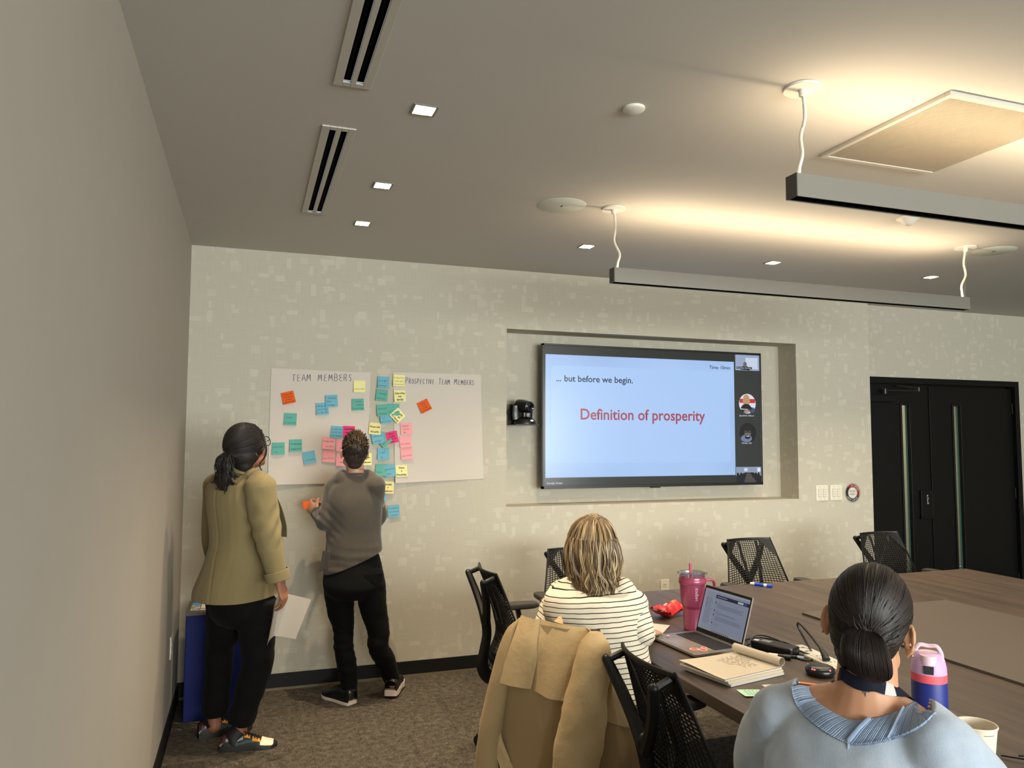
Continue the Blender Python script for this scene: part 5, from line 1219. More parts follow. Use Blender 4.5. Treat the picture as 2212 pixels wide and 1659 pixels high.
# trousers
M_BLK = cloth('trousers_black', (9, 8, 8), .85, 900, .2, .05, .02)
g = G(); g.loft([(hip-Z*.01+Z*.06, s*.165, f*.150), (hip-Z*.02, s*.172, f*.160), (hip-Z*.11, s*.165, f*.145), (hip-Z*.17, s*.12, f*.10)], 22, 3)
g.tube([hL+Z*.03, hL-Z*.10, kL+Z*.06, kL-Z*.02, kL*.5+aL*.5, aL+Z*.012], [.098, .092, .074, .070, .068, .066], 18, 5); g.tube([hR+Z*.03, hR-Z*.10, kR+Z*.06, kR-Z*.02, kR*.5+aR*.5, aR+Z*.012], [.100, .098, .084, .078, .072, .066], 18, 5)
def tr(co, no):
    for i in range(len(co)):
        p = V(co[i]); co[i] = co[i]+no[i]*(noise.noise(V((p.x*6, p.y*6, p.z*12)))*.006 + noise.noise(V((p.x*14, p.y*14, p.z*22)))*.003)
    return co
link(fuse(g, .0085, 4, .5, tr), 'trousers', M_BLK, t, True, 180)
# hair: swept back shell, ponytail with curled ends, loose front strand
M_HB = hairmat('hair_black', .55); HB = [lin(c)[:3]+(1,) for c in ((20, 15, 12), (26, 19, 15), (15, 11, 9), (34, 25, 19))]
tie = V((0.285, -0.969, 1.507))
Mh = bas(hs, hf, hu); g = G(); g.ell(hc+hu*.034-hf*.014, (.088, .108, .102), 28, 18, Mh); g.ell(hc-hu*.020-hf*.030, (.080, .080, .082), 24, 14, Mh); g.ell(hc-hu*.07-hf*.052, (.058, .045, .055), 18, 12, Mh)
for q in (-1, 1): g.ell(hc+hs*q*.066-hf*.006+hu*.012, (.024, .045, .036), 14, 10, Mh)
me = fuse(g, .006, 3, .5); me = cut(me, [(hc+hf*.072+hu*.04, hf*.80-hu*.42)])
hsh = link(me, 'hair', mat('hair_black_shell', (19, 14, 12), .62, bump=.5, bscale=260, bdist=.002, bstretch=(1, 1, .3)), t, True, 180); shell(hsh, .004)
g = G(); rr = random.Random(1); paths = []
for i in range(520):
    a = rr.uniform(-1.75, 1.75); b = rr.uniform(-.75, 1.35)
    p0 = hc+hu*.03-hf*.012 + Mh @ V((.089*math.sin(a)*math.cos(b*.9), .108*math.cos(a)*math.cos(b), .103*math.sin(b)))
    pts = []
    for k in range(9):
        q = k/8; p = p0*(1-q)+tie*q; c_ = hc+hu*.028-hf*.012; v = Mh.transposed() @ (p-c_); l_ = math.sqrt((v.x/.090)**2+(v.y/.110)**2+(v.z/.104)**2)
        if l_ < 1.0 and q < .97: p = c_+(p-c_)/max(l_, .2)*1.0
        pts.append(p)
    if (p0-hc).dot(hf) > .085 and (p0-hc).dot(hu) < .03: continue
    paths.append(pts)
strands(g, paths, .0026, HB); g.obj('hair_strands', M_HB, hsh, True)
g = G(); paths = []
ends = [V(q) for q in ((0.219, -0.960, 1.340), (0.241, -0.970, 1.304), (0.268, -0.995, 1.296), (0.287, -1.015, 1.331), (0.299, -1.027, 1.365), (0.264, -0.993, 1.291))]
mids = [V(q) for q in ((0.238, -0.962, 1.432), (0.256, -0.978, 1.421), (0.271, -0.994, 1.421), (0.286, -1.005, 1.421), (0.252, -0.982, 1.409))]
g.loft([(tie+hu*.004, hs*.020, hf*.018), (V((0.269, -0.976, 1.466)), s*.034, f*.026), (V((0.260, -0.983, 1.414)), s*.045, f*.030), (V((0.253, -0.984, 1.359)), s*.044, f*.030), (V((0.250, -0.980, 1.318)), s*.032, f*.024), (V((0.255, -0.974, 1.286)), s*.010, f*.01)], 16, 4, col=HB[2])
for i in range(150):
    e = ends[i % 6]; m_ = mids[rr.randrange(5)]; j = lambda q: V((rr.uniform(-q, q), rr.uniform(-q, q), rr.uniform(-q, q)*.5))
    m2 = m_+j(.018); e2 = e+j(.014); cur = s*rr.uniform(-.02, .022)+f*rr.uniform(-.01, .012)
    paths.append([tie+j(.008), (tie+m2)/2+j(.010)-f*.012, m2-f*rr.uniform(0, .022), (m2+e2)/2+j(.008)-f*rr.uniform(0, .022), e2+cur*.5, e2+cur+Z*rr.uniform(-.018, .018)])
strands(g, paths, .0034, HB); g.obj('ponytail', M_HB, t, True)
g = G(); g.tube([tie+hs*.020*math.cos(a)+hu*.020*math.sin(a)-hf*.004 for a in [2*PI*i/12 for i in range(13)]], .006, 8, 2); g.obj('hair_tie', mat('scrunchie', (112, 28, 60), .8), t, True)
g = G(); ls = [(0.419, -1.010, 1.593), (0.440, -1.014, 1.536), (0.448, -1.013, 1.489), (0.438, -1.007, 1.455), (0.421, -0.999, 1.431), (0.421, -0.998, 1.408), (0.433, -1.000, 1.385), (0.429, -0.997, 1.362)]
g.tube([V(p) for p in ls], [.004, .005, .005, .004, .0035, .0035, .0025, .001], 6, 5, col=HB[0]); g.obj('loose_strand', M_HB, t, True)
g = G()                                                    # spectacles: temple arms and round lenses
for q in (-1, 1):
    c_ = hc + hs*q*.034 + hf*.108 + hu*.008; g.tube([c_ + hs*.027*math.cos(a)+hu*.024*math.sin(a) - hf*.006*abs(math.cos(a)) for a in [2*PI*i/20 for i in range(21)]], .0022, 6, 1)
    g.tube([hc+hs*q*.062+hf*.102+hu*.014, hc+hs*q*.078+hf*.04+hu*.014, hc+hs*q*.080-hf*.012+hu*.008], .0018, 6, 3)
g.tube([hc-hs*.008+hf*.110+hu*.010, hc+hf*.113+hu*.013, hc+hs*.008+hf*.110+hu*.010], .0018, 6, 2); g.obj('spectacles', M_BLACKS, t, True)
g = G(); g.ell(hc+hs*.090-hf*.012-hu*.046, (.0035, .0035, .0035), 8, 6); g.obj('earring', mat('gold', (200, 160, 90), .25, metal=1), t, True)
# colourful trainers
MS = {k: mat('trainer_'+k, c, r_) for k, c, r_ in (('black', (22, 21, 21), .6), ('maroon', (58, 20, 26), .5), ('grey', (146, 146, 134), .7), ('orange', (222, 146, 46), .6), ('teal', (28, 70, 72), .6), ('cream', (222, 212, 186), .6), ('charcoal', (19, 19, 19), .6))}
def trainer(heel, d, outer, ank, label=None):
    hv = V(heel); L, wd = .272, .100; S, d, sd = shoe_surface(hv, d, L, .080, wd)
    g = G(); sole(g, hv, d, L, wd, 0, .010, .004); sole(g, hv, d, L, wd, .010, .034, .002); sh_ = g.obj('shoe', MS['black'], t, True, 0)
    patch(S, (0, 1), 0, 1, 0, 20, 14).obj('upper', MS['black'], sh_, True)
    vs = (lambda a, b: (a, b)) if outer > 0 else (lambda a, b: (1-b, 1-a))
    def pt(us, v0, v1, off, m, nm):
        q0 = v0 if callable(v0) else (lambda i, c=v0: c); q1 = v1 if callable(v1) else (lambda i, c=v1: c)
        for flip in (False, True):
            a0, a1 = (q0, q1) if not flip else ((lambda i: 1-q1(i)), (lambda i: 1-q0(i)))
            patch(S, us, a0, a1, off, 10, 6).obj(nm, m, sh_, True)
    pt((.70, .93), lambda i: .17+.02*i, lambda i: .5, .0012, MS['cream'], 'toe_panel'); pt((.84, 1.0), lambda i: .0, lambda i: .17+.33*max(0, i-.45)/.55, .0022, MS['charcoal'], 'toe_bumper'); pt((.02, .98), lambda i: .0, lambda i: .10, .0016, MS['charcoal'], 'mudguard')
    pt((.0, .30), lambda i: .12+.10*math.sin(PI*i), lambda i: .30-.08*abs(i-.3), .0014, MS['grey'], 'collar')
    pt((.22, .40), lambda i: .20+.05*i, lambda i: .40, .0016, MS['grey'], 'collar')
    pt((.0, .10), lambda i: .18, lambda i: .46, .0018, MS['maroon'], 'heel_counter')
    pt((.42, .52), lambda i: .30, lambda i: .43, .0020, MS['orange'], 'lace_panel'); pt((.56, .72), lambda i: .24+.06*i, lambda i: .43, .0020, MS['orange'], 'lace_panel')
    pt((.22, .66), lambda i: .135+.17*max(0, i-.42)**1.0*1.0, lambda i: .135+.14*min(1, i*1.4)*(.45+.55*i)*(1.0 if i < .93 else .8)+.012, .0018, MS['teal'], 'emblem')
    for q in (1, -1):
        g = G(); g.sheet([[hv+d*(L*uu)+sd*q*(wd*float(np.interp(uu, [0, .04, .25, .5], [.22, .37, .43, .42]))+.0030)+Z*zz for zz in (.006, .018, .030*(1-max(0, uu-.2)*1.9))] for uu in [.03+.03*k for k in range(13)]]); g.obj('air_bubble', MS['maroon'], sh_, True)
    g = G()
    for k in range(6):
        uu = .44+.052*k; g.tube([S(uu, .38, .002), S(uu+.01, .5, .006), S(uu, .62, .002)], .0032, 6, 3, round_=True)
    for q in (.40, .60): g.tube([S(.44, .5, .008), S(.42, q, .02), S(.47, q*.9+.05, .012)], .0028, 6, 4, round_=True)
    g.obj('laces', MS['black'], sh_, True)
    g = G(); g.tube([hv+d*.075+Z*.045, hv+d*.062+Z*.085, V(ank)-Z*.022], [.042, .042, .041], 14, 4); g.obj('sock', MS['black'], t, True)
trainer((0.271, -0.852, -0.032), V((.25, -.025, 0)), 1, aR)
trainer((0.154, -0.652, -0.029), V((.235, .045, 0)), 1, aL)
# papers in the hand
t = thing('paper_sheets', 'folded white sheets held by the person in the olive blazer', 'paper', (.56, -1.0, .75))
fold_a, fold_b = V((0.536, -1.062, 0.795)), V((0.505, -1.068, 0.592)); r0, r1 = V((0.668, -1.186, 0.780)), V((0.600, -1.170, 0.594))
g = G(); g.sheet([[(fold_a*(1-a)+r0*a)*(1-b)+(fold_b*(1-a)+r1*a)*b + V((0, .010*math.sin(PI*a), 0)) for a in [i/6 for i in range(7)]] for b in [i/6 for i in range(7)]], .0008); g.obj('page', M_PAPER, t, True)
for k in range(4):
    l0 = V(((0.511, -1.044, 0.744), (0.509, -1.030, 0.734), (0.506, -1.016, 0.725), (0.503, -1.001, 0.715))[k]); l1 = V(((0.476, -1.017, 0.537), (0.480, -1.006, 0.542), (0.485, -0.995, 0.548), (0.489, -0.985, 0.554))[k]); fa = fold_a+V((-.001*k, .004*k, 0)); 
    g = G(); g.sheet([[(fa*(1-a)+l0*a)*(1-b)+(fold_b*(1-a)+l1*a)*b + V((-.006*math.sin(PI*a), .004*math.sin(PI*a), 0)) for a in [i/5 for i in range(6)]] for b in [i/6 for i in range(7)]], .0006); g.obj('page', M_PAPER if k % 2 == 0 else mat('printed_page', (176, 172, 184), .8), t, True)

# ====================================================== person in the grey sweater (standing at the notes)
f, s, u = axes(-6)
t = thing('person', 'standing person with short spiky brown hair in grey sweater and black jeans', 'person', (1.02, -.44, 0))
M_SK2 = skin('skin_fair', (186, 138, 112)); hc = V((0.957, -0.446, 1.474)); hf, hs, hu = axes(-4, 12, 3)
nk = V((0.966, -0.438, 1.334)); chest = V((0.967, -0.427, 1.175)); waist = V((0.969, -0.409, 0.915)); hip = V((0.971, -0.397, 0.737))
shL = V((0.853, -0.394, 1.257)); elL = V((0.808, -0.428, 1.064)); wrL = V((0.761, -0.287, 1.105)); shR = V((1.076, -0.473, 1.280)); elR = V((1.115, -0.301, 1.062)); wrR = V((0.859, -0.175, 1.137))
hL = V((0.890, -0.364, 0.668)); hR = V((1.066, -0.426, 0.680)); kL = V((0.923, -0.376, 0.386)); kR = V((1.123, -0.423, 0.373)); aL = V((0.970, -0.348, 0.060)); aR = V((1.230, -0.311, 0.071))
g = G(); add_head(g, hc, hf, hs, hu, .86)
g.tube([hc-hu*.05-hf*.02, (hc+nk)/2, nk, nk-Z*.05], [(.054, .054), (.052, .054), (.056, .058), (.08, .07)], 16, 4, round_=True)
g.loft([(hip, s*.13, f*.09), (waist, s*.12, f*.085), (chest, s*.13, f*.09), (nk-Z*.02, s*.06, f*.05)], 20, 4)
limb(g, [shL, elL, wrL], [.042, .036, .025]); limb(g, [shR, elR, wrR], [.042, .036, .025]); limb(g, [chest+Z*.06, shL], [.05, .042]); limb(g, [chest+Z*.06, shR], [.05, .042])
hp = V((0.716, -0.231, 1.132))
tp1 = add_hand(g, wrL, hp-wrL+V((0, .02, .012)), V((-.35, -.9, -.1)), V((.3, .2, .9)), .90, curl=(25, 45, 35), thumb=(40, 20))
tp2 = add_hand(g, wrR, V((0.745, -0.201, 1.159))-wrR, V((.0, .35, .9)), V((-.2, -.8, .3)), .90, curl=(18, 35, 30), thumb=(35, 35))
for h_, k_, a_ in ((hL, kL, aL), (hR, kR, aR)): limb(g, [h_, k_, a_], [.06, .042, .032]); limb(g, [a_, a_-Z*.05], [.032, .034])
link(fuse(g, .0045, 3, .4), 'body', M_SK2, t, True, 180); face_parts(t, hc, hf, hs, hu, .86)
M_SWT = cloth('sweater_grey', (76, 70, 62), .95, 1100, .35, .10, .3, 30)
g = G()
g.loft([(hip-Z*.035, s*.178, f*.128), (hip+Z*.05, s*.176, f*.124), (waist, s*.166, f*.114), (waist+Z*.10, s*.164, f*.112), (chest-Z*.01, s*.166, f*.112), (chest+Z*.08, s*.150, f*.096), (nk-Z*.018, s*.090, f*.075), (nk+Z*.004, s*.066, f*.066)], 26, 4, ex=2.2)
g.tube([shL, shL*.5+elL*.5, elL, elL*.5+wrL*.5, wrL-(wrL-elL).normalized()*.01], [.066, .060, .056, .046, .036], 16, 5); g.ell(shL, (.066, .066, .060)); g.ell(elL, (.056, .056, .056))
g.tube([shR, shR*.5+elR*.5, elR, elR*.5+wrR*.5, wrR-(wrR-elR).normalized()*.01], [.066, .060, .056, .046, .036], 16, 5); g.ell(shR, (.066, .066, .060)); g.ell(elR, (.056, .056, .056))
g.tube([nk-s*.07-Z*.02, shL+Z*.012], [.056, .050], 12, 3, round_=True); g.tube([nk+s*.07-Z*.02, shR+Z*.012], [.056, .050], 12, 3, round_=True)
def sw(co, no):
    for i in range(len(co)):
        p = V(co[i]); lo = max(0, min(1, (waist.z+.06-p.z)/.16))
        h = noise.noise(V((p.x*6, p.y*6, p.z*6)))*.006 + noise.noise(V((p.x*7+(p.z)*5, p.y*8, p.z*26)))*.008*lo + noise.noise(V((p.x*13+4, p.y*13, p.z*9)))*.003
        d1 = (p-elL).length
        if d1 < .16: h += .004*math.sin((p.z*1.0+p.x)*110)*max(0, 1-d1/.16)
        co[i] = co[i]+no[i]*h
    return co
me = fuse(g, .0085, 5, .5, sw)
p1, p2 = V((0.797, -0.445, 0.760)), V((1.129, -0.568, 0.882)); e1 = (p2-p1).normalized(); pn = e1.cross(f); pn = pn if pn.z < 0 else -pn
sweater = link(cut(me, [(p1, pn)]), 'sweater', M_SWT, t, True, 180); shell(sweater, .004)
g = G(); g.tube([nk+s*.064*math.cos(a)+f*(.064*math.sin(a)-.001)+Z*(.006+.012*math.sin(a)*-1*.5) for a in [2*PI*i/24 for i in range(25)]], .0065, 8, 1); g.obj('neck_band', M_SWT, sweater, True)
M_SWD = mat('cuff_stripe', (44, 40, 36), .9)
for w_, e_ in ((wrL, elL), (wrR, elR)):
    dr = (w_-e_).normalized(); g = G(); g.lathe([(.0375, -.050), (.0400, -.046), (.0365, .004), (.0330, .006)], w_, 22, axis=dr, cap=False); g.obj('cuff', M_SWT, sweater, True)
    for q in (-.034, -.020): g = G(); g.lathe([(.0392, q-.003), (.0398, q), (.0388, q+.003)], w_, 22, axis=dr, cap=False); g.obj('cuff_stripe', M_SWD, sweater, True)
g = G(); b0 = V((0.778, -0.426, 0.893)); g.sheet((((0.787, -0.441, 0.900), (0.807, -0.474, 0.904), (0.822, -0.490, 0.901)), ((0.779, -0.433, 0.833), (0.799, -0.466, 0.835), (0.818, -0.484, 0.831)), ((0.771, -0.415, 0.770), (0.788, -0.454, 0.791), (0.815, -0.475, 0.772))), .004); g.obj('hem_flap', M_SWT, sweater, True)
M_JEAN = cloth('jeans_black', (9, 9, 9), .9, 900, .25, .05, .02)
g = G(); g.loft([(hip+Z*.13, s*.150, f*.100), (hip+Z*.02-f*.012, s*.176, f*.126), (hip-Z*.06-f*.022, s*.180, f*.136), (hip-Z*.125-f*.01, s*.12, f*.10)], 22, 3)
g.tube([hL+Z*.02, hL*.6+kL*.4, kL+Z*.04, kL-Z*.05, kL*.45+aL*.55, aL+Z*.005], [.092, .080, .062, .058, .058, .046], 18, 5); g.tube([hR+Z*.02, hR*.6+kR*.4, kR+Z*.04, kR-Z*.05, kR*.45+aR*.55, aR+Z*.005], [.092, .082, .064, .062, .060, .046], 18, 5)
def jn(co, no):
    for i in range(len(co)):
        p = V(co[i]); m = .3+.7*max(0, 1-abs(p.z-.38)/.25)
        co[i] = co[i]+no[i]*(noise.noise(V((p.x*5, p.y*5, p.z*34)))*.0065*m + noise.noise(V((p.x*9, p.y*9, p.z*14)))*.004)
    return co
jeans = link(fuse(g, .0078, 9, .5, jn), 'jeans', M_JEAN, t, True, 180)
g = G(); pk = hip-f*.142+s*.085+Z*.02; g.sheet([[pk+s*.055*(a-.5)*2+Z*.05*(b-.8)-f*(-.012*abs(a-.5)) for a in (0, .5, 1)] for b in (0, .5, 1)], .003); g.obj('back_pocket', M_JEAN, jeans)
# short spiky hair
M_HM = hairmat('hair_spiky', .55); g = G(); Mh = bas(hs, hf, hu); rr = random.Random(4)
g.ell(hc+hu*.027-hf*.013, (.0715, .090, .084), 24, 16, Mh); g.ell(hc-hu*.011-hf*.030, (.0665, .068, .071), 22, 14, Mh); g.ell(hc-hu*.054-hf*.049, (.046, .036, .041), 18, 10, Mh)
me = fuse(g, .006, 3, .5); me = cut(me, [(hc+hf*.063, hf*.95-hu*.25), (hc-hu*.090, -hu)]); hsh = link(me, 'hair', mat('hair_brown_shell', (46, 35, 26), .6, bump=.7, bscale=300, bdist=.003, bstretch=(1, 1, .4)), t, True, 180)
g = G()
for i in range(900):
    a = rr.uniform(0, 2*PI); b = math.asin(rr.uniform(-.55, 1)); n_ = V((math.cos(b)*math.sin(a), math.cos(b)*math.cos(a), math.sin(b)))
    if n_.y > .72 and n_.z < .35: continue
    p = hc+hu*.020-hf*.013 + Mh @ V((n_.x*.072, n_.y*.089, n_.z*.086)); top = max(0, n_.z)
    dr = (Mh @ n_)*.5 + hu*(.75*top-.5*(1-top)) - hf*.25*(1-top) + V((rr.uniform(-.3, .3), rr.uniform(-.3, .3), rr.uniform(-.2, .3))); dr.normalize()
    l_ = .008+.026*top**1.5*rr.uniform(.6, 1.25); c_ = lin((34, 26, 20)) if rr.random() > top else lin((96, 74, 50))
    g.tube([p-dr*.004, p+dr*l_*.55, p+dr*l_+hs*rr.uniform(-.003, .003)], [.0030, .0026, .0006], 4, 2, col=c_)
g.obj('hair_tufts', M_HM, hsh, True)
g = G(); g.tube([nk+s*.056*math.cos(a)+f*(.056*math.sin(a)+.002)+Z*(.030-.010*math.sin(a)) for a in [2*PI*i/24 for i in range(25)]], .0012, 5, 1); g.obj('necklace', mat('chain', (150, 110, 80), .3, metal=.8), t, True)
def sneaker(heel, d, ank):
    hv = V(heel); L, wd = .262, .096; S, d, sd = shoe_surface(hv, d, L, .070, wd)
    g = G(); sole(g, hv, d, L, wd, 0, .030, .004); sh_ = g.obj('shoe', mat('rubber_white', (214, 200, 188), .6) if 'rubber_white' not in bpy.data.materials else bpy.data.materials['rubber_white'], t, True)
    patch(S, (0, 1), 0, 1, .0015, 20, 14).obj('upper', M_BLACK, sh_, True); patch(S, (0, .14), .05, .95, .003, 8, 12).obj('heel_counter', M_BLACKS, sh_, True)
    g = G()
    for k in range(5): uu = .46+.055*k; g.tube([S(uu, .38, .003), S(uu, .5, .007), S(uu, .62, .003)], .003, 6, 3, round_=True)
    for q in (.34, .62): g.tube([S(.45, .5, .01), S(.42, q, .022), S(.50, q, .016)], .0024, 6, 4, round_=True)
    g.obj('laces', M_BLACKS, sh_, True); g = G(); g.tube([hv+d*.07+Z*.045, V(ank)-Z*.02, V(ank)+Z*.03], [.043, .042, .040], 12, 3); g.obj('sock', M_BLACK, t, True)
sneaker((0.980, -0.409, -0.014), V((-.13, .20, 0)), aL); sneaker((1.203, -0.393, 0.018), V((.09, .24, 0)), aR)
t = thing('sticky_note', 'orange note in the hands of the person in the grey sweater', 'note', hp); c_ = V((0.711, -0.230, 1.146)); F = frame(c_-V((.02, 0, .02)), V((.9, .3, .1)), V((-.1, .15, 1)))
g = G(); g.sheet([[F(.062*i/3-.004, .044*j/3) for j in range(4)] for i in range(4)], .004); g.obj('paper', NM['o'], t)
# ====================================================== shared builder for the two seated people
from mathutils.bvhtree import BVHTree
def bvh(me): return BVHTree.FromPolygons([v.co.copy() for v in me.vertices], [tuple(p.vertices) for p in me.polygons])
def on(bv, p, off=.0):
    q, n, _, _ = bv.find_nearest(V(p)); return q + n*off, n
def seated(t, az, J, W, skinm, pantm, hk, hand_dir, lips=True):
    """body, legs and shoes of a seated figure; J joints, W torso half sizes from hip to neck"""
    f, s, u = axes(az); Z = V((0, 0, 1)); g = G(); hc, (hf, hs, hu) = J['hc'], J['hax']
    add_head(g, hc, hf, hs, hu, hk)
    g.tube([hc-hu*.05-hf*.025, (hc+J['nk'])/2-hf*.006, J['nk'], J['nk']-Z*.05-f*.005], [(.055, .056), (.054, .056), (.060, .060), (.085, .075)], 18, 4, up=tuple(f), round_=True)
    sec = [(c-f*.0, s*(a-.013), f*(b-.012)) for c, a, b in W]; g.loft(sec, 26, 4, ex=2.15)
    for q in 'LR':
        sh, el, wr = J['sh'+q], J['el'+q], J['wr'+q]; sg = 1 if q == 'R' else -1
        limb(g, [sh-Z*.012, el, wr], [.042, .036, .027]); limb(g, [J['nk']-Z*.040+s*sg*.05, sh*.5+J['nk']*.5+s*sg*.02-Z*.014, sh-Z*.014], [.043, .043, .040])
        add_hand(g, wr, hand_dir, V((0, 0, 1)), -s*sg, .9, curl=(14, 22, 16), thumb=(38, 12))
        hp = J['hip']+s*sg*.09; kn, an = J['kn'+q], J['an'+q]; limb(g, [hp, kn], [.07, .05]); limb(g, [kn, an], [.05, .034])
    link(fuse(g, .0048, 4, .45), 'body', skinm, t, True, 180); face_parts(t, hc, hf, hs, hu, hk)
    g = G(); g.loft([(J['hip']-Z*.085, s*.15, f*.10), (J['hip']-Z*.04, s*.175, f*.14), (J['hip']+Z*.03, s*.17, f*.125), (J['hip']+Z*.10, s*.14, f*.10)], 22, 3)
    for q in 'LR':
        sg = 1 if q == 'R' else -1; hp = J['hip']+s*sg*.09+f*.02; kn, an = J['kn'+q], J['an'+q]
        g.tube([hp, hp*.5+kn*.5, kn, kn*.4+an*.6-Z*0, an+Z*.02], [.088, .080, .068, .058, .050], 16, 5, round_=True)
    link(fuse(g, .011, 4, .5, wrinkle(.005, 9)), 'trousers', pantm, t, True, 180)
    for q in 'LR':
        an = J['an'+q]; hv = V((an.x, an.y, 0))-f*.07; S, d, sd = shoe_surface(hv, f, .25, .055, .09)
        g = G(); sole(g, hv, f, .25, .09, 0, .026, .003); sh_ = g.obj('shoe', M_BLACK, t, True); patch(S, (0, 1), 0, 1, .0, 16, 12).obj('upper', M_BLACKS, sh_, True)
        g = G(); g.tube([hv+f*.065+Z*.045, an], [.036, .036], 12, 1); g.obj('sock', M_BLACK, t, True)
    return f, s, u
Z = V((0, 0, 1))
# ====================================================== blonde person in the striped shirt
t = thing('person', 'seated person with long wavy blonde hair in a striped white shirt', 'person', (1.58, -2.42, 0))
AZ = 28; f, s, u = axes(AZ)
J = dict(hc=V((1.568, -2.437, 1.149)), hax=axes(20, 2, 2), nk=V((1.577, -2.433, 1.050)), shL=V((1.465, -2.356, 0.966)), shR=V((1.674, -2.526, 0.992)), elL=V((1.432, -2.368, 0.845)), elR=V((1.693, -2.566, 0.875)))
hip = V((1.582, -2.493, 0.684)); hip.z = .55; J['hip'] = hip
J['wrL'] = J['elL'] + f*.20 + s*.06 - Z*.03; J['wrR'] = V((1.90, -2.24, .775))
for q, sg in (('L', -1), ('R', 1)): J['kn'+q] = hip + f*.40 + s*sg*.11 + Z*-.03; J['an'+q] = V((J['kn'+q].x, J['kn'+q].y, .085)) - f*.03
ch, wa = V((1.569, -2.469, 0.929)), V((1.576, -2.484, 0.801))
Wd = [(hip-Z*.02, .192, .150), (hip+Z*.07, .196, .150), (wa-Z*.02, .178, .130), (wa+Z*.06, .168, .118), (ch-Z*.0, .186, .118), (ch+Z*.07, .176, .104), (J['nk']-Z*.036, .140, .094), (J['nk']-Z*.010, .086, .078), (J['nk']+Z*.008, .070, .069)]
seated(t, AZ, J, Wd, M_SK2, cloth('trousers_dark', (34, 32, 36), .85), 1.0, V((.75, .55, -.1)))
def stripes(name, axis, pitch=.0170, wdt=.17, tilt=None):
    q = NT(name); o = q.n('ShaderNodeNewGeometry').outputs['Position']; d = q.n('ShaderNodeVectorMath', operation='DOT_PRODUCT'); q.l(o, d.inputs[0]); d.inputs[1].default_value = tuple(axis)
    n = q.noise(o, 9, 2); v = q.math('ADD', d.outputs['Value'], q.math('MULTIPLY', n, .010))
    fr = q.math('FRACT', q.math('DIVIDE', v, pitch)); m = q.math('LESS_THAN', fr, wdt)
    q.l(q.mix(m, lin((232, 222, 200)), lin((38, 34, 32))), q.b.inputs['Base Color']); q.set(Roughness=.9); q.b.inputs['Specular IOR Level'].default_value = .2
    q.bump(q.noise(q.obj(), 900, 2), .2, .0005); return q.m
M_ST = stripes('shirt_stripes', Z - s*.07)
def fold(amp, k=9):
    def fn(co, no):
        for i in range(len(co)):
            p = V(co[i]); h = noise.noise(V((p.x*k, p.y*k, p.z*k*1.3)))*amp + noise.noise(V((p.x*k*2+5, p.y*k*2, p.z*k*3)))*amp*.45
            co[i] = co[i]+no[i]*h
        return co
    return fn
g = G(); g.loft([(c, s*(a+.005), f*(b+.009)) for c, a, b in Wd], 28, 4, ex=2.15)
for sg, q in ((-1, 'L'), (1, 'R')): g.tube([J['nk']-Z*.044+s*sg*.06, J['sh'+q]*.5+J['nk']*.5+s*sg*.02-Z*.014, J['sh'+q]-s*sg*.012], [.054, .056, .054], 14, 4, round_=True)
shirt = link(fuse(g, .0085, 5, .5, fold(.006)), 'shirt', M_ST, t, True, 180)
for q, sg in (('L', -1), ('R', 1)):
    sh, el, wr = J['sh'+q], J['el'+q], J['wr'+q]; a1 = (sh-el).normalized(); g = G()
    g.tube([sh+a1*.02-s*sg*.018, sh*.5+el*.5+s*sg*.006, el, el*.5+wr*.5, wr], [.052, .056, .055, .047, .036], 18, 5, round_=True)
    ax_ = (a1*.85 - s*sg*.35).normalized() if q == 'L' else (a1*.95 - s*sg*.15).normalized()
    link(fuse(g, .0075, 4, .5, fold(.005, 13)), 'sleeve', stripes('sleeve_stripes', ax_), t, True, 180)
# her long wavy hair
hc, (hf, hs, hu) = J['hc'], J['hax']; Mh = bas(hs, hf, hu); g = G(); skc = hc+hu*.030-hf*.010
DK, MD, BL, HI = [lin(c)[:3]+(1,) for c in ((74, 57, 43), (120, 98, 72), (172, 147, 108), (208, 186, 148))]
g.ell(skc, (.079, .101, .099), 26, 18, Mh); g.ell(hc-hu*.035-hf*.024, (.080, .078, .085), 22, 14, Mh)
g.loft([(hc-hu*.03-hf*.035, hs*.080, hf*.058), (hc-hu*.10-hf*.050, hs*.074, hf*.048), (hc-hu*.150-hf*.062+hs*.008, hs*.058, hf*.034), (hc-hu*.185-hf*.070+hs*.016, hs*.034, hf*.018)], 20, 4)
me = fuse(g, .007, 4, .5); me = cut(me, [(hc+hf*.055, hf*.95-hu*.25)]); hsh = link(me, 'hair', mat('hair_blonde_base', (84, 62, 42), .55, bump=.9, bscale=120, bdist=.006, bstretch=(1, 1, .1)), t, True, 180)
g = G(); rr = random.Random(21); paths, cols = [], []
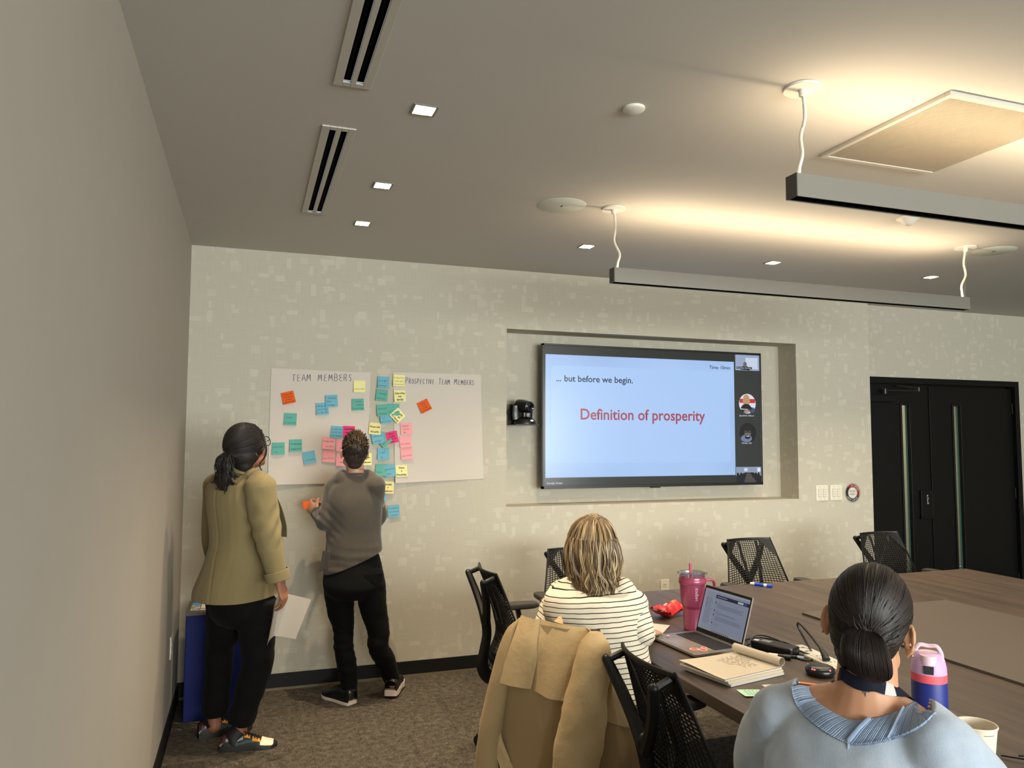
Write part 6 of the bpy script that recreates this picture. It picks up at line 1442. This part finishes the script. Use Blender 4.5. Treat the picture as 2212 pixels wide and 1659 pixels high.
for i in range(330):
    a = rr.uniform(-2.75, 2.75)                             # direction around the head, 0 = back
    r0_ = rr.uniform(.0, .45); part = skc + Mh @ V((.012*rr.uniform(-1, 1)+.012, .06-.11*rr.random(), .098))
    sx, sy = math.sin(a), -math.cos(a)
    if sy > .72: continue
    lenk = rr.uniform(.80, 1.08); wv = rr.uniform(.009, .020); ph = rr.uniform(0, 6.28); pts = []
    ins = rr.uniform(.90, 1.03); drop = .150*lenk
    for k in range(13):
        q = k/12; wob = wv*math.sin(q*9+ph)*max(0, q-.25)*1.3; wo2 = wv*math.cos(q*8+ph*1.7)*max(0, q-.25)
        if q < .5:
            th = .18+q/.5*(PI/2-.18); rx = math.sin(th); p = skc + Mh @ V((sx*rx*.085*ins, sy*rx*.108*ins-.002, math.cos(th)*.106*max(ins, .97)))
            w_ = max(0, 1-q*5); p = part*w_ + p*(1-w_); last = p
        else:
            dq = (q-.5)/.5; p = last - hu*drop*1.28*dq
            cx_ = .020*math.sin(PI*dq)*(.6 if abs(sx) > .6 else .1); p = p + hs*(sx*cx_*1.5 - sx*.022*dq*dq + .012*dq) - hf*(.006*math.sin(PI*min(1, dq*1.3)) - .004*dq*dq)*(1 if sy < 0 else .2)
            if dq > .75: p += hs*rr.uniform(-.010, .016)
        p = p + hs*wob + hf*wo2*.7; pts.append(p)
    paths.append(pts); x = rr.random(); cols.append(DK if x < .22 else MD if x < .50 else BL if x < .82 else HI)
for p, c in zip(paths, cols):
    for z_ in range(6):
        j1 = V((rr.uniform(-1, 1), rr.uniform(-1, 1), rr.uniform(-1, 1)))*.0052; j2 = V((rr.uniform(-1, 1), rr.uniform(-1, 1), rr.uniform(-.6, .6)))*.0085; ln = rr.uniform(.92, 1.05); w_ = rr.uniform(.0011, .0024)
        pp = [q + j1*(1-k/12)*.7 + j2*(k/12)*(1 if k < 11 else .5) for k, q in enumerate(p)]
        dr = rr.choice((c, c, c, MD, BL)); g.tube(pp, [w_*.6]+[w_]*10+[w_*.7, w_*.15], 4, 2, cap=True, col=dr)
for k in range(14):                                         # fly-away ends flicking out over the right shoulder
    b0 = hc + hs*.075 - hf*.03 - hu*(.075+.004*k); e = hs*(.03+.004*(k % 5)) - hu*(.02+.006*(k % 4)); g.tube([b0, b0+e*.5-hu*.012, b0+e+hu*.008*(k % 3-1), b0+e*1.45-hu*.02*(k % 2)], [.0022, .002, .0015, .0004], 5, 4, col=(MD, BL, HI)[k % 3])
g.obj('hair_strands', hairmat('hair_blonde', .45), hsh, True)

# ====================================================== person in the pale blue sweater (nearest)
t = thing('person', 'nearest seated person in a pale blue sweater, dark hair in a low bun', 'person', (1.55, -3.84, 0))
M_SK3 = skin('skin_tan', (198, 146, 112)); AZ = 58; f, s, u = axes(AZ)
J = dict(hc=V((1.559, -3.779, 1.196)), hax=axes(57, -2, 7), nk=V((1.529, -3.797, 1.075)), shL=V((1.435, -3.652, 0.977)), shR=V((1.571, -3.939, 0.998)))
J['elL'] = J['shL'] - Z*.235 + f*.10 - s*.04; J['elR'] = J['shR'] - Z*.22 + f*.09 + s*.075
J['wrL'] = J['elL'] + f*.20 + s*.09 + Z*.02; J['wrR'] = J['elR'] + f*.21 - s*.06 + Z*.02
for q in 'LR': J['wr'+q].z = .765; J['el'+q].z = max(J['el'+q].z, .79)
hip = V((J['nk'].x, J['nk'].y, .55)) - f*.02; J['hip'] = hip
for q, sg in (('L', -1), ('R', 1)): J['kn'+q] = hip + f*.40 + s*sg*.10 - Z*.03; J['an'+q] = V((J['kn'+q].x, J['kn'+q].y, .085)) - f*.03
ch = J['nk'] - Z*.20 - f*.015; wa = J['nk'] - Z*.34 - f*.005; tl = s*1.0
Wd = [(hip-Z*.02, .19, .15), (hip+Z*.07, .195, .15), (wa, .185, .140), (ch, .195, .132), (ch+Z*.075, .185, .118), (J['nk']-Z*.066-f*.008, .150, .098), (J['nk']-Z*.022, .092, .074), (J['nk']+Z*.005, .064, .062)]
seated(t, AZ, J, Wd, M_SK3, cloth('trousers_navy', (30, 32, 44), .85), .90, f)
body = [o for o in t.children if o.name.startswith('body')][0]; bb = bvh(body.data)
g = G(); g.loft([(c, s*a, f*b) for c, a, b in Wd], 30, 4, ex=2.15)
for q, sg in (('L', -1), ('R', 1)):
    sh, el, wr = J['sh'+q], J['el'+q], J['wr'+q]
    g.tube([J['nk']-Z*.040+s*sg*.05, sh*.5+J['nk']*.5+s*sg*.02-Z*.008, sh], [.052, .056, .064], 16, 4, round_=True)
    g.tube([sh-s*sg*.01, sh*.5+el*.5+s*sg*.014, el-Z*.01, el*.5+wr*.5, wr-(wr-el).normalized()*.02], [.070, .078, .076, .064, .050], 20, 5, round_=True)
def sf(co, no):
    for i in range(len(co)):
        p = V(co[i]); h = noise.noise(V((p.x*7, p.y*7, p.z*7)))*.007 + noise.noise(V((p.x*15+3, p.y*15, p.z*15)))*.0035
        for q in 'LR':
            d1 = (p-J['sh'+q]).length
            if d1 < .2: h += noise.noise(V((p.x*20, p.y*20, p.z*9)))*.007*max(0, 1-abs(d1-.10)/.10)
        co[i] = co[i]+no[i]*h
    return co
me = fuse(g, .0075, 5, .5, sf); bs = bvh(me)
wv_ = (CAM-J['nk']).normalized(); wv_ = (-f*.93+Z*.37-s*.02).normalized() if False else wv_   # from behind and above her
vv = wv_.cross(s).normalized(); ss = vv.cross(wv_).normalized()
OUT = [(1.415, -3.725, 1.065), (1.393, -3.759, 1.056), (1.387, -3.788, 1.041), (1.398, -3.812, 1.026), (1.407, -3.846, 1.018), (1.432, -3.865, 1.010), (1.464, -3.893, 1.021), (1.497, -3.916, 1.038), (1.531, -3.924, 1.052), (1.559, -3.924, 1.067)]
INN = [(1.445, -3.736, 1.065), (1.420, -3.770, 1.068), (1.410, -3.797, 1.062), (1.414, -3.820, 1.055), (1.414, -3.851, 1.053), (1.431, -3.868, 1.049), (1.461, -3.895, 1.059), (1.488, -3.916, 1.076), (1.518, -3.922, 1.088), (1.541, -3.920, 1.094)]
EYE = V((CAM.x, CAM.y, CAM.z))
def cast(tree, p, alt):
    d_ = (V(p)-EYE).normalized(); h = tree.ray_cast(EYE, d_)
    if h[0] is not None and (h[0]-V(p)).length < .16: return h[0], h[1]
    q = tree.find_nearest(V(p)); return q[0], q[1]
o3 = [cast(bs, p, 0)[0] for p in cr(OUT, 14)]; i3 = [cast(bb, p, 0)[0] for p in cr(INN, 14)]
oL, oR, oB = o3[0], o3[-1], o3[70]
pr2 = lambda p: ((V(p)-J['nk']).dot(ss), (V(p)-J['nk']).dot(vv))
fr0 = [on(bs, J['nk']+s*a+f*b+Z*c)[0] for a, b, c in ((.105, .045, -.03), (.085, .085, -.065), (.045, .105, -.10), (0, .11, -.115), (-.045, .105, -.10), (-.085, .085, -.065), (-.105, .045, -.03))]
poly = [pr2(p) for p in o3] + [(pr2(oR)[0], .30*(1 if vv.z > 0 else -1)), (pr2(oL)[0], .30*(1 if vv.z > 0 else -1))]
def inside(p):
    x, y = p; c_ = False
    for (x1, y1), (x2, y2) in zip(poly, poly[1:]+poly[:1]):
        if (y1 > y) != (y2 > y) and x < (x2-x1)*(y-y1)/(y2-y1)+x1: c_ = not c_
    return c_
bm = bmesh.new(); bm.from_mesh(me); kill = []
for q in bm.faces:
    c_ = q.calc_center_median()
    if c_.z > oB.z-.06 and inside(pr2(c_)) and ((c_-J['nk']).dot(f) < .045 or c_.z > J['nk'].z-.10): kill.append(q)
bmesh.ops.delete(bm, geom=kill, context='FACES'); bm.to_mesh(me); bm.free()
def swmat(name, c1, c2):
    q = NT(name); o = q.obj(); n1 = q.noise(o, 11, 4, .6); n2 = q.noise(o, 420, 3, .7)
    ff = q.math('ADD', q.math('MULTIPLY', n1, .65), q.math('MULTIPLY', n2, .35), clamp=True); q.l(q.mix(q.math('MULTIPLY', q.math('SUBTRACT', ff, .25), 2, clamp=True), lin(c1), lin(c2)), q.b.inputs['Base Color'])
    q.set(Roughness=.95); q.b.inputs['Specular IOR Level'].default_value = .15; q.b.inputs['Sheen Weight'].default_value = .25; q.bump(n2, .45, .0012); return q.m
M_SB = swmat('sweater_pale_blue', (152, 166, 184), (188, 195, 204)); M_RIB = swmat('rib_blue', (128, 150, 182), (166, 180, 200))
sweater = link(me, 'sweater', M_SB, t, True, 180); shell(sweater, .005, 0)
def resample(L, n):
    d = [0]
    for a, b in zip(L, L[1:]): d.append(d[-1]+(b-a).length)
    out, j = [], 0
    for i in range(n+1):
        x = d[-1]*i/n
        while j < len(d)-2 and d[j+1] < x: j += 1
        k = (x-d[j])/max(d[j+1]-d[j], 1e-9); out.append(L[j]*(1-k)+L[j+1]*k)
    return out
NR = 640; O_, I_ = resample(o3, NR), resample(i3, NR)
def smooth(L, k):
    for _ in range(k): L = [L[0]]+[(L[i-1]+L[i]*2+L[i+1])/4 for i in range(1, len(L)-1)]+[L[-1]]
    return L
O_, I_ = smooth(O_, 90), smooth(I_, 90); g = G(); rows = []
for i in range(NR+1):
    a_, b_ = O_[i], I_[i]; nrm = on(bb, (a_+b_)/2)[1]; r_ = []
    ribs = .0005*math.sin(i*2*PI/8) - .0016*math.exp(-((i % 32-16)/2.2)**2)
    for q in (-.12, 0, .2, .45, .7, .9, 1.0):
        p = a_*(1-q)+b_*q; r_.append(p + nrm*(.0045 + ribs*(1 if q < .95 else .3) + .0045*math.sin(PI*min(1, max(0, q)))))
    rows.append(r_)
ext = lambda r_, k: [on(bs if q < 3 else bb, p + f*.016*k - Z*.003*k*k, .004)[0] for q, p in enumerate(r_)]
sl = lambda r_, k: [p + f*.010*k - Z*.005*k*k for p in r_]
rows = [sl(rows[0], k) for k in (3, 2, 1)] + rows + [sl(rows[-1], k) for k in (1, 2, 3)]
g.sheet(rows, .004); g.obj('rib_collar', M_RIB, sweater, True, 0)
g = G(); ix = NR//2-6; n_ = on(bb, O_[ix])[1]; p = O_[ix]
g.tube([I_[ix]+n_*.008, (I_[ix]+p)/2+n_*.0125, p+n_*.007], .0036, 8, 4, round_=True); g.tube([I_[ix+5]+n_*.008, (I_[ix+5]+O_[ix+5])/2+n_*.0125, O_[ix+5]+n_*.007], .003, 8, 4, round_=True)
bs2 = bvh(me); dn = [p-Z*.02*k for k in range(1, 14)]; g.tube([p+n_*.006]+[on(bs2, q, .0008)[0] for q in dn], [.003]+[.0018]*13, 6, 2); g.obj('back_seam', M_RIB, sweater, True)
g = G(); g.tube([on(bs2, q+s*.008, .0006)[0] for q in dn], [.0014]*13, 6, 2); g.obj('back_seam', M_SB, sweater, True)
# lanyard, tattoo, earrings
M_LAN = cloth('lanyard_navy', (24, 26, 40), .7, 900, .3, .05, 0)
lan = [(1.459, -3.786, 1.110), (1.435, -3.820, 1.114), (1.439, -3.854, 1.113), (1.459, -3.871, 1.111), (1.486, -3.880, 1.108), (1.519, -3.881, 1.099), (1.572, -3.844, 1.078)]
pts = [on(bb, V(q)) for q in lan]
front = [J['nk']+f*.035+s*.066-Z*.02, J['nk']+f*.075+s*.05-Z*.06, J['nk']+f*.11+s*.02-Z*.13]; frl = [J['nk']+f*.035-s*.066-Z*.02, J['nk']+f*.075-s*.05-Z*.06, J['nk']+f*.11-s*.02-Z*.13]
bsw = bvh(me); col3 = [(on(bb, q, .006)[0], on(bb, q)[1]) for q in frl[::-1]] + [(a+n_*.004, n_) for a, n_ in pts] + [(on(bb, q, .006)[0], on(bb, q)[1]) for q in front]
g = G(); D = cr([tuple(a)+tuple(b) for a, b in col3], 5); rows = []
for i, d in enumerate(D):
    c_, n_ = V(d[:3]), V(d[3:]).normalized(); T_ = (V(D[min(i+1, len(D)-1)][:3])-V(D[max(i-1, 0)][:3])).normalized(); b_ = T_.cross(n_).normalized(); rows.append([c_-b_*.0115, c_+n_*.0006, c_+b_*.0115])
g.sheet(rows, .0012); lan_o = g.obj('lanyard', M_LAN, t, True)
i = int(len(D)*.68); g = G(); g.sheet([[rows[k][q]+on(bb, rows[k][q])[1]*.0022 for q in range(3)] for k in range(i-2, i+2)]); g.obj('lanyard_print', mat('lanyard_white', (190, 186, 180), .7), lan_o)
g = G(); M_TAT = mat('tattoo_ink', (70, 78, 74), .6)
for px in ([(1.430, -3.872, 1.109), (1.438, -3.874, 1.109), (1.448, -3.878, 1.108), (1.440, -3.874, 1.100)], [(1.442, -3.875, 1.107), (1.455, -3.880, 1.106), (1.451, -3.878, 1.093), (1.447, -3.877, 1.099)], [(1.453, -3.879, 1.106), (1.466, -3.884, 1.107), (1.463, -3.882, 1.101), (1.458, -3.881, 1.100)], [(1.425, -3.870, 1.113), (1.434, -3.873, 1.113), (1.431, -3.871, 1.104), (1.428, -3.871, 1.106)]):
    q = [on(bb, V(a), .0009)[0] for a in px]; g.add(q, [(0, 1, 2, 3)])
g.obj('tattoo', M_TAT, t)
hc, (hf, hs, hu) = J['hc'], J['hax']; Mh = bas(hs, hf, hu)
for q in (-1, 1): g = G(); e_, n_ = on(bb, hc+hs*q*.085-hf*.011-hu*.039); g.ell(e_+n_*.002-hf*.002, (.0034,)*3, 8, 6); g.obj('earring', mat('silver_stud', (200, 170, 160), .2, metal=1), t, True)
# sleek hair and low bun
skc = hc+hu*.031-hf*.011; g = G(); g.ell(skc, (.0755, .094, .0905), 30, 20, Mh); g.ell(hc-hu*.011-hf*.036, (.064, .063, .072), 24, 14, Mh); g.ell(hc-hu*.054-hf*.052, (.046, .036, .046), 20, 12, Mh)
me = fuse(g, .005, 6, .5); me = cut(me, [(hc+hf*.060+hu*.05, hf*.86-hu*.5)])
M_HD = hairmat('hair_dark_brown', .52); HD = [lin(c)[:3]+(1,) for c in ((30, 22, 19), (38, 29, 24), (24, 18, 16), (48, 37, 31))]
hsh = link(me, 'hair', mat('hair_dark_shell', (26, 20, 17), .55, bump=.35, bscale=300, bdist=.0015, bstretch=(1, 1, .25)), t, True, 180); shell(hsh, .003)
tie = V((1.485, -3.849, 1.191)); bsh = bvh(me); g = G(); rr = random.Random(8); paths = []
for i in range(560):
    a = rr.uniform(-1.75, 1.75); b = rr.uniform(-.55, 1.35); p0 = skc + Mh @ V((.08*math.sin(a)*math.cos(b*.8), .09*math.cos(a)*math.cos(b), .09*math.sin(b)))
    pts = []
    for k in range(11):
        q = k/10; p = p0*(1-q)+tie*q + (p0*(1-q)+tie*q-skc)*.0
        c_, n_ = on(bsh, skc+(p-skc).normalized()*.13 if q < .9 else p, .0006); pts.append(c_*(1-max(0, q-.85)/.15)+tie*max(0, q-.85)/.15 if q > .85 else c_)
    paths.append(pts)
strands(g, paths, .0013, HD, 4, 3); g.obj('hair_strands', M_HD, hsh, True)
g = G(); BN = [(V(q), a, b) for q, a, b in zip([(1.488, -3.840, 1.203), (1.472, -3.855, 1.196), (1.462, -3.866, 1.177), (1.464, -3.867, 1.153), (1.473, -3.862, 1.131), (1.481, -3.856, 1.115)], (.016, .032, .0405, .0430, .0375, .018), (.016, .028, .034, .035, .030, .016))]
g.loft([(q, hs*a, hf*b) for q, a, b in BN], 24, 5, col=HD[0])
paths = []
for i in range(190):
    a = rr.uniform(-1.9, 1.9); o_ = rr.uniform(-.25, .25); pts = []
    for q, ra, rb_ in BN:
        pts.append(q+hs*(ra+.0012)*math.sin(a)-hf*(rb_+.0012)*math.cos(a)); a += o_*.16
    paths.append(pts)
strands(g, paths, .0014, HD, 4, 4); g.obj('bun', M_HD, t, True)

# ====================================================== trench coat over the chair back
M_TAN = cloth('coat_tan', (186, 160, 118), .7, 34, .35, .06, .1, 5); M_TAND = cloth('coat_tan_dark', (160, 136, 98), .8, 1200, .15, .06, .1, 5)  # second cloth is a darker tan for back panel, left sleeve and front panel
t = thing('trench_coat', 'tan trench coat hung over a chair back behind the striped shirt', 'coat', (1.33, -2.62, 0))
def drape(L, Rr, n=14, m=10, bulge=.03, th=.005, wr_=.005, sd_=0, prof=None):
    L, Rr = cr(L, max(1, n//(len(L)-1))), cr(Rr, max(1, n//(len(Rr)-1))); k = min(len(L), len(Rr)); gr_ = []
    for i in range(k):
        a, b = V(L[i]), V(Rr[i]); v = i/(k-1); row = []
        for j in range(m+1):
            q = j/m; p = a*(1-q)+b*q; to = (CAMD-p); to.z = 0; to.normalize()
            h = bulge*math.sin(PI*q)*(prof(v) if prof else 1) + wr_*noise.noise(V((q*3.2+sd_, v*1.6+sd_, sd_)))*2 + wr_*.8*noise.noise(V((q*9+sd_*2, v*3, 2)))
            row.append(p + to*h)
        gr_.append(row)
    g = G(); g.sheet(gr_, th); return g
CAMD = V((-.75, -6.6, 1.0))                              # the side the coat's back faces
back = drape([(1.284, -2.466, 0.935), (1.249, -2.468, 0.833), (1.225, -2.461, 0.707), (1.216, -2.449, 0.579), (1.214, -2.426, 0.414), (1.217, -2.389, 0.194)], [(1.437, -2.689, 0.937), (1.464, -2.704, 0.861), (1.477, -2.711, 0.758), (1.475, -2.713, 0.640), (1.479, -2.703, 0.490), (1.489, -2.681, 0.289)], 20, 14, .055, .005, .006, 1).obj('back_panel', M_TAND, t, True)
g1 = drape([(1.272, -2.495, 0.950), (1.245, -2.508, 0.897), (1.225, -2.508, 0.845), (1.191, -2.493, 0.730)], [(1.318, -2.575, 0.950), (1.303, -2.591, 0.883), (1.292, -2.599, 0.825), (1.274, -2.591, 0.728)], 15, 8, .012, .005, .004, 3).obj('storm_flap', M_TAN, t, True)
g2 = drape([(1.315, -2.574, 0.950), (1.301, -2.590, 0.878), (1.291, -2.593, 0.819), (1.282, -2.588, 0.723)], [(1.435, -2.705, 0.944), (1.410, -2.719, 0.896), (1.386, -2.722, 0.834), (1.344, -2.710, 0.718)], 15, 10, .016, .005, .005, 5).obj('storm_flap', M_TAN, t, True)
def sleeve(C, wds, nm, m, up_, sd_):
    g = G(); C = [V(q) for q in C]; D = cr([tuple(c)+w_ for c, w_ in zip(C, wds)], 6); rs = []
    for i, d in enumerate(D):
        c_, a, b = V(d[:3]), d[3], d[4]; to = (CAMD-c_); to.z = 0; to.normalize(); lat = to.cross(Z)*-1; r_ = []
        for j in range(22):
            th = 2*PI*j/22; h = 1+.10*noise.noise(V((math.cos(th)*2+sd_, math.sin(th)*2, i*.22))) + .05*noise.noise(V((math.cos(th)*5, math.sin(th)*5+sd_, i*.6)))
            r_.append(c_ + lat*a*math.cos(th)*h + to*b*math.sin(th)*h)
        rs.append(r_)
    g.rings(rs); return g.obj(nm, m, t, True)
sleeve([(1.439, -2.743, 0.938), (1.428, -2.757, 0.893), (1.415, -2.764, 0.823), (1.394, -2.760, 0.723), (1.381, -2.753, 0.623), (1.367, -2.741, 0.520), (1.362, -2.730, 0.403)], [(.022, .018), (.052, .034), (.060, .040), (.070, .042), (.076, .044), (.076, .044), (.070, .044)], 'sleeve', M_TAN, Z, 1)
sleeve([(1.276, -2.479, 0.935), (1.251, -2.473, 0.894), (1.231, -2.471, 0.820), (1.205, -2.460, 0.709), (1.184, -2.443, 0.581), (1.175, -2.423, 0.418), (1.169, -2.410, 0.274)], [(.006, .016), (.026, .030), (.034, .038), (.038, .040), (.040, .042), (.042, .044), (.042, .044)], 'sleeve', M_TAND, Z, 4)
drape([(1.421, -2.695, 0.946), (1.455, -2.756, 0.890), (1.470, -2.766, 0.819), (1.461, -2.763, 0.746), (1.458, -2.762, 0.665)], [(1.458, -2.717, 0.930), (1.492, -2.755, 0.857), (1.509, -2.767, 0.786), (1.526, -2.779, 0.721), (1.545, -2.790, 0.643)], 16, 8, .014, .005, .004, 7).obj('gun_flap', M_TAN, t, True)
drape([(1.466, -2.734, 0.824), (1.465, -2.735, 0.708), (1.460, -2.737, 0.607), (1.457, -2.728, 0.503), (1.461, -2.706, 0.319)], [(1.515, -2.747, 0.779), (1.545, -2.761, 0.678), (1.564, -2.767, 0.591), (1.586, -2.768, 0.501), (1.619, -2.749, 0.315)], 16, 8, .020, .005, .008, 9).obj('front_panel', M_TAND, t, True)
g = G(); bc = V((1.552, -2.752, 0.568)); to = (CAM-bc).normalized(); g.lathe([(.0135, -.004), (.0145, -.001), (.0140, .002), (.0110, .003), (.0095, .0012), (.001, .001)], bc, 20, axis=to); bt = g.obj('button', mat('button_brown', (44, 34, 24), .25), t, True)
g = G()
for q in (-1, 1): g.tube([bc+to*.0022+V((q*.003, 0, .003)), bc+to*.0022+V((-q*.003, 0, -.003))], .001, 5, 1)
g.obj('thread', M_TAN, bt)
drape([(1.209, -2.461, 0.559), (1.216, -2.471, 0.515), (1.233, -2.479, 0.476), (1.257, -2.490, 0.444), (1.353, -2.573, 0.470)], [(1.187, -2.446, 0.535), (1.194, -2.456, 0.488), (1.209, -2.463, 0.442), (1.233, -2.472, 0.384), (1.353, -2.574, 0.407)], 16, 4, .004, .006, .003, 11).obj('belt', M_TAN, t, True)
drape([(1.353, -2.597, 0.943), (1.371, -2.582, 0.948), (1.386, -2.567, 0.954)], [(1.379, -2.616, 0.936), (1.388, -2.588, 0.942), (1.393, -2.558, 0.949)], 4, 4, .004, .004, 0, 2).obj('collar_tip', M_TAN, t, True)
